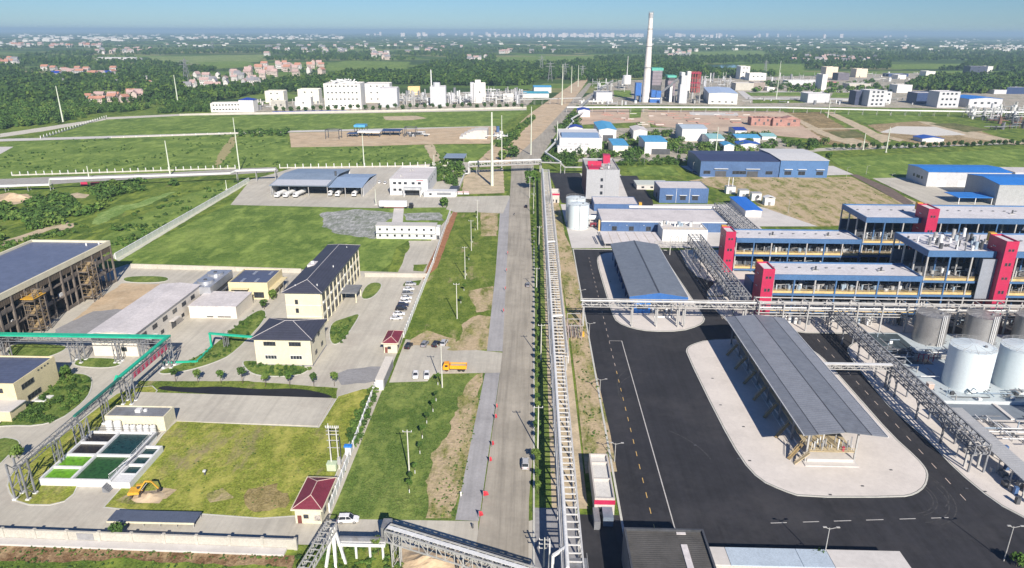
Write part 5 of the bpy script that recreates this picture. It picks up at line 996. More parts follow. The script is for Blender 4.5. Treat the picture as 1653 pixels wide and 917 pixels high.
for gi, (gx0, gy0, gw, gd, n_, lab) in enumerate(((113, 196, 12, 34, 44, 'pipe manifolds and valves between the dark rack and the white tanks'), (119, 183, 32, 5, 30, 'low pipe runs on the bund floor in front of the white tanks'), (121, 205, 34, 12, 40, 'pipework between the stainless tanks and the white tanks'), (119, 158, 34, 14, 60, 'pumps and pipe runs on the paving below the bund troughs'))):
    o = thing('manifold', lab, 'pipework', (gx0, gy0, 0)); r = random.Random(gi+170); mt = [WSTEEL, GSTEEL, WHITE, DSTEEL, EQ[2]]
    for i in range(n_):
        x, y, z = r.uniform(0, gw), r.uniform(0, gd), r.uniform(.6, 2.6); k = r.random(); m_ = mt[r.randrange(5)]
        if k < .3: bar(o, 'pipe_run', (x, y, z), (min(gw, x+r.uniform(3, 12)), y, z), .22, .22, m_)
        elif k < .6: bar(o, 'pipe_run', (x, y, z), (x, min(gd, y+r.uniform(3, 12)), z), .22, .22, m_)
        elif k < .85: cyl(o, 'riser', (x, y, .3), (x, y, z+1), .15, m_, 8)
        else: box(o, 'pump_unit', x-.5, x+.5, y-.4, y+.4, .3, 1.4, m_)
# walkway roofs and low sheds right edge
o = thing('pipe_shed', 'long light grey shed roof along the dark rack at the right edge', 'shed', (112.6, 138, 0))
mesh(o, 'roof', [(0, 0, 4.4), (4.8, 0, 4.4), (4.8, 34, 4.4), (0, 34, 4.4), (0, 0, 4.2), (4.8, 0, 4.2), (4.8, 34, 4.2), (0, 34, 4.2)], [(0, 1, 2, 3), (7, 6, 5, 4), (0, 4, 5, 1), (1, 5, 6, 2), (2, 6, 7, 3), (3, 7, 4, 0)], M('light_shed_roof', (0.40, 0.41, 0.42), .6, .05, ribs=('y', .8, .15)))
for i in range(8):
    for x in (.3, 4.5): box(o, 'post', x-.12, x+.12, .3+i*4.7, .55+i*4.7, 0, 4.2, WSTEEL)
for i in range(26): x, y = rnd.uniform(-2.5, 8.5), rnd.uniform(-4, 30); t_ = rnd.uniform(.3, .8); box(o, 'pump_unit', x-t_, x+t_, y-t_, y+t_, 0.25, rnd.uniform(1, 2.4), rnd.choice((GSTEEL, DSTEEL, WSTEEL, BLUEP)))
for i in range(7): bar(o, 'floor_pipe', (5.6+i*.45, 0, .9), (5.6+i*.45, 30, .9), .2, .2, rnd.choice((WHITE, WSTEEL, GSTEEL)))
t = thing('rack_portal', 'white steel portal frame at the near end of the dark rack', 'portal', (106.5, 150.2, 0))
for x in (0, 3.2): box(t, 'column', x-.22, x+.22, -.22, .22, 0, 7.4, WSTEEL)
for z in (3.6, 5.2, 7.2): bar(t, 'beam', (0, 0, z), (3.2, 0, z), .25, .25, WSTEEL)
for i, (x, y, w_) in enumerate(((114.6, 139, 2.0), (117.0, 133.5, 2.6), (118.5, 190, 1.6))):
    t = thing('concrete_block', ('pink-tinted concrete base block by the kerb', 'larger pinkish concrete base block at the right photo edge', 'small pale base block beside the bund wall')[i], 'concrete block', (x, y, 0)); box(t, 'block', 0, w_, 0, w_, 0.2, 2.0, M('pinkish_concrete', (0.48, 0.36, 0.31), .9, .08)); box(t, 'cap', -.1, w_+.1, -.1, w_+.1, 2.0, 2.12, CONC_L)
t = thing('red_valve_stand', 'red valve stand with handwheels above the bund wall by the dark rack', 'valve stand', tuple(P(1481, 585)))
for i in range(4): cyl(t, 'valve', (i*1.6, 0, 0), (i*1.6, 0, 3.0), .14, REDP, 8); bar(t, 'hand_rail', (i*1.6, -.3, 3), (i*1.6+1.4, -.3, 3), .12, .12, REDP)
for z in (1.2, 1.8, 2.4): bar(t, 'manifold', (-1, .6, z), (9, .6, z), .3, .3, WSTEEL)
# --- gate house on the left kerb, further one north, dark roofed building at the bottom
def gatehouse(label, x, y, W, D, H):
    o = thing('gatehouse', label, 'gatehouse', (x, y, 0)); GW = M('gatehouse_white', (.50, .47, .44), .8, .05)
    box(o, 'wall', 0, W, 0, D, 0, H-.8, GW); b = MB(); b.box(0, W, 0, .35, H-.8, H); b.box(0, W, D-.35, D, H-.8, H); b.box(0, .35, .35, D-.35, H-.8, H); b.box(W-.35, W, .35, D-.35, H-.8, H); b.build(o, 'parapet', GW)
    box(o, 'roof', .35, W-.35, .35, D-.35, H-.8, H-.65, M('gatehouse_roof', (.62, .61, .58), .85, .06)); box(o, 'red_band', -.08, W+.08, -.12, -.02, H-1.6, H-.5, REDP)
    for y_ in (D*.42, D*.8): box(o, 'roof_beam', .35, W-.35, y_, y_+.4, H-.65, H-.1, GW)
    win(o, W, D, 'front', W*.3, 1.6, 1.2, 1.2, DSTEEL); box(o, 'door', W*.6, W*.6+1, -.06, 0, 0, 2.2, GLASS); win(o, W, D, 'right', D*.3, 1.7, 1.6, 1.2, DSTEEL); return o
o = gatehouse('pale gatehouse with sunken roof and red front band at the near asphalt kerb', 14.6, 129.0, 4.4, 17.2, 4.5)
box(o, 'grey_hatch', 1.6, 3.8, -3.8, -.2, 0, 2.4, M('blue_grey_van_roof', (.18, .22, .28), .4, .08)); box(o, 'side_locker', -0.4, 0.9, -5.0, -.2, 0, 2.2, GSTEEL)
gatehouse('far pale gatehouse with red band at the north end of the long white rack', 11.4, 428, 5.6, 12, 6.5)
o = thing('dark_roof_building', 'building with dark weathered flat roof and raised black rim at the bottom edge', 'building', (19.0, 95, 0))
box(o, 'wall', 0, 15.6, 0, 20.2, 0, 7.4, GSTEEL); parapet(o, 15.6, 20.2, 8.0, 0.6, DSTEEL, M('bitumen_roof', (.085, .082, .078), .85, .14, ribs=('y', .55, .3), scale=.25), t=.4)
box(o, 'roof_light', 10.4, 11.6, 9, 16, 7.5, 7.7, PINKR); box(o, 'roof_patch', 10.2, 12.0, 19.0, 19.6, 7.5, 7.62, PINKR)
o = thing('low_roofs', 'row of pale flat roofs of blue and white bays along the bottom edge', 'shed', (35.6, 100, 0))
for i, (x0, x1, m) in enumerate(((0, 3.6, CONC_L), (3.7, 17.5, M('pale_blue_roof', (.42, .50, .58), .6, .05)), (17.6, 23.5, M('pale_blue_roof', (.42, .50, .58))), (23.6, 38, CONC_L))):
    box(o, 'roof_bay', x0, x1, 10.4, 15.4, 3.4, 3.6, m)
box(o, 'wall', (.2), 37.8, 10.6, 15.2, 0, 3.4, WALLC); box(o, 'lower_roof', 1, 19, 1, 10.2, 2.2, 2.4, M('pale_blue_roof', (.42, .50, .58))); box(o, 'lower_wall', 1.2, 18.8, 1.2, 10.0, 0, 2.2, WALLC); box(o, 'lower_roof', 20, 60, 2, 7.2, 1.6, 1.8, GSTEEL); box(o, 'lower_wall', 20.2, 59.8, 2.2, 7.0, 0, 1.6, WALLC)
# --- white gantries at the bottom centre
o = thing('conveyor_bridge', 'white lattice conveyor bridge crossing the main road at the bottom edge', 'bridge', (0, 0, 0))
truss(o, (-27.3, 112.8), (4.5, 100.5), 6.0, 8.6, 2.2, 1.9, WSTEEL, chord=.24, rung=.16); 
d_ = Vector((4.5+27.3, 100.5-112.8, 0)); bar(o, 'cover', Vector((-27.3, 112.8, 8.75)), Vector((4.5, 100.5, 8.75)), .9, .1, WHITE)
for a in (0.05, .5, .97):
    p = Vector((-27.3, 112.8, 0))+d_*a; tower(o, p.x, p.y, 6.0, 1.6, 1.4, WSTEEL, None, .22)
o = thing('walkway_truss', 'dark grey lattice walkway running behind the white conveyor bridge', 'walkway', (0, 0, 0))
truss(o, (-27.5, 115.9), (-1.0, 105.8), 5.6, 6.8, 1.3, 1.6, GSTEEL, chord=.14, rung=.1); box(o, 'end_box', -29.0, -27.2, 114, 117, 5.2, 7.4, GSTEEL)
for p in ((-27, 115.7), (-2, 106.2)): tower(o, p[0], p[1], 5.6, 1.0, 1.0, GSTEEL, None, .16)
o = thing('conveyor_ramp', 'white lattice ramp bridge on splayed legs at the bottom edge', 'bridge', (0, 0, 0))
truss(o, (-38.6, 113.8), (-40.6, 98), 7.2, 8.8, 2.0, 1.6, WSTEEL, chord=.22, rung=.14)
for x in (-39.6, -37.6): bar(o, 'splayed_leg', (-38.4, 113.2, 8.0), (x, 110.6, 0), .45, .45, WHITE); bar(o, 'splayed_leg', (-38.2, 113.6, 8.0), (x+1.6, 112.2, 0), .45, .45, WHITE)
o = thing('deck_bridge', 'low white deck with grey parapet between the ramp bridge and conveyor', 'deck', (-37.6, 113.2, 0))
box(o, 'deck', 0, 9.4, 0, 1.2, 3.4, 3.7, WHITE); box(o, 'parapet', 0, 9.4, 1.2, 1.7, 3.6, 4.6, GSTEEL); box(o, 'front_rail', 0, 9.4, -.1, 0, 3.7, 4.2, WHITE)
for x in (.6, 3.4, 6.2, 8.8): box(o, 'leg', x-.2, x+.2, .4, .8, 0, 3.4, WHITE)
t = thing('white_mast', 'white tapering steel mast left of the long rack at the bottom edge', 'mast', (4.3, 109, 0)); cyl(t, 'mast', (0, 0, 0), (0, 0, 9.5), .3, WHITE, 12, .35)
# ================================================================ MIDDLE DISTANCE, LEFT
OFFW = M('office_white', (.60, .61, .62), .7, .04, dirt=(.48, .48, .47), dirt_amt=.15)
o = bld('white_office', 'two storey white flat-roofed office with dark entrance porch near the parked lorry', (-91.5, 445.5), 24.5, 44, 10.6, OFFW, PINKR, 'parapet', ph=.5)
for z in (7.9, 3.6):
    for x in ((3.2, 6.6, 10.2, 15.2, 19.2) if z > 5 else (3.2, 6.6)): win(o, 24.5, 44, 'front', x, z, 2.0, 1.5, DSTEEL)
box(o, 'porch_roof', 9.4, 20.6, -5, -.05, 4.4, 5.8, M('porch_grey', (.42, .44, .46), .6)); box(o, 'porch_opening', 10, 20, -.6, -.06, 0, 4.3, GLASS)
for x in (9.8, 20.2): box(o, 'porch_column', x-.3, x+.3, -4.8, -4.2, 0, 4.4, OFFW)
REDT2 = M('red_sign', (.45, .03, .06), .6)
for i in range(6): box(o, 'sign_character', 17.4+i*.75, 17.95+i*.75, -.1, -.02, 9.4, 9.95, REDT2)
for y in (8, 16, 24, 32): win(o, 24.5, 44, 'right', y, 7.6, 1.6, 1.4, DSTEEL)
for x, y in ((8, 30), (9.5, 31), (5, 10)): box(o, 'roof_unit', x, x+1.2, y, y+1, 10.1, 11.3, WSTEEL)
o = bld('gate_lodge', 'low white gate lodge with small window between the office and the road', (P(684, 318).x, P(684, 318).y), 20.5, 7, 3.4, OFFW, OFFW, 'flat', e=.3)
win(o, 20.5, 7, 'front', 4.4, 1.9, 1.6, 1.3, DSTEEL); box(o, 'shutter', 8.5, 17.5, -.08, 0, 1.4, 2.9, GSTEEL); box(o, 'dark_shed', 15, 21, 7.2, 22, 0, 2.8, DSTEEL)
# lorry shed: two linked roofs
LSR = M('lorry_shed_roof', (.26, .33, .42), .5, .05, metal=.15, ribs=('x', 1.1, .15), scale=.08); LSL = M('lorry_shed_light', (.50, .52, .56), .5, .04)
o = thing('lorry_shed', 'wide open-fronted shed with two blue-grey roofs sheltering parked tankers', 'shed', (-166.5, 437.5, 0))
gable(o, 37, 58, 7.2, 2.4, .4, LSR, 'x'); mesh(o, 'roof_lights', [(.6, -.3, 7.45), (36.4, -.3, 7.45), (36.4, 13, 8.55), (.6, 13, 8.55)], [(0, 1, 2, 3)], LSL)
gable(o, 21, 44, 6.6, 2.0, .3, M('lorry_shed_blue', (.27, .36, .50), .5, .05, ribs=('x', 1.1, .12)), 'x', x0=37.8); 
for x in (0.3, 12, 24.5, 36.6, 48, 58.4):
    for y in (.3, 20, 43): box(o, 'column', x-.2, x+.2, y-.2, y+.2, 0, 6.4, WSTEEL)
box(o, 'back_wall', 0, 37, 57.2, 57.6, 0, 7, OFFW); box(o, 'back_wall', 37.2, 58.6, 43.3, 43.6, 0, 6.4, OFFW); box(o, 'side_wall', 58.5, 58.8, 3, 43, 0, 6.4, OFFW); box(o, 'side_wall', 0, .2, 3, 57, 0, 7, OFFW); box(o, 'inner_wall', 1, 58, 16, 16.3, 0, 6.2, DSTEEL)
cyl(o, 'roof_vent', (36, 24, 9.3), (36, 24, 12.2), .7, DSTEEL)
# prefab
o = bld('prefab_block', 'white two storey prefab cabin block with rows of small dark windows', (-79.0, 344.2), 30.4, 6.5, 6.8, WHITE, M('prefab_roof', (.50, .49, .47), .8, .05), 'flat', e=.25)
for z in (5.0, 1.8):
    for i in range(8): win(o, 30.4, 6.5, 'front', 2.0+i*3.75, z, 1.1, 1.1, DSTEEL, bars=0)
box(o, 'walkway', 0, 30.4, -1.0, -.05, 3.2, 3.35, WHITE); box(o, 'stair_box', 30.7, 32.5, 0, 5, 0, 6.4, WHITE); box(o, 'door', 30.9, 32.3, -.06, 0, 0, 2.2, DSTEEL)
o = thing('shelter_roof', 'lone blue-grey flat shelter roof in the meadow north of the office', 'shelter', tuple(P(716, 262)))
box(o, 'roof', 0, 17, 0, 22, 3.4, 3.6, LSR)
for x in (.5, 16.5):
    for y in (.5, 21.5): box(o, 'post', x-.15, x+.15, y-.15, y+.15, 0, 3.4, WSTEEL)
# pipelines on the left
def pipeline(label, pts, z, r, mat, sup=12.0, z2=None, rails=True):
    o = thing('pipeline', label, 'pipeline', (0, 0, 0)); P3 = [P(x, y, zz) for x, y, zz in pts]
    for a, b_ in zip(P3[:-1], P3[1:]):
        bar(o, 'pipe', a, b_, r*2, r*2, mat)
        d = b_-a; L = d.length
        if abs(d.z) < 1 and L > 8:
            n = Vector((-d.y, d.x, 0)).normalized()
            if rails:
                for s, rr in ((2.2, .3), (3.6, .25)): bar(o, 'pipe', a+n*s-Vector((0, 0, .4)), b_+n*s-Vector((0, 0, .4)), rr*2, rr*2, WSTEEL)
            k = max(1, int(L/sup))
            for i in range(k+1):
                p = a+d*(i/k)
                for s in (0, 3.8): bar(o, 'support', (p.x+n.x*s, p.y+n.y*s, 0), (p.x+n.x*s, p.y+n.y*s, p.z), .3, .3, WSTEEL)
                bar(o, 'cross_beam', (p.x, p.y, p.z-.6), (p.x+n.x*3.8, p.y+n.y*3.8, p.z-.6), .3, .3, WSTEEL)
    return o
pl = pipeline('pale pipeline stepping up along the gravel road at the left edge', [(-30, 301, 4), (80, 298, 4), (81, 289, 8), (372, 279.5, 6), (381, 275.5, 8.5), (443, 273.5, 8.5), (447, 284, 1)], 4, .55, WHITE)
for i, (a, b_) in enumerate(((130, 141), (146, 161), (165, 186))):
    p, q = P(a, 297, 1.6), P(b_, 296.3, 1.6); t = thing('red_banner', ('first', 'second', 'longest')[i]+' red banner hung on the pale pipeline at the gravel road', 'banner', tuple(p)); bar(t, 'cloth', (0, 0, 0), q-p, .12, 2.4, REDP if i != 1 else M('dark_red_panel', (.16, .02, .05))); bar(t, 'post', (0, 0, -1.6), (0, 0, 1.4), .14, .14, WSTEEL)
def posts_fence(label, a, b_, n, h, zb=0, nm='post_fence'):
    o = thing(nm, label, 'fence', (0, 0, 0)); A, B = P(*a), P(*b_)
    for i in range(n):
        p = A+(B-A)*(i/(n-1)); box(o, 'post', p.x-.25, p.x+.25, p.y-.25, p.y+.25, 0, h, WHITE)
    bar(o, 'wall_strip', (A.x, A.y, .5), (B.x, B.y, .5), .25, 1.0, WALLC); return o
posts_fence('line of short white posts along the meadow behind the pale pipeline', (20, 284), (380, 272.5), 30, 3.0)
posts_fence('line of white posts behind the lorry shed and white office', (452, 272), (735, 268), 24, 3.4)
posts_fence('dark post fence slanting across the far left meadow corner', (66, 224), (172, 190), 26, 3.0)
posts_fence('post line along the pale track left of the bare building plot', (180, 223), (462, 212.5), 16, 1.6)
# bridge over the main road
o = thing('pipe_bridge', 'pale pipe bridge with white top pipe spanning the main road', 'pipe bridge', (0, 0, 0))
A, B = P(757, 262, 9), P(873, 258, 9); A.z = B.z = 0
truss(o, A, B, 6.0, 8.6, 3.0, 4.6, WSTEEL, chord=.3, rung=.4, name_r='rung'); bar(o, 'top_pipe', A+Vector((0, 0, 9.3)), B+Vector((0, 0, 9.3)), 1.0, .9, WHITE); bar(o, 'deck', A+Vector((0, 0, 5.6)), B+Vector((0, 0, 5.6)), 3.2, .3, M('pipe_deck_brown', (.22, .17, .15), .8))
for i in range(4): bar(o, 'lower_pipe', A+Vector((0, -1.2+i*.8, 6.3)), B+Vector((0, -1.2+i*.8, 6.3)), .4, .4, WSTEEL)
for t_ in (0, .12, .88, 1.0):
    p = A+(B-A)*t_; tower(o, p.x, p.y, 6.0, 1.4, 2.6, WSTEEL, None, .3)
bar(o, 'drop_pipe', A+Vector((0, 0, 9.3)), A+Vector((0, 0, 1.0)), .9, .9, WHITE); bar(o, 'low_pipe', A+Vector((0, 0, 1.0)), (P(740, 284).x, P(740, 284).y, 1.0), .8, .8, WHITE)
p, q = P(873, 262, 8), P(1000, 270, 6); o = pipeline('grey pipe cluster between the road bridge and the grey tower block', [(873, 262, 8), (905, 263, 8), (912, 270, 5), (945, 270, 5)], 8, .4, WSTEEL, 8)
pipeline('grey pipeline climbing right of the far road beside the white halls', [(905, 262, 6), (880, 246, 7), (900, 226, 6), (896, 226, 7), (926, 196, 6), (922, 192, 7), (950, 176, 6)], 6, .6, WHITE, 10)
pipeline('far pipeline following the road towards the horizon', [(938, 172, 6), (975, 139, 6), (990, 130, 6)], 6, .6, WSTEEL, 14)
pipeline('long pale pipeline fronting the far right works', [(915, 173, 7), (1060, 173, 7), (1260, 173.5, 7), (1440, 178, 7), (1700, 182, 7)], 7, .8, WHITE, 16)
pipeline('pale pipe arm crossing the far road to the left works', [(838, 161, 8), (938, 158, 8)], 7, .7, WSTEEL, 12)
# ================================================================ FAR LEFT WORKS
BRW = M('bright_white_wall', (.66, .65, .62), .7, .03); BRG = M('pale_grey_wall', (.50, .51, .54), .7, .03); YW = M('yellow_wall', (.70, .52, .26), .7)
def far_bld(label, x0, x1, yb, yt, dpx, wall, roofm, rows=0, cols=0, roof='parapet', H=None, rise=2.0, tilt=0.0, group=None, wsz=(2.2, 1.8), axis='y', name='works_building', gl=None, depth=None):
    a, b_ = P(x0, yb), P(x1, yb+tilt); h = H or HT((x0+x1)/2, yb, yt); d = b_-a; rz = math.atan2(d.y, d.x); W = d.length; D = depth or W*dpx
    o = bld(name, label, a, W, D, h, wall, roofm, roof, ph=.8, rise=rise, rz=rz, axis=axis, e=.5, group=group)
    for j in range(rows):
        for i in range(cols): win(o, W, D, 'front', W*(i+1)/(cols+1), h*(j+.6)/rows if rows > 1 else h*.55, wsz[0], wsz[1], gl or GSTEEL, bars=0)
    return o, W, D, h
DBR = M('deep_blue_roof', (.02, .05, .32), .5)
o, W, D, h = far_bld('long two storey white building with blue roofed end at the far left works', 341, 411, 181.5, 167, .35, BRW, PINKR, 2, 13, tilt=-1.5)
bld('blue_roof_block', 'white block with deep blue hip roof atop the long white building', (P(386, 181).x, P(386, 181).y+2), 19, 16, HT(386, 181, 162), BRW, DBR, 'hip', rise=2.5)
far_bld('cream two storey block with paired windows left of the white cubes', 429, 459, 166, 147, .8, M('warm_white_wall', (.72, .70, .60), .7), CONC_L, 2, 2)
far_bld('grey-beige low block before the cream block', 439, 462, 177.5, 163, .6, M('beige_grey_wall', (.42, .41, .37), .8), CONC_L, 1, 2)
far_bld('white cube building with grey roof band, left of the biggest white block', 478, 503, 177, 157, .7, BRW, BRG, 1, 1)
far_bld('pale cream hall standing behind the white cube', 482, 516, 168, 144, .7, M('warm_white_wall', (.72, .70, .60)), M('mint_roof', (.55, .66, .58), .7), 2, 2)
o, W, D, h = far_bld('biggest bright white block with four rows of windows and roof stacks', 525, 584, 176.5, 135, .75, BRW, PINKR, 4, 8)
for i in range(14): cyl(o, 'roof_stack', (W*rnd.uniform(.2, .9), D*rnd.uniform(.1, .9), h-.8), (0, 0, 0) if 0 else (W*(.15+.055*i), D*.4, h+rnd.uniform(1, 5)), .9, WHITE, 8)
far_bld('white block with light windows half hidden behind the grey cube', 590, 630, 166, 135, .9, BRW, PINKR, 3, 3)
far_bld('plain light grey cube with dark left side', 614, 642, 173.5, 142, 1.0, BRG, PINKR, 0, 0)
far_bld('yellow block rising behind the pipework', 659, 678, 154, 140, .6, YW, YW)
o, W, D, h = far_bld('plain grey-white block with round roof unit', 695, 720, 172, 140, 1.1, BRG, PINKR); cyl(o, 'roof_drum', (W*.4, D*.5, h-.8), (W*.4, D*.5, h+5), 5, BRG, 16); cyl(o, 'stack', (W*.05, D*.6, 0), (W*.05, D*.6, h+22), 1.2, WHITE, 10, .6)
o, W, D, h = far_bld('slim stepped white tower block', 765, 784, 166.5, 134, .8, BRW, PINKR, 1, 1); box(o, 'side_wing', -5, -0.1, 3, D, 0, h*1.02, BRG); box(o, 'step_block', 2, W*.6, D*.3, D*.8, h-.5, h+4, BRW)
far_bld('small bright white box building among pipework', 812, 829, 165, 152, .6, BRW, PINKR)
far_bld('teal roofed hall by the far road', 844, 886, 158, 151, .9, OFFW, M('teal_roof', (.06, .33, .45), .6), 0, 0, 'gable', axis='x')
far_bld('white hall with pale blue roof beside the far road', 862, 890, 150, 141, 1.2, BRW, CYANR, 0, 0, 'gable', axis='x')
def clutter(label, x0, x1, y0, y1, n, hmin, hmax, seed, mats=None, name='process_plant'):
    o = thing(name, label, 'plant', (0, 0, 0)); r = random.Random(seed); mats = mats or [WSTEEL, WSTEEL, GSTEEL, WHITE, BRG]
    for i in range(n):
        p = P(r.uniform(x0, x1), r.uniform(y0, y1)); h = r.uniform(hmin, hmax); w = r.uniform(1.0, 3.5); k = r.random()
        if k < .45: cyl(o, 'column_vessel', (p.x, p.y, 0), (p.x, p.y, h), w*.6, r.choice(mats), 10)
        elif k < .75: box(o, 'steel_deck', p.x-w*2, p.x+w*2, p.y-w, p.y+w, h*.5, h*.5+.4, r.choice(mats)); [box(o, 'frame_post', p.x+s*w*2-.25, p.x+s*w*2+.25, p.y-.25, p.y+.25, 0, h, r.choice(mats)) for s in (-1, 1)]
        else: bar(o, 'pipe_run', (p.x-w*4, p.y, h*.6), (p.x+w*4, p.y, h*.6), .7, .7, r.choice(mats))
    return o
clutter('dense pale pipework plant left of the grey-white block', 640, 692, 157, 170, 60, 6, 15, 1)
clutter('pale pipework plant between the grey block and stepped tower', 722, 764, 156, 169, 60, 6, 16, 2)
clutter('pale pipework plant right of the stepped tower', 785, 845, 154, 168, 80, 6, 17, 3)
clutter('low sheds and pipework beside the white cube buildings', 415, 525, 165, 178, 24, 4, 8, 4, [BRG, CONC_L, GSTEEL])
o = thing('blue_hoarding', 'long low blue hoarding before the white works buildings', 'fence', (0, 0, 0)); a, b_ = P(440, 183), P(560, 181); bar(o, 'hoarding', a+Vector((0, 0, 1.2)), b_+Vector((0, 0, 1.2)), .3, 2.4, DBR)
o = thing('works_wall', 'long low pale wall along the front of the left works', 'wall', (0, 0, 0))
for a, b_ in (((290, 187), (410, 184)), ((410, 184.5), (640, 180)), ((640, 180), (850, 175))): a, b_ = P(*a), P(*b_); bar(o, 'wall_length', a+Vector((0, 0, 1.2)), b_+Vector((0, 0, 1.2)), .4, 2.4, WALLC)
# items on the bare plot
def canopy4(label, x0, x1, yb, h, dep, mat, cat='shed', posts=True, name='open_shed', thick=.4):
    a, b_ = P(x0, yb), P(x1, yb); o = thing(name, label, cat, (a.x, a.y, 0)); W = b_.x-a.x
    box(o, 'roof', 0, W, 0, dep, h, h+thick, mat)
    if posts:
        for x in (.4, W/2, W-.4):
            for y in (.4, dep-.4): box(o, 'post', x-.3, x+.3, y-.3, y+.3, 0, h, DSTEEL)
    return o
canopy4('bright cyan tarpaulin stack on the bare plot', 572, 590, 217.5, 7.5, 12, CYANR, thick=2.2); canopy4('white sheet roof in front of the cyan stack', 577, 614, 221, 4.2, 14, WHITE, thick=1.0)
canopy4('long dark navy roofed yard shed on the bare plot', 614, 646, 219.5, 4.6, 18, BLUED); canopy4('low dark navy shed left of the cyan stack', 560, 577, 221.5, 3.0, 12, BLUED)
for i, (x0, x1, yb) in enumerate(((526, 548, 225), (653, 671, 221))):
    a, b_ = P(x0, yb), P(x1, yb); t = thing('steel_portal', ('left' if i == 0 else 'right')+' of the two empty dark steel portal frames on the bare plot', 'frame', (a.x, a.y, 0)); W = b_.x-a.x
    for x in (0, W):
        for y in (0, 10): box(t, 'post', x-.3, x+.3, y-.3, y+.3, 0, 8.5, DSTEEL)
    for y in (0, 10): box(t, 'beam', 0, W, y-.3, y+.3, 8.5, 9.1, DSTEEL)
    for x in (0, W): box(t, 'side_beam', x-.3, x+.3, .4, 9.6, 8.5, 9.1, DSTEEL)
o = thing('rubble_ramp', 'pale curved concrete loading ramp at the right end of the bare plot', 'ramp', (0, 0, 0))
a = P(742, 224); b = MB()
for i in range(8): b.box(a.x+i*3.4, a.x+i*3.4+3.4, a.y-2, a.y+22, 0, 8.5*math.sin(min(1, (i+1)/6)*1.57)); 
b.build(o, 'ramp_body', M('pale_ramp', (.55, .53, .50), .9, .06))
clutter('scattered blue and white site plant beside the ramp', 798, 815, 212, 226, 14, 2, 7, 6, [BLUEP, WHITE, WSTEEL], 'site_plant')
clutter('dark equipment strewn along the top of the bare plot', 655, 690, 215, 221, 16, 1.5, 4, 8, [DSTEEL, WHITE, GSTEEL], 'site_plant')
# ================================================================ MIDDLE DISTANCE, RIGHT
WH2 = M('hall_white', (.64, .64, .64), .6, .03)
o = bld('white_hall', 'big white hall with pale blue barrel roof beyond the grey tower block', (P(903, 246).x, P(903, 246).y), 37, 62, 12.5, WH2, WH2, 'parapet', ph=.3)
gable(o, 33, 34, 12.4, 2.0, 0, M('sky_blue_roof', (.22, .33, .50), .5, .05), 'x', name='blue_roof', x0=2, y0=4)
for i in range(4): box(o, 'louvre', 7+i*5, 10.4+i*5, -.12, 0, 7.0, 7.9, GSTEEL)
box(o, 'louvre', 12, 17, -.12, 0, 5.4, 6.1, GSTEEL); box(o, 'lean_to', -2, 24, -9, -.1, 0, 6.4, WH2)
for i in range(5): box(o, 'small_window', 1+i*4, 2.2+i*4, -9.1, -8.9, 3.5, 4.8, DSTEEL)
def cyan_hall(label, x0, x1, yb, H, D, roofm=CYANR, rise=1.6, wall=WH2, door=None, axis='y', roof='gable', name='cyan_hall'):
    a, b_ = P(x0, yb), P(x1, yb); o = bld(name, label, a, b_.x-a.x, D, H, wall, roofm, roof, rise=rise, axis=axis, e=.5)
    if door: box(o, 'door', door[0], door[1], -.15, 0, 0, door[2], DSTEEL)
    return o
cyan_hall('cream-walled hall with bright cyan roof in front of the white hall', 989, 1013, 252, 9, 40, wall=M('warm_white_wall', (.72, .70, .60)), rise=.4, axis='x', door=(8, 9.2, 3))
cyan_hall('white hall with cyan roof and dark open bay', 1040, 1075, 249.5, 11, 38, rise=.6, axis='x', door=(6, 22, 5))
cyan_hall('white towered hall with cyan wings behind the barrel roofed hall', 966, 994, 228, 11, 60, door=(4, 14, 6))
cyan_hall('small white house with grey roof between the cyan halls', 1022, 1044, 226, 9, 30, PINKR)
cyan_hall('row of white silos under a pale blue roof', 1100, 1139, 228, 12, 34, M('pale_blue_roof', (.42, .50, .58)), axis='x')
cyan_hall('pale turquoise roofed open store', 1144, 1168, 236, 7, 34, M('turquoise_roof', (.25, .48, .50), .6, .05), axis='x', door=(4, 18, 5))
cyan_hall('small white shed with cyan cap in the shrubs', 1168, 1184, 247, 6.5, 16, CYANR)
cyan_hall('dark blue roofed shed at the near cyan cluster', 1192, 1228, 240, 3.6, 18, M('strong_blue_roof', (.03, .10, .42), .5), wall=OFFW); cyan_hall('cyan roofed pair of sheds in the middle cluster', 1188, 1226, 231, 5, 26, CYANR, wall=OFFW, axis='x')
cyan_hall('deep blue roofed shed behind the cyan pair', 1186, 1204, 220, 6, 26, DBR, wall=OFFW, axis='x'); cyan_hall('turquoise tent roof near the brick stacks', 1230, 1252, 226, 3.5, 24, M('turquoise_roof', (.25, .48, .50)), wall=OFFW, axis='x')
cyan_hall('small navy roofed house beside the far road hedge', 918, 940, 216, 6, 18, DBR, wall=OFFW); cyan_hall('blue roofed white shed at the pink earth plot', 933, 952, 189, 8, 26, DBR, wall=WH2)
o = bld('blue_hall', 'long blue hall with dark roof north of the sandy field', (122.9, 517), 57, 46, 11.6, BLUEP, M('dark_blue_roof', (.045, .055, .12), .5, .08, ribs=('x', 1.2, .2)), 'gable', rise=1.2, axis='x')
for x in (15, 38): box(o, 'door_hood', x-5, x+5, -1.2, 0, 6.0, 6.3, WHITE); box(o, 'door', x-4, x+4, -.1, 0, 0, 4.4, DSTEEL)
for x in (5, 26, 31, 50): win(o, 57, 46, 'front', x, 3.4, 5, 2.4, DSTEEL)
o = bld('blue_hall', 'shorter blue hall with white roof joined to the long blue hall', (180.5, 517), 34.5, 53, 12.6, M('mid_blue_panel', (.07, .16, .34), .5, .05), M('white_hall_roof', (.60, .60, .60), .6, .04), 'gable', rise=.8, axis='x')
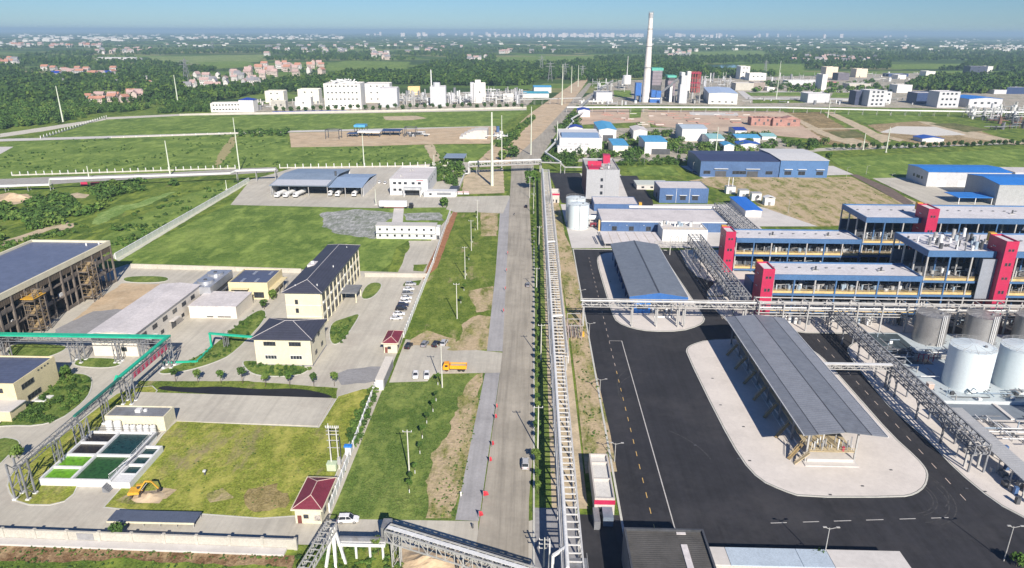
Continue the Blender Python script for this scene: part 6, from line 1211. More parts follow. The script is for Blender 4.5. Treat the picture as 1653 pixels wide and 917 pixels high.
for x in (6, 16, 29): win(o, 34.5, 53, 'front', x, 3.4, 5, 2.8, DSTEEL); box(o, 'door_hood', x-3, x+3, -1.2, 0, 6, 6.3, WHITE)
clutter('rows of pallets and white machines before the blue halls', 1140, 1330, 277, 282, 70, .8, 2.6, 12, [WHITE, WSTEEL, M('turquoise_crate', (.2, .5, .45), .6), DSTEEL], 'yard_store')
o = bld('white_works', 'white works hall with bright blue roof right of the green field', (272, 489), 56, 28, 10.2, M('cool_white_cladding', (.50, .51, .53), .6, .04), BLUER, 'gable', rise=1.0, axis='x')
for x in (10, 24, 38, 50): box(o, 'roller_door', x-3, x+3, -.12, 0, 0, 4.4, WHITE)
for x in (7, 22, 30, 43): win(o, 56, 28, 'left', 8+x*.3, 5, 2, 2, DSTEEL)
o = bld('grey_hall', 'large grey hall at the right edge with a blue roofed lean-to', (P(1606, 332).x, P(1606, 332).y), 60, 34, 13.0, GREYB, BLUER, 'gable', rise=1.6, axis='x'); box(o, 'lean_to_roof', -22, -0.2, 2, 18, 4.2, 4.5, BLUER)
for x in (-21, -11, -1): box(o, 'lean_to_post', x-.2, x+.2, 2.2, 2.6, 0, 4.2, WHITE)
o = bld('glazed_shed', 'pale glazed shed at the right edge behind the grey hall', (P(1636, 292).x, P(1636, 292).y), 60, 20, 6, BRG, PINKR, 'flat')
o = bld('blue_shelter', 'narrow shelter with bright blue roof beside the dark lattice rack', (122.6, 397.5), 9.0, 34, 4.0, WH2, M('vivid_blue_roof', (.025, .16, .60), .5, .04), 'gable', rise=.4, e=.5); box(o, 'blue_door', 9.1, 9.3, 1, 5, 0, 3.4, BLUER)
for i, (x, y) in enumerate(((1172, 313), (1193, 319), (1213, 324), (1234, 332))):
    p = P(x, y); t = thing('site_cabin', ('white site cabin with twin flues furthest left', 'second white site cabin behind the blue shelter', 'third white site cabin with a round dark fan', 'nearest white site cabin with a pitched cap')[i], 'cabin', (p.x, p.y, 0)); w_ = 6.0
    box(t, 'wall', 0, w_, 0, 5, 0, 4.6, WHITE); box(t, 'roof', -.2, w_+.2, -.2, 5.2, 4.6, 4.8, WSTEEL); box(t, 'door', 2, 3.6, -.08, 0, 0, 2.4, GSTEEL)
    if i == 2: cyl(t, 'fan', (3.6, -.2, 2.6), (3.6, 0, 2.6), 1.1, DSTEEL, 14)
    if i == 0: [cyl(t, 'flue', (x_, 2, 4.8), (x_, 2, 10.5), .3, WHITE, 8) for x_ in (1.5, 4.2)]
    if i == 3: gable(t, w_, 5, 4.8, 1.0, .3, WHITE, 'y', name='cap')
# unfinished pink brick houses and footings on the earth plot
BRK = M('pink_brick', (.36, .20, .17), .9, .12, scale=.3)
for i, (x, y) in enumerate(((1212, 203), (1226, 203), (1247, 204), (1262, 204))):
    o = thing('brick_shell', ('leftmost', 'second', 'third', 'largest')[i]+' pink brick house shell beside the brown field', 'house', tuple(P(x, y))); h = 9 if i < 3 else 8; W = 13 if i < 3 else 20
    b = MB(); b.box(0, W, 0, .4, 0, h); b.box(0, W, 14, 14.4, 0, h); b.box(0, .4, .4, 14, 0, h); b.box(W-.4, W, .4, 14, 0, h); b.box(W/2-.2, W/2+.2, .4, 14, 0, h); b.build(o, 'wall', BRK); box(o, 'opening', W*.3, W*.45, -.06, 0, 1, 4, DSTEEL); box(o, 'opening', W*.6, W*.75, -.06, 0, 5, 7.5, DSTEEL)
    if i == 3: gwalls(o, W, 14.4, h, 3, BRK, 'y', z0=h-.2)
o = thing('footings', 'rows of brick footings and trenches on the pink earth plot', 'foundation', (0, 0, 0)); r = random.Random(4)
for i in range(40):
    p = P(r.uniform(960, 1200), r.uniform(182, 202)); w_ = r.uniform(5, 14)
    bar(o, 'footing', (p.x, p.y, .5), (p.x+w_, p.y, .5), .8, .9, BRK if i % 3 else CONC_L); 
    if i % 2: bar(o, 'footing', (p.x, p.y+.6, .5), (p.x, p.y+w_*.8, .5), .8, .9, BRK)
# ================================================================ FAR RIGHT WORKS AND CHIMNEY
o = thing('chimney', 'tall tapering white chimney standing alone above the horizon', 'chimney', (169.6, 1101, 0)); STK = M('chimney_concrete', (.66, .63, .61), .8, .04, scale=.05)
cyl(o, 'base', (0, 0, 0), (0, 0, 50), 6.2, STK, 24, .80); cyl(o, 'shaft', (0, 0, 50), (0, 0, 119), 4.95, STK, 24, .62); cyl(o, 'top_ring', (0, 0, 119), (0, 0, 125), 3.3, GREYB, 24); cyl(o, 'lip', (0, 0, 125), (0, 0, 126), 3.0, STK, 24)
for z in (50, 80, 104): cyl(o, 'gallery', (0, 0, z-.4), (0, 0, z+.4), {50: 5.7, 80: 4.6, 104: 3.9}[z], GSTEEL, 24)
for i in range(8): a = i*.785; bar(o, 'rod', (3*math.cos(a), 3*math.sin(a), 120), (3.4*math.cos(a), 3.4*math.sin(a), 128), .3, .3, GSTEEL)
BL2 = M('equipment_blue', (.03, .13, .42), .5, .1)
def vstack(label, x0, x1, yb, yt, dep, parts, name='plant_tower'):
    a, b_ = P(x0, yb), P(x1, yb); h = HT((x0+x1)/2, yb, yt); W = b_.x-a.x; o = thing(name, label, 'tower', (a.x, a.y, 0))
    for nm, f0, f1, g0, g1, m in parts: box(o, nm, W*g0, W*g1, 0, dep, h*f0, h*f1, m)
    return o, W, h
GRNR = M('green_roof_cap', (.10, .42, .33), .6); BWN = M('boiler_grey_brown', (.25, .22, .25), .8, .1, ribs=('z', 5.0, .5))
vstack('boiler tower with a green cap and brown ribbed body right of the chimney', 1051, 1066, 160, 110, 26, (('body', .45, .92, 0, 1, BWN), ('green_cap', .92, 1.0, -.1, 1.1, GRNR), ('lower_frame', 0, .45, 0, 1, DSTEEL)))
vstack('blue filter house left of the chimney', 1025, 1034, 165, 134, 14, (('body', .35, 1, 0, 1, BL2), ('leg_frame', 0, .35, 0, .2, BLUEP), ('leg_frame', 0, .35, .8, 1, BLUEP)))
vstack('bright blue filter cluster at the chimney foot', 1049, 1066, 166, 146, 14, (('hopper', .45, 1, .1, .5, BL2), ('hopper', .4, .95, .55, 1, BL2), ('white_deck', .3, .4, 0, 1, WHITE), ('base', 0, .28, 0, 1, BL2)))
vstack('dark boiler house with green roof and red panel', 1076, 1088, 162, 122, 24, (('body', 0, .8, 0, 1, BWN), ('green_roof', .92, 1, -.1, 1.1, GRNR), ('red_panel', .5, .78, .1, 1, M('brick_red_panel', (.35, .06, .06), .7)), ('upper', .8, .92, .1, .9, DSTEEL)))
o, W, h = vstack('slender white stack before the red panelled boiler house', 1080, 1084, 165, 137, 4, (('stack', 0, 1, 0, 1, WHITE),))
o, W, h = vstack('pale grey hopper tower with slanting conveyor', 1096, 1108, 167, 117, 18, (('body', 0, .62, 0, 1, BRG), ('upper', .62, .9, .1, .8, BRG), ('cap', .9, 1.0, .05, .5, WHITE))); bar(o, 'conveyor', (2, 9, h*.86), (-30, 20, h*.2), 3, 3, GSTEEL)
o, W, h = vstack('red brick coloured open frame tower beside a white shaft', 1113, 1129, 150, 116, 24, ()); 
for k in range(4): box(o, 'floor', 0, W, 0, 24, h*(k+1)*.23, h*(k+1)*.23+1, REDP if k % 2 else M('brick_red_panel', (.35, .06, .06)))
for x in (0.2, .45, .7, .96):
    for y in (1, 12, 23): box(o, 'frame_post', W*x-.6, W*x+.6, y-.6, y+.6, 0, h, M('brick_red_panel', (.35, .06, .06)))
box(o, 'white_shaft', -6, .2, 0, 12, 0, h*1.02, BRW)
o = bld('white_hall', 'white hall with four small windows and light blue roof by the far pipeline', (P(1143, 168).x, P(1143, 168).y), 41, 120, 15.5, BRW, M('light_blue_roof', (.38, .48, .66), .6, .03), 'gable', rise=1.2, rz=R_(-9)) 
for x in (6, 16, 25, 34): win(o, 41, 120, 'front', x, 3.5, 3, 1.6, DSTEEL, bars=0)
o, W, D, h = far_bld('grey hall with dark upper roof at the start of the right works', 962, 988, 164, 149, 1.2, BRG, GSTEEL)
for nm, lab, x0, x1, yb, yt in (('water_tank', 'raised white tank with thin mast in the right works', 1006, 1016, 140, 122),):
    p = P(1011, 143); t = thing(nm, lab, 'tank', tuple(p)); cyl(t, 'shell', (0, 0, 8), (0, 0, 24), 8, WHITE, 20); [bar(t, 'leg', (6*math.cos(a), 6*math.sin(a), 0), (6*math.cos(a), 6*math.sin(a), 8), .8, .8, GSTEEL) for a in (.5, 2.1, 3.6, 5.2)]; cyl(t, 'mast', (0, 0, 24), (0, 0, 58), .8, WHITE, 8, .5)
clutter('pale plant and silos at the left end of the right works', 960, 1008, 136, 150, 26, 6, 16, 21); clutter('low white sheds along the far pipeline', 930, 1030, 166, 171, 14, 4, 8, 22, [WHITE, BRG]); clutter('process plant behind the blue roofed white hall', 1128, 1180, 128, 145, 30, 6, 20, 23); clutter('pipework at the foot of the boiler towers', 1066, 1140, 158, 168, 26, 4, 14, 24, [WSTEEL, GSTEEL, DSTEEL])
FR = [('white frame tower of the right works with dark window bands', 1194, 1209, 128, 107, BRW, 3, 2), ('white stepped block beside the frame tower', 1209, 1236, 130, 118, BRW, 1, 3), ('cream shed with brown roof before the frame tower', 1187, 1216, 146, 134, WALLC, 0, 0), ('brown shed right of the cream shed', 1216, 1234, 146, 133, M('brown_shed', (.30, .25, .22), .8), 0, 0),
      ('pale tan slab block with slim mast', 1332, 1351, 125, 108, M('tan_block', (.68, .58, .46), .8), 0, 0), ('dark purple-grey block between the tan blocks', 1352, 1370, 130, 118, M('purple_grey', (.13, .12, .15), .8), 0, 0), ('tan block with a dark side left of the big shed', 1381, 1399, 125, 111, M('tan_block', (.68, .58, .46), .8), 0, 0), ('slim white slab before the pink roof', 1325, 1333, 146, 120, BRW, 0, 0),
      ('pink roofed low house in the right works', 1335, 1350, 137, 132, M('pink_wall', (.5, .2, .22), .8), 0, 0), ('grey and white low block by the lawn strip', 1303, 1338, 166, 151, BRG, 0, 0), ('grey four storey block with dark side facing the pipeline', 1400, 1428, 172, 146, BRG, 4, 3), ('white low store right of the four storey block', 1428, 1437, 168, 148, OFFW, 2, 1),
      ('white store behind the four storey block', 1447, 1471, 150, 137, BRW, 0, 0), ('grey office block with four windows across facing the pipeline', 1512, 1546, 174, 148, BRG, 3, 4), ('distant dark glazed block on the skyline wood', 1564, 1592, 122, 107, M('dark_glazed', (.06, .07, .11), .4), 3, 1), ('bright white end wall of the dark glazed block', 1592, 1601, 119, 107, BRW, 0, 0),
      ('white box hall of the distant blue roofed group', 1494, 1509, 123, 115, BRW, 0, 0), ('navy roofed hall of the distant group', 1434, 1466, 124, 119, BLUED, 0, 0), ('white hall left of the navy roofed hall', 1449, 1462, 128, 121, BRW, 0, 0), ('navy hall at the far right edge', 1624, 1690, 152, 141, BLUED, 0, 0), ('pale low store beside the navy hall', 1604, 1624, 152, 145, BRG, 0, 0),
      ('low white shed row right of the tree clump', 1370, 1405, 143, 135, WALLC, 0, 0), ('long pale low shed behind the lawn strip', 1272, 1325, 137, 130, OFFW, 0, 0), ('small white cube shop near the road', 1238, 1250, 147, 141, BRW, 0, 0), ('dark hall left of the grey office block', 1478, 1511, 168, 150, BLUED, 0, 0)]
for lab, x0, x1, yb, yt, m, rr, cc in FR: far_bld(lab, x0, x1, yb, yt, .7, m, PINKR, rr, cc, depth=26, wsz=(3.2, 2.4), gl=DSTEEL)
far_bld('grey hall with a bright blue roof at the right pipeline', 1562, 1616, 174, 160, 1.0, BRG, BLUER, 1, 4, 'gable', wsz=(4, 2.5), gl=DSTEEL)
far_bld('dark flank block adjoining the grey four storey block', 1379, 1400, 170, 147, 1, M('dark_navy_wall', (.04, .05, .10), .7), PINKR, 0, 0)
clutter('steel pipe yard at the right end of the far pipeline', 1560, 1660, 178, 196, 70, 5, 13, 31); clutter('dark scrap and frames by the right edge', 1600, 1660, 192, 210, 50, 4, 9, 32, [DSTEEL, M('rust_brown', (.18, .10, .08), .9), GSTEEL]); clutter('low machines along the pipeline before the right works', 1200, 1560, 160, 170, 60, 2, 6, 33); clutter('assorted small plant in the middle of the right works', 1240, 1320, 126, 140, 40, 5, 14, 34); clutter('thin plant beyond the dark hall', 1380, 1480, 118, 136, 30, 3, 9, 35, [BRG, WHITE, GSTEEL])
cyan_hall('long low building with blue roof at the pale sheeting', 1488, 1522, 230, 3.5, 18, M('strong_blue_roof', (.03, .10, .42)), wall=OFFW)
# ================================================================ POLES, LAMPS
def mast(label, bx, by, ty, group=None, r=.5, mat=None, top=.45, name='lattice_mast', arms=0, cat='mast', lean=0):
    h = HT(bx, by, ty); p = P(bx, by); o = thing(name, label, cat, (p.x, p.y, 0), 0, group); cyl(o, 'mast', (0, 0, 0), (lean, 0, h), r, mat or WSTEEL, 8, top)
    for k in range(arms): bar(o, 'crossarm', (-1.6+k*.3, 0, h-.8-k*1.2), (1.6-k*.3, 0, h-.8-k*1.2), .18, .18, mat or WSTEEL)
    box(o, 'footing', -.8, .8, -.8, .8, 0, .4, CONC_L); return o
MASTC = M('mast_pale_green', (.58, .62, .52), .6, .05)
for lab, x, y, t, r in (('tallest pale mast standing left of the pipe bridge', 794.5, 300, 181, 1.15), ('slimmer tall mast right of the tallest one', 810, 274, 186, .5), ('thin tall mast at the left end of the lorry yard pipeline', 387, 276, 190, .55), ('thin mast standing behind the lorry shed', 588, 269, 216, .5),
        ('thin mast behind the left pale pipeline', 275, 283, 227, .6), ('leaning pale mast at the far left wood edge', 102, 197, 139, .9), ('pale mast among far left village trees', 288, 171, 121, .9), ('short mast at the head of the pale pipeline', 144, 288, 268, .5), ('mast on the far road verge, left side', 857, 250, 172, .6), ('mast on the far road verge, right side', 899, 242, 196, .6),
        ('mast at the far road bend left of the works', 907, 170, 104, .9), ('second mast at the far road bend', 922, 150, 106, .8), ('third mast at the far road bend', 933, 140, 105, .8), ('mast in the right works beside the lawn strip', 1253, 160, 98, .7), ('mast beside the hedge of the green field', 1393, 242, 215, .6), ('mast by the bright blue roofed works', 1430, 246, 205, .6), ('mast on the sandy field edge near the pipeline', 1336, 190, 160, .7),
        ('thin mast among the cyan roofed sheds', 1155, 250, 205, .6), ('short mast at the long white wall bend', 366, 306, 291, .35), ('white flagpole mast behind the white office', 701, 276, 250, .4), ('mast before the lorry shed on the yard edge', 607, 331, 305, .3)):
    mast(lab, x, y, t, r=r, mat=MASTC)
p = P(1160, 335)
# transmission pylons on the skyline
def pylon(label, bx, by, ty, group='skyline pylons'):
    h = HT(bx, by, ty); p = P(bx, by); o = thing('pylon', label, 'pylon', (p.x, p.y, 0), 0, group); w = h*.11
    for sx in (-1, 1):
        for sy in (-1, 1): bar(o, 'leg', (sx*w, sy*w, 0), (sx*w*.15, sy*w*.15, h*.92), .7, .7, GSTEEL)
    for k in range(5): z = h*(.1+.16*k); ww = w*(1-.85*z/h); bar(o, 'lattice', (-ww, -ww, z), (ww, -ww, z+h*.12), .4, .4, GSTEEL); bar(o, 'lattice', (ww, -ww, z), (-ww, -ww, z+h*.12), .4, .4, GSTEEL)
    for z, l in ((.72, .24), (.86, .19)): bar(o, 'crossarm', (-h*l, 0, h*z), (h*l, 0, h*z), .8, .8, GSTEEL)
    bar(o, 'peak', (0, 0, h*.9), (0, 0, h), .5, .5, GSTEEL)
for lab, x, y, t in (('nearest pylon left of the far road', 888, 131, 98), ('pylon just right of the nearest one', 912, 128, 100), ('pylon above the far left works wood', 874, 118, 88), ('pylon behind the far left villages', 303, 135, 92), ('small pylon on the left skyline', 344, 82, 66), ('pylon over the bare far field', 940, 128, 104), ('pylon right of the chimney wood', 1235, 116, 96)): pylon(lab, x, y, t)
def lamp(label, x, y, h=7.2, a=0, group='twin-armed street lamps', mat=WSTEEL, arm=1.6, twin=True):
    o = thing('street_lamp', label, 'street lamp', (x, y, 0), a, group); cyl(o, 'pole', (0, 0, 0), (0, 0, h), .13, mat, 8, .6)
    for s, l in ((1, arm), (-1, arm*.6))[:2 if twin else 1]: bar(o, 'arm', (0, 0, h-.3), (s*l, 0, h+.15), .09, .09, mat); box(o, 'lamp_head', s*l-.35, s*l+.35, -.16, .16, h+.08, h+.22, mat)
    return o
for lab, x, y, z in (('lamp on the left kerb by the gatehouse roof', 992, 746, 5.4), ('lamp on the left kerb between the gatehouse and the small bridge', 968, 638, 5.2), ('lamp on the left kerb just below the east-west rack', 951, 543, 5), ('lamp on the left kerb just above the east-west rack', 937, 487, 5), ('lamp behind the dark lattice rack, upper one', 1108, 426, 7), ('lamp beside the north island under the red tower', 1155, 486, 7), ('lamp on the small round kerb near the tank rack', 1407, 592, 5),
        ('lamp on the pale kerb below the steel portal', 1543, 740, 8), ('lamp at the bottom right corner of the asphalt', 1620, 906, 8.5), ('lamp rising from the pale low roofs at the bottom', 1328, 912, 9)):
    p = P(x, y); lamp(lab, p.x, p.y, z)
for i, (x, y, t) in enumerate(((1040, 265, 253), (1118, 281, 262), (1366, 287, 270), (1437, 300, 281), (1495, 300, 280), (1398, 282, 268), (1092, 262, 240), (1272, 345, 320), (1048, 262, 258))):
    p = P(x, y); lamp('slim lamp %s' % ('by the small green lawn', 'at the corner of the blue hall', 'at the green field corner', 'on the sandy verge of the pale yard', 'in front of the blue roofed white works', 'by the narrow sandy verge', 'on the pale road behind the grey tower block', 'alone in the sandy field', 'beside the pale green shed')[i], p.x, p.y, HT(x, y, t), group='slim yard lamps', twin=False)
# concrete power poles in the grass between fence and road
PCC = M('pole_concrete', (.56, .56, .50), .85, .06)
def power_pole(label, bx, by, ty, group, arms=1, shift=0):
    h = HT(bx, by, ty); p = P(bx, by); o = thing('utility_pole', label, 'utility pole', (p.x, p.y, 0), 0, group); cyl(o, 'pole', (0, 0, 0), (0, 0, h), .2, PCC, 8, .6)
    for k in range(arms):
        bar(o, 'crossarm', (-1.1, 0, h-.5-k), (1.1, 0, h-.5-k), .14, .14, WSTEEL); [cyl(o, 'insulator', (s, 0, h-.45-k), (s, 0, h-.1-k), .09, WHITE, 6) for s in (-1, 0, 1)]
    return o
for i, (x, y, t) in enumerate(((661, 768, 694), (738, 515, 457), (751, 451, 398), (761, 405, 355), (771, 371, 322), (714, 626, 556))):
    power_pole(('nearest pole in the grass, left of the bare sandy streak', 'pole beside the dry patch above the access road', 'pole in the middle of the upper grass strip', 'pole in the upper grass strip below the white prefab', 'pole at the top of the grass strip near the crossroads', 'pole at the access road by the orange lorry')[i], x, y, t, 'poles in the grass strip')
for i, (x, y, t) in enumerate(((868, 728, 655), (873, 582, 523), (866, 470, 432), (870, 402, 365), (861, 345, 312), (878, 916, 868), (855, 320, 285))):
    power_pole(('pole in the road verge near the parked grey van', 'pole halfway down the green road verge', 'pole in the verge level with the east-west rack', 'pole in the verge by the seamed tank', 'pole in the verge near the far gatehouse', 'pole with bunched insulators at the bottom edge', 'pole in the verge at the dense tree')[i], x, y, t, 'poles in the road verge', 1 if i != 5 else 3)
o = thing('transformer_poles', 'pair of concrete poles carrying crossarms and insulators by the white wall', 'utility pole', (-46.6, 144.2, 0))
for x in (-.9, .9): cyl(o, 'pole', (x, 0, 0), (x, 0, 12.6 if x < 0 else 11.6), .2, PCC, 8, .6)
for z in (6, 8, 9.6, 10.6, 11.4): bar(o, 'crossarm', (-1.5, 0, z), (1.5, 0, z), .16, .16, WSTEEL)
for k in range(8): cyl(o, 'insulator', (-1.5+k*.43, 0, 11.5), (-1.5+k*.43, 0, 12.0), .12, WHITE, 6)
box(o, 'switch_box', .7, 1.5, -.5, .2, 1.5, 3.4, WSTEEL); box(o, 'earth_plate', 1.5, 1.6, -.3, .3, 3, 9, DSTEEL)
o = thing('transformer_cabinet', 'pale green transformer cabinet left of the twin poles', 'cabinet', tuple(P(528, 762))); PG = M('pale_green_cabinet', (.50, .60, .42), .6, .05); box(o, 'body', 0, 2.2, 0, 1.6, .3, 2.0, PG); box(o, 'lid', -.1, 2.3, -.1, 1.7, 2.0, 2.15, PG); box(o, 'base', .1, 2.1, .1, 1.5, 0, .3, CONC_D)
o = thing('notice_stand', 'white notice stand with blue cap beside the white wall', 'sign', tuple(P(563, 738))); box(o, 'board', -.7, .7, -.3, .3, .8, 3.0, WHITE); box(o, 'blue_cap', -.9, 1.0, -.5, .5, 3.0, 3.5, BLUER); box(o, 'leg', -.5, -.3, -.1, .1, 0, .8, GSTEEL); box(o, 'leg', .3, .5, -.1, .1, 0, .8, GSTEEL)
o = thing('marker_stake', 'short dark stake with white top alone in the yellow grass', 'stake', tuple(P(331, 767))); cyl(o, 'stake', (0, 0, 0), (0, 0, 1.0), .22, DSTEEL, 8); box(o, 'white_top', -.3, .3, -.3, .3, 1.0, 1.35, WHITE)
for i, (x, y) in enumerate(((744, 801), (763, 853))):
    t = thing('traffic_bollard', ('small white post at the pavement edge', 'small dark post on the pavement corner')[i], 'post', tuple(P(x, y))); cyl(t, 'post', (0, 0, 0), (0, 0, 1.0), .2, (WHITE, DSTEEL)[i], 8); ball(t, 'cap', (0, 0, 1.05), .24, .24, .15, (WHITE, DSTEEL)[i])
# red flower tubs / banners along the left kerb of the road
FLR = M('red_flag_cloth', (.50, .03, .05), .7, .1)
for i, (x, y, s) in enumerate(((773, 838, 1.5), (780, 805, 1.9), (790, 749, 1.0), (794, 723, .9), (799, 679, .9), (801, 662, .6), (812, 506, .6), (815, 470, .5), (817, 440, .5), (819, 412, .5))):
    p = P(x, y); t = thing('red_flag', 'red flag on the left kerb, number %s up from the bottom' % ('one', 'two', 'three', 'four', 'five', 'six', 'seven', 'eight', 'nine', 'ten')[i], 'flag', (p.x, p.y, 0), 0, 'red flags on the road kerb')
    cyl(t, 'staff', (0, 0, 0), (0, 0, 2.2), .05, WSTEEL, 6); mesh(t, 'cloth', [(0, 0, 2.1), (s*.5, .1, 1.9), (s*.7, -.1, 1.1), (.1, .1, .6), (0, .05, 2.1), (s*.5, .15, 1.9), (s*.7, -.05, 1.1), (.1, .15, .6)], [(0, 1, 2, 3), (7, 6, 5, 4), (0, 4, 5, 1), (1, 5, 6, 2), (2, 6, 7, 3), (3, 7, 4, 0)], FLR)
# ================================================================ VEHICLES
PAINT = {k: M('car_paint_'+k, c, .3, .02) for k, c in (('white', (.75, .76, .78)), ('navy', (.03, .035, .07)), ('silver', (.45, .46, .48)), ('black', (.02, .02, .025)), ('grey', (.25, .26, .28)), ('maroon', (.18, .03, .04)))}
HEADL = M('lamp_lens', (.8, .8, .75), .2, .02); TAILL = M('tail_lens', (.4, .02, .02), .3, .02)
CARM = {}
def loft(secs, mat, name):
    """secs: list of (x, [(y,z)...]) cross sections"""
    bm = bmesh.new(); rows = [[bm.verts.new((x, y, z)) for y, z in pts] for x, pts in secs]
    for a, b_ in zip(rows[:-1], rows[1:]):
        for i in range(len(a)): j = (i+1) % len(a); bm.faces.new((a[i], a[j], b_[j], b_[i]))
    bm.faces.new(rows[0][::-1]); bm.faces.new(rows[-1]); bmesh.ops.recalc_face_normals(bm, faces=bm.faces[:])
    me = bpy.data.meshes.new(name); bm.to_mesh(me); bm.free(); me.materials.append(mat); return me
def car(label, x, y, rz, paint, kind='saloon', group=None, z=0.1):
    k = (paint, kind)
    if k not in CARM:
        m = PAINT[paint]; L = 4.6; w = .9; hb = .92 if kind == 'saloon' else 1.02; ht = 1.45 if kind == 'saloon' else 1.7
        def sec(wd, z0, z1): return [(-wd*.9, z0), (wd*.9, z0), (wd, z0+.2), (wd, z1-.12), (wd*.88, z1), (-wd*.88, z1), (-wd, z1-.12), (-wd, z0+.2)]
        body = loft([(-2.3, sec(w*.86, .35, .72)), (-2.15, sec(w*.96, .28, .85 if kind == 'saloon' else 1.0)), (-1.2, sec(w, .25, hb)), (.9, sec(w, .25, hb)), (1.9, sec(w*.97, .27, hb-.13)), (2.2, sec(w*.88, .3, .68)), (2.3, sec(w*.78, .35, .6))], m, 'body')
        xr, xf = (-1.75, 1.15) if kind == 'saloon' else (-2.1, 1.15)
        def csec(wd, z0, z1): return [(-wd, z0), (wd, z0), (wd*.84, z1), (-wd*.84, z1)]
        cab = loft([(xr, csec(.78, hb-.04, hb)), (xr+.5 if kind == 'saloon' else xr+.2, csec(.8, hb-.04, ht-.03)), (.35, csec(.8, hb-.04, ht-.03)), (xf, csec(.78, hb-.04, hb))], GLASS, 'windows')
        roof = loft([(xr+.55 if kind == 'saloon' else xr+.25, [(-.67, ht-.04), (.67, ht-.04), (.6, ht+.02), (-.6, ht+.02)]), (.3, [(-.67, ht-.04), (.67, ht-.04), (.6, ht+.02), (-.6, ht+.02)])], m, 'roof_panel')
        pil = MB(); [pil.bar((xx, s*.79, hb), (xx+dx, s*.67, ht-.02), .09, .05) for s in (-1, 1) for xx, dx in ((-.35, 0), (xf-.1, -.75), (xr+.1, .4))]
        me = bpy.data.meshes.new('pillars'); me.from_pydata(pil.v, [], pil.f); me.materials.append(m); CARM[k] = (body, cab, roof, me, ht)
    body, cab, roof, pil, ht = CARM[k]; o = thing('car', label, 'car', (x, y, z), rz, group); I = Matrix.Identity(4)
    put('body', body, o, I); put('windows', cab, o, I); put('roof_panel', roof, o, I); put('pillar', pil, o, I)
    for sx in (-1.4, 1.42):
        for sy in (-.82, .82): w_ = cyl(o, 'wheel', (sx, sy-.1, .32), (sx, sy+.1, .32), .33, RUBBER, 14); put('rim', unit('cyl', WSTEEL, 10, 1.0), w_, Matrix.Diagonal((.55, .55, 1.06, 1)))
    for s in (-.62, .62): box(o, 'headlight', 2.14, 2.27, s-.16, s+.16, .58, .72, HEADL); box(o, 'tail_light', -2.3, -2.2, s-.14, s+.14, .66, .82, TAILL)
    return o
p = P(558, 842); car('white car with dark roof glass crossing the yard by the larger hut', p.x+.6, p.y, R_(4), 'white', 'suv')
cars = [(660, 466, 'white', 'topmost white car of the row along the wall'), (656, 480, 'white', 'second white car from the top of the row'), (651, 492, 'navy', 'upper dark car of the row along the wall'), (648, 498, 'black', 'lower dark car of the row along the wall'), (644, 506, 'white', 'white car just below the dark pair in the row'), (640, 513, 'white', 'lowest white car of the row above the small hut'), (663, 458, 'silver', 'silver car at the head of the row by the weeds bed'), (654, 486, 'white', 'white car touching the dark pair from above'), (658, 473, 'grey', 'grey car between the two top white cars')]
for x, y, c, l in cars: p = P(x, y+3); car(l, p.x, p.y, R_(4), c, 'suv' if c != 'white' else 'saloon', 'cars in the row along the white wall', .12)
for x, y, c, l in ((660, 559, 'black', 'dark car with white bonnet beside the small hut'), (686, 556, 'grey', 'grey car second from the left in the upper bay'), (704, 556, 'black', 'black car third in the upper bay'), (717, 554, 'silver', 'silver car at the right end of the upper bay')): p = P(x, y+2); car(l, p.x, p.y, R_(80), c, 'suv', 'cars in the upper parking bay', .12)
for x, y, c, l in ((671, 608, 'white', 'left white car at the lower edge of the car park'), (689, 608, 'white', 'right white car at the lower edge of the car park')): p = P(x, y); car(l, p.x, p.y, R_(-84), c, 'saloon', 'pair of white cars at the lower kerb', .12)
p = P(848, 752); car('pale grey car at the right kerb under the tree shadows', p.x, p.y, R_(90), 'silver', 'suv', None, .14)
for i, (x, y, c) in enumerate(((852, 462, 'grey'), (849, 335, 'black'))): p = P(x, y); car(('small dark car beside the kerb trees level with the rack', 'dark car at the far kerb near the crossroads')[i], p.x, p.y, R_(90), c, 'saloon', None, .14)
def motorbike(label, x, y, a):
    p = P(x, y); o = thing('motorcycle', label, 'motorcycle', (p.x, p.y, .13), a)
    for s in (-.6, .6): cyl(o, 'wheel', (s, -.06, .3), (s, .06, .3), .3, RUBBER, 12)
    bar(o, 'frame', (-.5, 0, .55), (.5, 0, .6), .18, .25, PAINT['white']); bar(o, 'fork', (.6, 0, .3), (.4, 0, 1.0), .08, .08, GSTEEL); bar(o, 'seat', (-.6, 0, .78), (0, 0, .8), .25, .1, RUBBER); bar(o, 'handlebar', (.42, -.35, 1.02), (.42, .35, 1.02), .05, .05, DSTEEL); return p
p = motorbike('motorcycle ridden up the main road near the crossroads', 830, 348, R_(95))
# rider: one continuous skinned body
me = bpy.data.meshes.new('person'); joints = [(0, 0, .92), (0, .05, 1.2), (0, .1, 1.42), (0, .12, 1.52), (0, .14, 1.66), (-.2, .1, 1.4), (-.28, .3, 1.18), (-.26, .5, 1.08), (.2, .1, 1.4), (.28, .3, 1.18), (.26, .5, 1.08), (-.14, .05, .86), (-.2, .42, .8), (-.2, .38, .38), (-.2, .5, .32), (.14, .05, .86), (.2, .42, .8), (.2, .38, .38), (.2, .5, .32)]
me.from_pydata(joints, [(0, 1), (1, 2), (2, 3), (3, 4), (2, 5), (5, 6), (6, 7), (2, 8), (8, 9), (9, 10), (0, 11), (11, 12), (12, 13), (13, 14), (0, 15), (15, 16), (16, 17), (17, 18)], [])
po = link(bpy.data.objects.new('person', me)); props(po, 'person in dark clothes riding the motorcycle up the road', 'person'); sk = po.modifiers.new('skin', 'SKIN'); po.modifiers.new('sub', 'SUBSURF').levels = 1
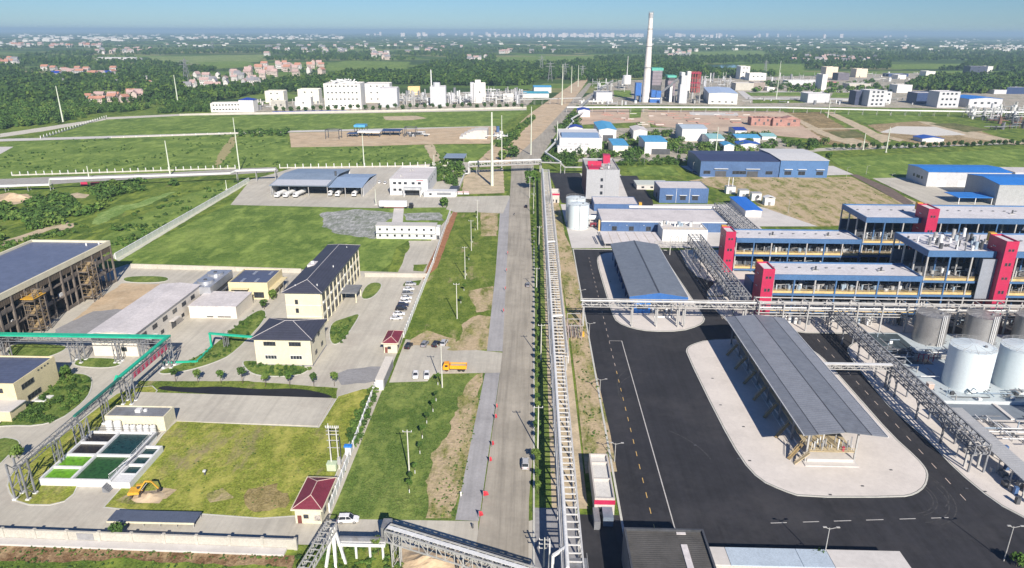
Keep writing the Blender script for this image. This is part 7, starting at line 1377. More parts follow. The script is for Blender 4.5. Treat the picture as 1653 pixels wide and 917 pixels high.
for v, r_ in zip(me.skin_vertices[0].data, (.15, .16, .17, .06, .11, .07, .05, .04, .07, .05, .04, .1, .08, .055, .05, .1, .08, .055, .05)): v.radius = (r_, r_)
me.skin_vertices[0].data[0].use_root = True; me.materials.append(M('dark_cloth', (.05, .05, .07), .9)); po.location = (p.x, p.y-.3, .1)
# orange dump lorry
p = P(733, 598); o = thing('tipper_lorry', 'bright orange tipper lorry parked on the access road', 'lorry', (p.x-3.4, p.y, .1), 0)
cabm = loft([(0, [(-1.1, .7), (1.1, .7), (1.05, 1.6), (.95, 1.7), (-.95, 1.7), (-1.05, 1.6)]), (.35, [(-1.15, .6), (1.15, .6), (1.15, 1.7), (1.0, 2.55), (-1.0, 2.55), (-1.15, 1.7)]), (1.9, [(-1.15, .6), (1.15, .6), (1.15, 1.7), (1.05, 2.6), (-1.05, 2.6), (-1.15, 1.7)])], ORANGE, 'cab')
cab_black, cab_white = cabm.copy(), cabm.copy(); cab_black.materials[0] = PAINT['black']; cab_white.materials[0] = PAINT['white']
put('cab', cabm, o, Matrix.Identity(4)); box(o, 'windscreen', -.02, .16, -.95, .95, 1.65, 2.35, GLASS); box(o, 'side_window', .6, 1.6, -1.19, -1.12, 1.6, 2.25, GLASS); box(o, 'side_window', .6, 1.6, 1.12, 1.19, 1.6, 2.25, GLASS)
b = MB(); b.box(2.15, 7.4, -1.2, -1.05, 1.0, 2.1); b.box(2.15, 7.4, 1.05, 1.2, 1.0, 2.1); b.box(2.15, 2.3, -1.05, 1.05, 1.0, 2.3); b.box(7.25, 7.4, -1.05, 1.05, 1.0, 2.0); b.box(2.3, 7.25, -1.05, 1.05, 1.0, 1.15)
for k in range(6): b.box(2.7+k*.85, 2.85+k*.85, -1.26, -1.2, 1.0, 2.1)
b.build(o, 'tipper_body', ORANGE); box(o, 'chassis', .3, 7.2, -.5, .5, .55, .95, DSTEEL); box(o, 'load', 2.35, 7.2, -1.0, 1.0, 1.2, 1.8, DIRT)
for x in (1.2, 5.2, 6.4):
    for s in (-1, 1): cyl(o, 'wheel', (x, s*.95-.15, .5), (x, s*.95+.15, .5), .5, RUBBER, 14)
# white articulated lorry
p = P(640, 337); o = thing('articulated_lorry', 'white articulated box lorry with dark cab parked before the office', 'lorry', (P(612, 337).x, p.y, .1), 0)
box(o, 'trailer', 0, 16.5, 0, 2.6, 1.2, 4.4, M('trailer_white', (.80, .80, .79), .5, .02)); box(o, 'trailer_skirt', 3, 15, -.02, 2.62, .7, 1.2, M('pinkish_skirt', (.45, .25, .22), .6)); put('cab', cab_black, o, Matrix.Translation((20.4, 1.3, .2)) @ Matrix.Rotation(math.pi, 4, 'Z') @ Matrix.Diagonal((1.3, 1.1, 1.15, 1)))
for x in (2, 3.4, 4.8, 16.2, 19.4):
    for s in (.1, 2.2): cyl(o, 'wheel', (x, s, .5), (x, s+.35, .5), .5, RUBBER, 14)
# tankers under the lorry shed
for i, (x, y) in enumerate(((447, 320), (461, 320), (477, 320), (533, 318), (545, 319), (572, 319))):
    p = P(x, y); o = thing('tanker_lorry', ('leftmost white tanker nosing out of the lorry shed', 'second white tanker from the left in the lorry shed', 'third white tanker, right of the left-hand trio', 'fourth white tanker, left of the centre pair', 'fifth white tanker, right of the centre pair', 'rightmost white tanker alone in the lorry shed')[i], 'lorry', (p.x-3, p.y, .1), R_(-12) if i < 3 else 0, 'tanker lorries in the open shed')
    cyl(o, 'tank_body', (2.6, 3.2, 2.3), (2.6, 13, 2.3), 1.3, WHITE, 20); put('cab', cab_white, o, Matrix.Translation((2.6, .2, .1)) @ Matrix.Rotation(R_(90), 4, 'Z') @ Matrix.Diagonal((1.3, 1.15, 1.2, 1))); box(o, 'windscreen', 1.7, 3.5, .05, .2, 2.2, 3.0, GLASS)
    box(o, 'chassis', 1.9, 3.3, 1, 13, .7, 1.1, DSTEEL)
    for yy in (1.5, 9, 11.5):
        for s in (1.5, 3.4): cyl(o, 'wheel', (s, yy, .5), (s+.35, yy, .5), .5, RUBBER, 12)
for i, (x, y) in enumerate(((604, 297), (613, 296), (622, 297))): p = P(x, y); car(('left white car behind the shed gable', 'middle white car behind the shed gable', 'right white car behind the shed gable')[i], p.x, p.y, R_(90), 'white', 'suv', 'cars behind the lorry shed', .12)
for i, (x, y) in enumerate(((743, 314), (753, 314))): p = P(x, y); t = thing('red_white_barrier', ('left' if i == 0 else 'right')+' pink and white barrier block at the sandy plot', 'barrier', (p.x, p.y, .1)); box(t, 'block', -1.6, 1.6, -.5, .5, 0, 2.0, WHITE); box(t, 'red_stripe', -1.65, 1.65, -.55, .55, 1.4, 1.8, REDP); box(t, 'foot', -1.8, 1.8, -.7, .7, 0, .25, CONC_D)
# excavator on its spoil heap
p = P(222, 800); o = thing('excavator', 'yellow excavator digging beside the white basin', 'excavator', (p.x, p.y, .15), R_(12)); o.scale = (.85, .85, .85); TR = M('track_steel', (.06, .05, .045), .8)
for s in (-1.1, 1.1):
    put('track', loft([(s-.28, [(-1.9, .35), (-1.5, 0), (1.5, 0), (1.9, .35), (1.5, .8), (-1.5, .8)]), (s+.28, [(-1.9, .35), (-1.5, 0), (1.5, 0), (1.9, .35), (1.5, .8), (-1.5, .8)])], TR, 'track'), o, Matrix.Rotation(R_(0), 4, 'Z'))
body = loft([(-1.3, [(-1.9, .95), (.9, .95), (.9, 1.6), (-1.6, 1.9), (-1.9, 1.6)]), (1.3, [(-1.9, .95), (.9, .95), (.9, 1.6), (-1.6, 1.9), (-1.9, 1.6)])], YEL, 'body'); put('body', body, o, Matrix.Rotation(R_(-90), 4, 'Z'))
box(o, 'cab', -.1, 1.4, .35, 1.3, 1.0, 2.7, YEL); box(o, 'cab_glass', .0, 1.45, .3, 1.25, 1.6, 2.5, GLASS)
bar(o, 'boom', (.8, -.2, 1.6), (2.6, -.2, 4.2), .45, .35, YEL); bar(o, 'boom', (2.6, -.2, 4.2), (4.2, -.2, 3.9), .42, .35, YEL); bar(o, 'arm', (4.1, -.2, 4.0), (5.6, -.2, 1.6), .35, .28, YEL); bar(o, 'hydraulic_ram', (1.2, -.2, 1.5), (3.0, -.2, 3.6), .14, .14, WSTEEL)
put('bucket', loft([(-.5, [(0, 0), (.9, .2), (.8, .9), (.1, .8)]), (.5, [(0, 0), (.9, .2), (.8, .9), (.1, .8)])], TR, 'bucket'), o, Matrix.Translation((5.2, -.2, .7)) @ Matrix.Rotation(R_(-90), 4, 'Z'))
def heap(label, x, y, rx, ry, h, mat, name='soil_heap'):
    p = P(x, y); bm = bmesh.new(); N = 14; g = [[None]*(N+1) for _ in range(N+1)]
    for i in range(N+1):
        for j in range(N+1):
            u, v = i/N*2-1, j/N*2-1; d = math.hypot(u, v); z = max(0, 1-d)**1.1*h; z *= 1+.5*noise.noise(Vector((u*3+x, v*3, 0))); g[i][j] = bm.verts.new((u*rx, v*ry, z+.05 if d < 1 else .05))
    for i in range(N):
        for j in range(N): bm.faces.new((g[i][j], g[i+1][j], g[i+1][j+1], g[i][j+1]))
    me = bpy.data.meshes.new(name); bm.to_mesh(me); bm.free(); me.materials.append(mat); ob = link(bpy.data.objects.new(name, me)); ob.location = (p.x, p.y, .1); return props(ob, label, 'soil heap')
heap('pinkish spoil heap in front of the yellow excavator', 240, 803, 3.6, 2.2, 1.0, DIRT); heap('brown soil heap at the far left edge', 25, 322, 14, 9, 4, DIRT); heap('rough soil heap at the bottom centre edge', 690, 908, 6, 4, 1.5, DIRT)
# ================================================================ VEGETATION
def ico(sub, seed, jit, flat=0.75):
    bm = bmesh.new(); bmesh.ops.create_icosphere(bm, subdivisions=sub, radius=1.0); r = random.Random(seed)
    for v in bm.verts:
        n_ = noise.noise(v.co*1.7+Vector((seed, 0, 0)))*jit*1.6+r.uniform(-jit, jit)*.7; v.co *= 1+n_
        v.co.z = v.co.z*flat if v.co.z > 0 else v.co.z*flat*.7
    V = np.array([v.co[:] for v in bm.verts]); F = np.array([[v.index for v in f.verts] for f in bm.faces]); bm.free(); return V, F
def leaflib(seed, n, size, nl=7):
    r = random.Random(seed); V, F = [], []; L = [(r.uniform(-.5, .5), r.uniform(-.5, .5), r.uniform(-.45, .55), r.uniform(.38, .62)) for _ in range(nl)]
    for i in range(n):
        lx, ly, lz, lr = L[i % nl]; d = Vector((r.gauss(0, 1), r.gauss(0, 1), r.gauss(.15, .9))).normalized()*lr*r.uniform(.75, 1.1); c = Vector((lx, ly, lz))+d
        nrm = (d.normalized()+Vector((r.uniform(-.6, .6), r.uniform(-.6, .6), r.uniform(-.3, .6)))).normalized(); u = nrm.orthogonal().normalized(); u.rotate(Matrix.Rotation(r.uniform(0, 6.28), 3, nrm)); w = nrm.cross(u); s = size*r.uniform(.7, 1.35)
        b = len(V); V += [c-u*s-w*s*.6, c+u*s*.9-w*s*.8, c+u*s*.7+w*s, c-u*s*.8+w*s*.7]; F += [(b, b+1, b+2), (b, b+2, b+3)]
    return np.array([v[:] for v in V]), np.array(F)
ICO1 = [leaflib(i, 44, .27, 5) for i in range(8)]; ICO2 = [leaflib(i+20, 120, .16, 9) for i in range(8)]; ICO0 = [ico(2, i+40, .22, .55) for i in range(6)]
def tri_mesh(name, V, F, mats, mi, kind='stuff', label=None):
    me = bpy.data.meshes.new(name); me.vertices.add(len(V)); me.vertices.foreach_set('co', V.astype(np.float32).ravel())
    me.loops.add(len(F)*3); me.loops.foreach_set('vertex_index', F.astype(np.int32).ravel()); me.polygons.add(len(F))
    me.polygons.foreach_set('loop_start', np.arange(len(F), dtype=np.int32)*3)
    for m in mats: me.materials.append(m)
    me.polygons.foreach_set('material_index', mi.astype(np.int32)); me.update(calc_edges=True); me.validate()
    o = link(bpy.data.objects.new(name, me)); return props(o, label, None, None, kind)
def woods(name, label, items, lib, mats=None):
    """items: (x, y, z, rx, rz)"""
    Vs, Fs, Ms, n = [], [], [], 0; r = random.Random(len(items))
    for (x, y, z, rx, rz) in items:
        V, F = lib[r.randrange(len(lib))]; a = r.random()*6.28; c, s = math.cos(a), math.sin(a); k = r.uniform(.8, 1.2)
        W_ = np.empty_like(V); W_[:, 0] = (V[:, 0]*c-V[:, 1]*s)*rx*k+x; W_[:, 1] = (V[:, 0]*s+V[:, 1]*c)*rx/k+y; W_[:, 2] = V[:, 2]*rz+z
        Vs.append(W_); Fs.append(F+n); n += len(V); Ms.append(np.full(len(F), r.choice((0, 0, 1, 1, 2))))
    return tri_mesh(name, np.concatenate(Vs), np.concatenate(Fs), mats or LEAF, np.concatenate(Ms), 'stuff', label)
def inpoly(x, y, p):
    c = False; n = len(p)
    for i in range(n):
        x1, y1 = p[i]; x2, y2 = p[(i+1) % n]
        if (y1 > y) != (y2 > y) and x < (x2-x1)*(y-y1)/(y2-y1)+x1: c = not c
    return c
CLEAR = [[(240, 92), (430, 88), (430, 101), (330, 112), (250, 100)], [(478, 112), (560, 98), (662, 100), (655, 119), (560, 118)], [(800, 90), (960, 88), (960, 99), (880, 103), (800, 101)], [(1080, 84), (1230, 82), (1240, 92), (1090, 92)], [(1190, 103), (1300, 104), (1300, 119), (1200, 119)], [(1430, 103), (1562, 101), (1550, 112), (1440, 114)], [(1130, 104), (1200, 102), (1205, 111), (1140, 112)],
         [(136, 146), (236, 146), (238, 168), (136, 170)], [(36, 104), (192, 106), (192, 126), (36, 124)], [(300, 118), (420, 112), (532, 102), (535, 132), (470, 132), (420, 145), (300, 152)], [(150, 88), (225, 86), (222, 100), (150, 99)], [(0, 92), (34, 92), (34, 108), (0, 108)], [(600, 84), (640, 84), (640, 98), (600, 98)], [(755, 86), (785, 86), (785, 102), (755, 102)], [(98, 134), (150, 134), (150, 143), (98, 143)], [(232, 128), (250, 128), (250, 142), (232, 142)]]
def region(pts, n, seed, clear=True, thr=None, sc=300):
    r = random.Random(seed); x0, x1 = min(p[0] for p in pts), max(p[0] for p in pts); y0, y1 = min(p[1] for p in pts), max(p[1] for p in pts); out = []; k = 0
    while len(out) < n and k < n*12:
        k += 1; x, y = r.uniform(x0, x1), r.uniform(y0, y1)
        if not inpoly(x, y, pts) or (clear and any(inpoly(x, y, c) for c in CLEAR)): continue
        p = P(x, y)
        if thr is not None and noise.noise(p*(1/sc)) < thr: continue
        out.append((p.x, p.y, y, r))
    return out
def trees(name, label, pts, n, seed, h=(6, 11), lib=None, mats=None, **k):
    it = []
    for x, y, yp, r in region(pts, n, seed, **k): hh = r.uniform(*h); rr = hh*r.uniform(.38, .6); it.append((x, y, hh*.55, rr, hh*.6))
    return woods(name, label, it, lib or ICO2, mats) if it else None
trees('woodland', 'dense dark green woodland between the villages at the far left', [(0, 150), (0, 96), (60, 88), (130, 100), (240, 100), (320, 112), (470, 128), (528, 132), (528, 146), (420, 152), (335, 166), (150, 168), (0, 175)], 3000, 1, (8, 14), ICO1)
trees('woodland', 'rough mixed trees on the slope above the slanting track at the left', [(0, 172), (150, 166), (338, 162), (338, 181), (172, 186), (60, 203), (0, 212)], 900, 2, (4, 9), mats=LEAFN, thr=-.2, sc=60)
trees('woodland', 'dark woodland belt behind the white far left works', [(470, 128), (528, 130), (560, 120), (665, 119), (700, 100), (800, 103), (885, 104), (955, 100), (962, 132), (880, 128), (850, 138), (790, 140), (660, 136), (520, 142)], 2300, 3, (9, 15), ICO1)
trees('woodland', 'woodland belt behind the chimney and right works', [(958, 98), (1080, 93), (1185, 97), (1195, 104), (1130, 113), (1205, 120), (1260, 122), (1180, 127), (1140, 121), (1000, 128), (960, 130)], 1500, 4, (9, 15), ICO1)
trees('woodland', 'dense wood at the right edge beyond the dark hall', [(1455, 142), (1520, 126), (1600, 124), (1700, 116), (1700, 150), (1600, 152), (1500, 150)], 1000, 5, (9, 15), ICO1)
trees('woodland', 'tree belts beyond the right works', [(1200, 88), (1700, 86), (1700, 112), (1560, 116), (1200, 110)], 1300, 6, (9, 14), ICO1, thr=-.12, sc=420)
trees('woodland', 'distant tree belts and hedges spread over the plain', [(-60, 76), (1720, 78), (1720, 98), (-60, 98)], 4200, 7, (9, 14), ICO1, thr=-.05, sc=520)
far = []
for x, y, yp, r in region([(-60, 52.5), (1720, 57), (1720, 78), (-60, 76)], 5200, 8, True, -.02, 900):
    d = math.hypot(x, y); far.append((x, y, 4, 8+d/220, r.uniform(6, 10)))
woods('far_woods', 'hazy far-off woods merging towards the horizon', far, ICO0)
vt = []
for c_ in CLEAR[7:]:
    for x, y, yp, r in region(c_, int(40+(max(p[0] for p in c_)-min(p[0] for p in c_))*.55), 77, False): hh = r.uniform(6, 10); vt.append((x, y, hh*.5, hh*.45, hh*.55))
woods('village_trees', 'garden trees standing among the village houses', vt, ICO1)
# scrub and bushes
def bushes(label, pts, n, seed, h=(.6, 2.0), thr=None, sc=20, name='scrub', lib=None):
    it = []
    for x, y, yp, r in region(pts, n, seed, False, thr, sc): hh = r.uniform(*h); it.append((x, y, hh*.35, hh*r.uniform(.5, .9), hh*.6))
    return woods(name, label, it, lib or ICO1, LEAFN)
bushes('tangled bushes on the rough ground below the pale pipeline', [(0, 336), (60, 322), (110, 318), (150, 300), (270, 291), (285, 300), (235, 312), (190, 325), (150, 345), (120, 358), (60, 370), (0, 390)], 620, 11, (1.5, 5.0), -.05, 22, lib=ICO2[:4]+ICO1)
bushes('low bushes over the rough meadow beside the long diagonal wall', [(150, 395), (200, 352), (290, 312), (400, 288), (380, 300), (190, 410)], 160, 12, (.8, 2.2), .05, 14)
bushes('weeds and shrubs along the lower track at the left edge', [(0, 395), (120, 362), (150, 368), (60, 395), (0, 410)], 120, 13, (.6, 2.0), -.1, 10)
bushes('low weeds over the two far meadows', [(0, 240), (130, 225), (462, 215), (466, 238), (700, 236), (760, 262), (450, 268), (0, 290)], 380, 14, (.6, 1.8), .0, 40)
bushes('dark shrubs along the far edge of the bare plot', [(380, 212), (466, 212), (466, 220), (385, 222)], 60, 15, (2, 5), None)
bushes('garden shrubs in the planted bed by the corner house', [(20, 680), (60, 640), (95, 606), (140, 608), (148, 622), (130, 650), (80, 684)], 260, 16, (.4, 1.6), -.1, 5, 'shrubs', ICO2)
bushes('hedge shrubs on the strip beside the low cream store', [(285, 598), (345, 560), (412, 500), (434, 508), (376, 570), (340, 586)], 90, 17, (.4, 1.3), None, 5, 'shrubs', ICO2)
bushes('shrubs around the hip roofed cream block', [(392, 587), (508, 593), (480, 607), (430, 607)], 60, 18, (.4, 1.3), None, 5, 'shrubs', ICO2)
bushes('shrubs beside the office block entrance', [(534, 530), (558, 515), (580, 507), (552, 554), (534, 555)], 50, 19, (.4, 1.4), None, 5, 'shrubs', ICO2)
bushes('shrubs growing along the white wall above the twin poles', [(566, 700), (590, 640), (612, 628), (606, 640), (582, 705), (570, 720)], 70, 20, (.8, 2.4), None, 5, 'shrubs', ICO2)
bushes('brambles on the bank below the buff boundary wall', [(-60, 896), (470, 915), (470, 960), (-60, 960)], 260, 21, (.2, .6), -.05, 4, 'brambles')
bushes('brown dead brambles at the foot of the buff wall', [(-60, 878), (470, 898), (470, 908), (-60, 892)], 160, 22, (.2, .5), None, 4, 'brambles')
bushes('weeds under the conveyor bridge', [(480, 892), (620, 876), (640, 900), (690, 940), (470, 940)], 120, 23, (.3, 1.1), -.1, 4, 'brambles')
bushes('scrubby trees between the cyan roofed sheds', [(910, 222), (1100, 214), (1250, 222), (1340, 232), (1330, 242), (1120, 250), (1010, 256), (905, 258)], 330, 24, (2.5, 7), -.1, 30, 'scrub', ICO2)
bushes('trees around the far road verge and the barrel roofed hall', [(920, 190), (935, 186), (930, 214), (900, 215)], 60, 25, (4, 8), None, 30, 'scrub', ICO2)
bushes('dark shrubs under the bend of the white pipe by the crossroads', [(880, 250), (905, 240), (935, 262), (930, 270), (878, 264)], 60, 26, (2, 5), None, 30, 'scrub', ICO2)
bushes('shrubs between the lorry yard and the sandy plot', [(690, 268), (740, 264), (752, 275), (735, 300), (700, 296)], 90, 27, (2, 5), None, 30, 'scrub', ICO2)
bushes('shrubs on the verge left of the far road', [(800, 235), (830, 208), (862, 186), (866, 192), (842, 214), (820, 246)], 120, 28, (1.5, 4), None, 30, 'scrub', ICO1)
bushes('hedge between the road bridge and the grey pipework', [(1000, 262), (1130, 258), (1130, 266), (1000, 268)], 60, 29, (2, 4.5), None, 30, 'scrub', ICO2)
bushes('tree clumps inside the far right works', [(1210, 150), (1240, 134), (1330, 138), (1420, 132), (1470, 150), (1380, 148), (1330, 152)], 120, 30, (5, 10), None, 30, 'scrub', ICO1)
bushes('weeds in the sandy verge beside the long white rack', [(905, 400), (920, 400), (960, 600), (990, 740), (950, 760), (930, 600)], 260, 31, (.15, .6), -.05, 4, 'weeds')
bushes('tussocks over the dry sandy field', [(1150, 290), (1370, 288), (1440, 328), (1300, 360), (1220, 320)], 70, 32, (.3, .8), 0, 12, 'weeds')
bushes('tussocks scattered over the bare sandy streaks of the grass strip', [(690, 836), (735, 700), (775, 610), (782, 610), (740, 836)], 200, 33, (.15, .5), None, 4, 'weeds')
bushes('tussocks over the yellowing lawn', [(215, 790), (290, 690), (510, 695), (590, 640), (560, 760), (480, 826)], 220, 34, (.1, .4), .05, 4, 'weeds')
bushes('dark ground cover under the long white rack', [(878, 300), (888, 300), (902, 700), (890, 780), (884, 700)], 60, 35, (.3, .6), None, 4, 'weeds')
# individual trees: leafy crowns of many small faces
def leaf_crown(seed, n=230, tall=1.0):
    r = random.Random(seed); V, F = [], []; lumps = [(r.uniform(-.45, .45), r.uniform(-.45, .45), r.uniform(-.35, .5)*tall, r.uniform(.35, .6)) for _ in range(9)]
    for i in range(n):
        lx, ly, lz, lr = lumps[i % 9]; d = Vector((r.gauss(0, 1), r.gauss(0, 1), r.gauss(0, 1))).normalized()*lr*r.uniform(.7, 1.08); c = Vector((lx, ly, lz))+d
        u = Vector((r.gauss(0, 1), r.gauss(0, 1), r.gauss(0, .6))).normalized(); w = u.cross(d).normalized() if u.cross(d).length > .1 else Vector((0, 0, 1)); s = r.uniform(.11, .2)
        b = len(V); V += [c-u*s-w*s*.7, c+u*s-w*s*.7, c+u*s*.8+w*s, c-u*s*.8+w*s]; F.append((b, b+1, b+2, b+3))
    return V, F
TREEM = {}
def tree(label, x, y, h, group, seed=0, mat=0, rr=None, stake=False, name='small_tree', z=0.1):
    k = (seed % 5, mat)
    if k not in TREEM:
        V, F = leaf_crown(k[0]+3); me = bpy.data.meshes.new('crown'); me.from_pydata([tuple(v) for v in V], [], F); me.materials.append(LEAFN[mat]); TREEM[k] = me
    o = thing(name, label, 'tree', (x, y, z), seed*1.3, group); R2 = rr or h*.32
    put('crown', TREEM[k], o, Matrix.Translation((0, 0, h-R2*.9)) @ Matrix.Diagonal((R2, R2, R2*1.05, 1)))
    cyl(o, 'trunk', (0, 0, 0), (0, 0, h-R2*.8), max(.06, h*.018), BARK, 6, .6)
    for a in (0, 2.1, 4.2): bar(o, 'limb', (0, 0, h-R2*1.5), (math.cos(a)*R2*.5, math.sin(a)*R2*.5, h-R2*.7), .05, .05, BARK)
    if stake: cyl(o, 'white_base', (0, 0, 0), (0, 0, .9), max(.1, h*.03), WHITE, 6)
    return o
def ordn(i): return '%d%s' % (i+1, 'th' if 10 <= i % 100 <= 13 else {0: 'st', 1: 'nd', 2: 'rd'}.get(i % 10, 'th'))
i = 0; y = 136.0
while y < 440:
    x = 2.15+(.3 if y < 260 else -.5 if y > 330 else .3)+rnd.uniform(-.2, .2)
    if not 150 < y < 153: tree('small kerb tree on the right of the road, %s counted up from the near end' % ordn(i), x, y, rnd.uniform(2.6, 3.8), 'kerb trees along the main road', i, (2, 0)[i % 2], rr=rnd.uniform(.7, 1.0)); i += 1
    y += 5.4+rnd.uniform(-.4, .4)
for i, (x, y) in enumerate(((24, 628), (284, 617), (320, 619), (357, 620), (392, 620), (429, 625), (468, 625), (507, 625), (540, 624))):
    p = P(x, y); tree('lane tree above the dark band, %s from the left' % ordn(i), p.x, p.y, rnd.uniform(4.2, 5.6), 'trees along the lane above the ditch', i+3, i % 3, rr=1.35)
for i, (x, y) in enumerate(((769, 352), (767, 372), (763, 392), (757, 420), (753, 445), (749, 470), (744, 490), (707, 622), (704, 648), (699, 665), (689, 684), (682, 708), (678, 733), (670, 765), (663, 780), (661, 796))):
    p = P(x, y); tree('staked sapling in the grass strip, %s from the top' % ordn(i), p.x, p.y, rnd.uniform(3.0, 4.2), 'saplings in the grass strip', i+1, (1, 0)[i % 2], rr=.85, stake=True)
for i, (lab, x, y, h, r_) in enumerate((('dense round tree where the long white rack meets the road bridge', 857, 306, 13, 5.2), ('full tree beside the tall masts left of the far road', 828, 254, 10, 6), ('second full tree left of the far road', 812, 258, 9, 5), ('single bush-like tree in front of the gate lodge', 717, 333, 5.5, 3.4), ('leafy tree straddling the buff boundary wall', 190, 868, 3.6, 1.7), ('small leafy tree below the deck bridge', 611, 897, 4.5, 1.6), ('tree in the bed near the green pipe tower', 108, 612, 4.5, 1.8), ('tree at the corner of the low cream store', 427, 500, 4.5, 1.8), ('tree beside the workshop', 441, 484, 4.2, 2.0), ('tree beside the bottom right lamp', 1640, 915, 3.2, 1.6), ('bushy tree sticking out by the pale low roofs', 1318, 914, 3.6, 1.9), ('tree in the small left bed', 30, 742, 4.0, 1.8),
        ('lone dark tree at the hedge corner of the green field', 1337, 262, 9, 3.4), ('lone tree at the near bend of the far pipeline', 95, 200, 8, 4), ('tree in the verge beside the parked pale car', 864, 748, 4, 1.3), ('tree in the verge near the rack shadow', 866, 700, 4, 1.2))):
    p = P(x, y); tree(lab, p.x, p.y, h, None, i+2, i % 3, rr=r_, name='tree')
for i in range(32):
    x = 1346+i*10.2; p = P(x, 243-(x-1346)*.027+rnd.uniform(-.5, .5)); tree('round roadside tree behind the green field, %s from its left end' % ordn(i), p.x, p.y, rnd.uniform(4.5, 7), 'trees along the road behind the green field', i, 1, rr=2.6)
for i in range(34):
    x = 446+i*12; p = P(x, 180.5-(x-446)*.014); tree('small dark tree before the far left works, %s from the left' % ordn(i), p.x, p.y, rnd.uniform(6, 9), 'trees before the far left works', i, 1, rr=3.4)
for i in range(14):
    x = 1010+i*17; p = P(x, 259+rnd.uniform(-1, 1)); tree('street tree on the road behind the small lawn, %s from the left' % ordn(i), p.x, p.y, rnd.uniform(4, 6), 'trees behind the small lawn', i, 0, rr=2.2)
# ================================================================ VILLAGES
HW = [M('house_white', (.60, .58, .56), .8, .05), M('house_pink', (.50, .42, .38), .8, .08), M('house_grey', (.42, .42, .42), .8, .08)]
HR = [M('terracotta_roof', (.42, .21, .15), .8, .1), M('grey_tile_roof', (.22, .22, .24), .8, .1), M('pinkish_roof', (.42, .30, .28), .8, .1), DBR]
HM = {}
def house_mesh(w, rf):
    if (w, rf) in HM: return HM[(w, rf)]
    v = [(-1, -.6, 0), (1, -.6, 0), (1, .6, 0), (-1, .6, 0), (-1, -.6, 1), (1, -.6, 1), (1, .6, 1), (-1, .6, 1), (-1, 0, 1.4), (1, 0, 1.4), (-1.08, -.72, .97), (1.08, -.72, .97), (1.08, .72, .97), (-1.08, .72, .97), (-1.08, 0, 1.46), (1.08, 0, 1.46)]
    f = [(0, 1, 5, 4), (1, 2, 6, 9, 5), (2, 3, 7, 6), (3, 0, 4, 8, 7), (10, 11, 15, 14), (14, 15, 12, 13), (10, 13, 12, 11)]; mi = [0, 0, 0, 0, 1, 1, 1]
    for x in (-.7, -.25, .2, .65):
        for z in (.15, .6): b = len(v); v += [(x-.1, -.615, z), (x+.1, -.615, z), (x+.1, -.615, z+.22), (x-.1, -.615, z+.22)]; f.append((b, b+1, b+2, b+3)); mi.append(2)
    me = bpy.data.meshes.new('house'); me.from_pydata(v, [], f)
    for m in (HW[w], HR[rf], GLASS): me.materials.append(m)
    me.polygons.foreach_set('material_index', mi); me.update(); HM[(w, rf)] = me; return me
def village(label, group, pts, n, seed, ws, rs, size=(6, 10), h=(5, 8)):
    L_ = sorted(region(pts, n, seed, False), key=lambda q: math.atan2(q[0], q[1]))
    for i, (x, y, yp, r) in enumerate(L_):
        w_, f_ = r.choice(ws), r.choice(rs); lab = '%s, %s walls, %s roof, %s from left' % (label, ('white', 'pinkish', 'grey')[w_], ('terracotta', 'grey', 'pinkish', 'deep blue')[f_], ordn(i))
        o = link(bpy.data.objects.new('village_house', house_mesh(w_, f_))); s = r.uniform(*size)*.62; o.location = (x, y, 0); o.rotation_euler = (0, 0, r.uniform(-.3, .3)+(1.57 if r.random() < .2 else 0)); o.scale = (s, s, r.uniform(*h)); props(o, lab, 'house', group)
village('house of the nearest far left cluster', 'nearest terracotta village', [(142, 158), (190, 154), (234, 154), (230, 163), (180, 168), (142, 167)], 13, 1, (0, 1), (0, 0, 2), (8, 12), (6, 9))
village('house of the left village row', 'left village row', [(38, 118), (60, 113), (185, 114), (190, 123), (100, 125), (40, 124)], 22, 2, (0, 0, 2), (0, 2, 3, 0), (10, 15), (7, 10))
village('house of the village before the bare field', 'white village by the wood', [(302, 128), (380, 122), (425, 128), (410, 142), (330, 150), (302, 146)], 24, 3, (0, 0, 2), (1, 2, 1), (9, 14), (8, 12))
village('house of the village left of the works', 'pink village', [(395, 114), (430, 106), (530, 106), (532, 122), (430, 130), (398, 130)], 30, 4, (1, 1, 0), (2, 0, 2), (10, 16), (9, 14))
village('farmhouse in the far left wood', 'wood farmhouses', [(96, 128), (250, 128), (250, 142), (96, 142)], 8, 5, (0,), (1, 0), (7, 10), (6, 8))
village('house at the extreme left edge', 'extreme left houses', [(0, 94), (34, 94), (34, 107), (0, 107)], 8, 6, (0,), (1, 0), (12, 18), (9, 12))
village('house beside the far green fields', 'field-edge houses', [(602, 88), (640, 88), (640, 97), (602, 97)], 9, 7, (0, 1), (2, 1), (13, 18), (10, 14)); village('house in the clearing by the pylons', 'clearing houses', [(755, 92), (784, 92), (784, 101), (755, 101)], 7, 8, (0,), (1, 2), (12, 16), (9, 12))
village('house behind the chimney wood', 'village behind the chimney wood', [(1075, 82), (1130, 83), (1125, 95), (1070, 94)], 18, 9, (0,), (1, 2), (12, 18), (9, 13)); village('house of the village above the right works', 'village above the right works', [(1280, 92), (1420, 94), (1420, 102), (1280, 101)], 30, 10, (0, 2), (2, 1), (10, 16), (8, 12))
village('house of the long row near the skyline', 'long skyline terrace', [(20, 73), (165, 72), (165, 77), (20, 78)], 28, 11, (0, 1), (2, 0), (16, 26), (10, 15)); village('house by the long greenhouse', 'greenhouse hamlet', [(150, 80), (260, 80), (255, 88), (160, 88)], 14, 12, (0, 1), (2, 1), (12, 20), (9, 13))
village('farmstead on the middle plain', 'middle plain farmsteads', [(430, 72), (900, 72), (900, 86), (430, 90)], 56, 13, (0, 0, 1), (1, 2), (14, 24), (9, 14))
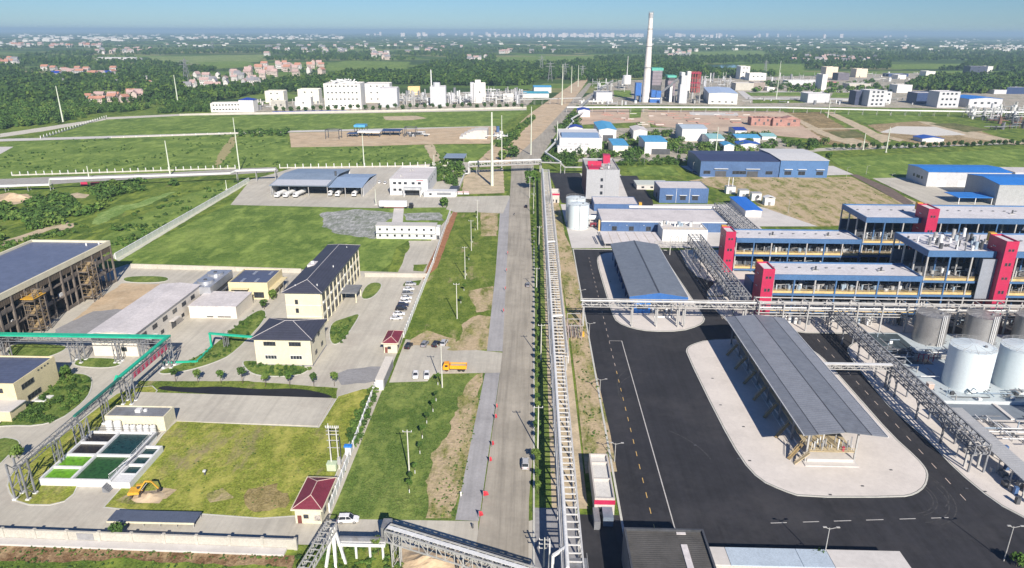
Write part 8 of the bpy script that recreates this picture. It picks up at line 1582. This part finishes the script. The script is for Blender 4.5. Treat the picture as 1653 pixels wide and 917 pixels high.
o = bld('greenhouse', 'long white greenhouse roof in the far left fields', tuple(P(154, 97)), P(220, 97).x-P(154, 97).x, 60, 6, BRW, BRW, 'gable', rise=3, axis='x', e=0)
for k_ in range(8): win(o, P(220, 97).x-P(154, 97).x, 60, 'front', 14+k_*18, 3, 8, 3, GSTEEL)
def townstuff(name, label, pts, n, seed, s=(12, 30), h=(8, 22), pale=.8):
    b = [MB(), MB(), MB()]
    for x, y, yp, r in region(pts, n, seed, False):
        w_, d_, hh = r.uniform(*s), r.uniform(*s)*.5, r.uniform(*h); k = 0 if r.random() < pale else r.choice((1, 2)); b[k].box(x-w_, x+w_, y-d_, y+d_, 0, hh)
    v, f, mi = [], [], []
    for k in range(3): n0 = len(v); v += b[k].v; f += [tuple(q+n0 for q in g) for g in b[k].f]; mi += [k]*len(b[k].f)
    return props(mesh(None, name, v, f, [HW[0], HW[1], HW[2]], mi=mi), label, None, None, 'stuff')
townstuff('distant_town', 'hazy white town blocks strung along the left skyline', [(20, 56), (560, 56), (560, 64), (20, 68)], 210, 1, (12, 34), (9, 24)); townstuff('distant_town', 'tiny pale houses dotted across the far plain', [(-30, 60), (1700, 62), (1700, 76), (-30, 76)], 300, 2, (8, 17), (6, 10)); townstuff('distant_town', 'faint white settlement low on the right skyline', [(1580, 75), (1653, 75), (1653, 81), (1580, 80)], 34, 3, (12, 26), (7, 12)); townstuff('distant_town', 'tiny white houses across the right plain', [(960, 62), (1700, 64), (1700, 84), (960, 80)], 150, 4, (10, 20), (7, 12))
r = random.Random(5); b = MB()
for i in range(150):
    x = r.gauss(930, 150) if i % 3 else r.uniform(600, 1500); Y = r.uniform(13000, 19000); X = Y*math.tan(math.atan((x-CX)*math.cos(PITCH)/FPX)-PSI) ; w_ = r.uniform(14, 40); b.box(X-w_, X+w_, Y, Y+30, 0, r.uniform(25, 80))
b.build(None, 'city_skyline', M('skyline_pale', (.75, .66, .64), .8, .02), 'stuff')['label'] = 'pale faint city towers on the horizon beside the chimney'
# ================================================================ haze
def haze():
    m = bpy.data.materials.new('haze'); m.use_nodes = True; t = m.node_tree
    t.nodes.remove(t.nodes['Principled BSDF']); v = t.nodes.new('ShaderNodeVolumePrincipled')
    v.inputs['Color'].default_value = (0.46, 0.68, 0.88, 1); v.inputs['Density'].default_value = 0.0001; v.inputs['Anisotropy'].default_value = 0.0
    t.links.new(v.outputs[0], t.nodes['Material Output'].inputs['Volume'])
    b = MB(); b.box(-33000, 33000, -3500, 46000, -1, 140); return b.build(None, 'haze', m, 'stuff')
haze()
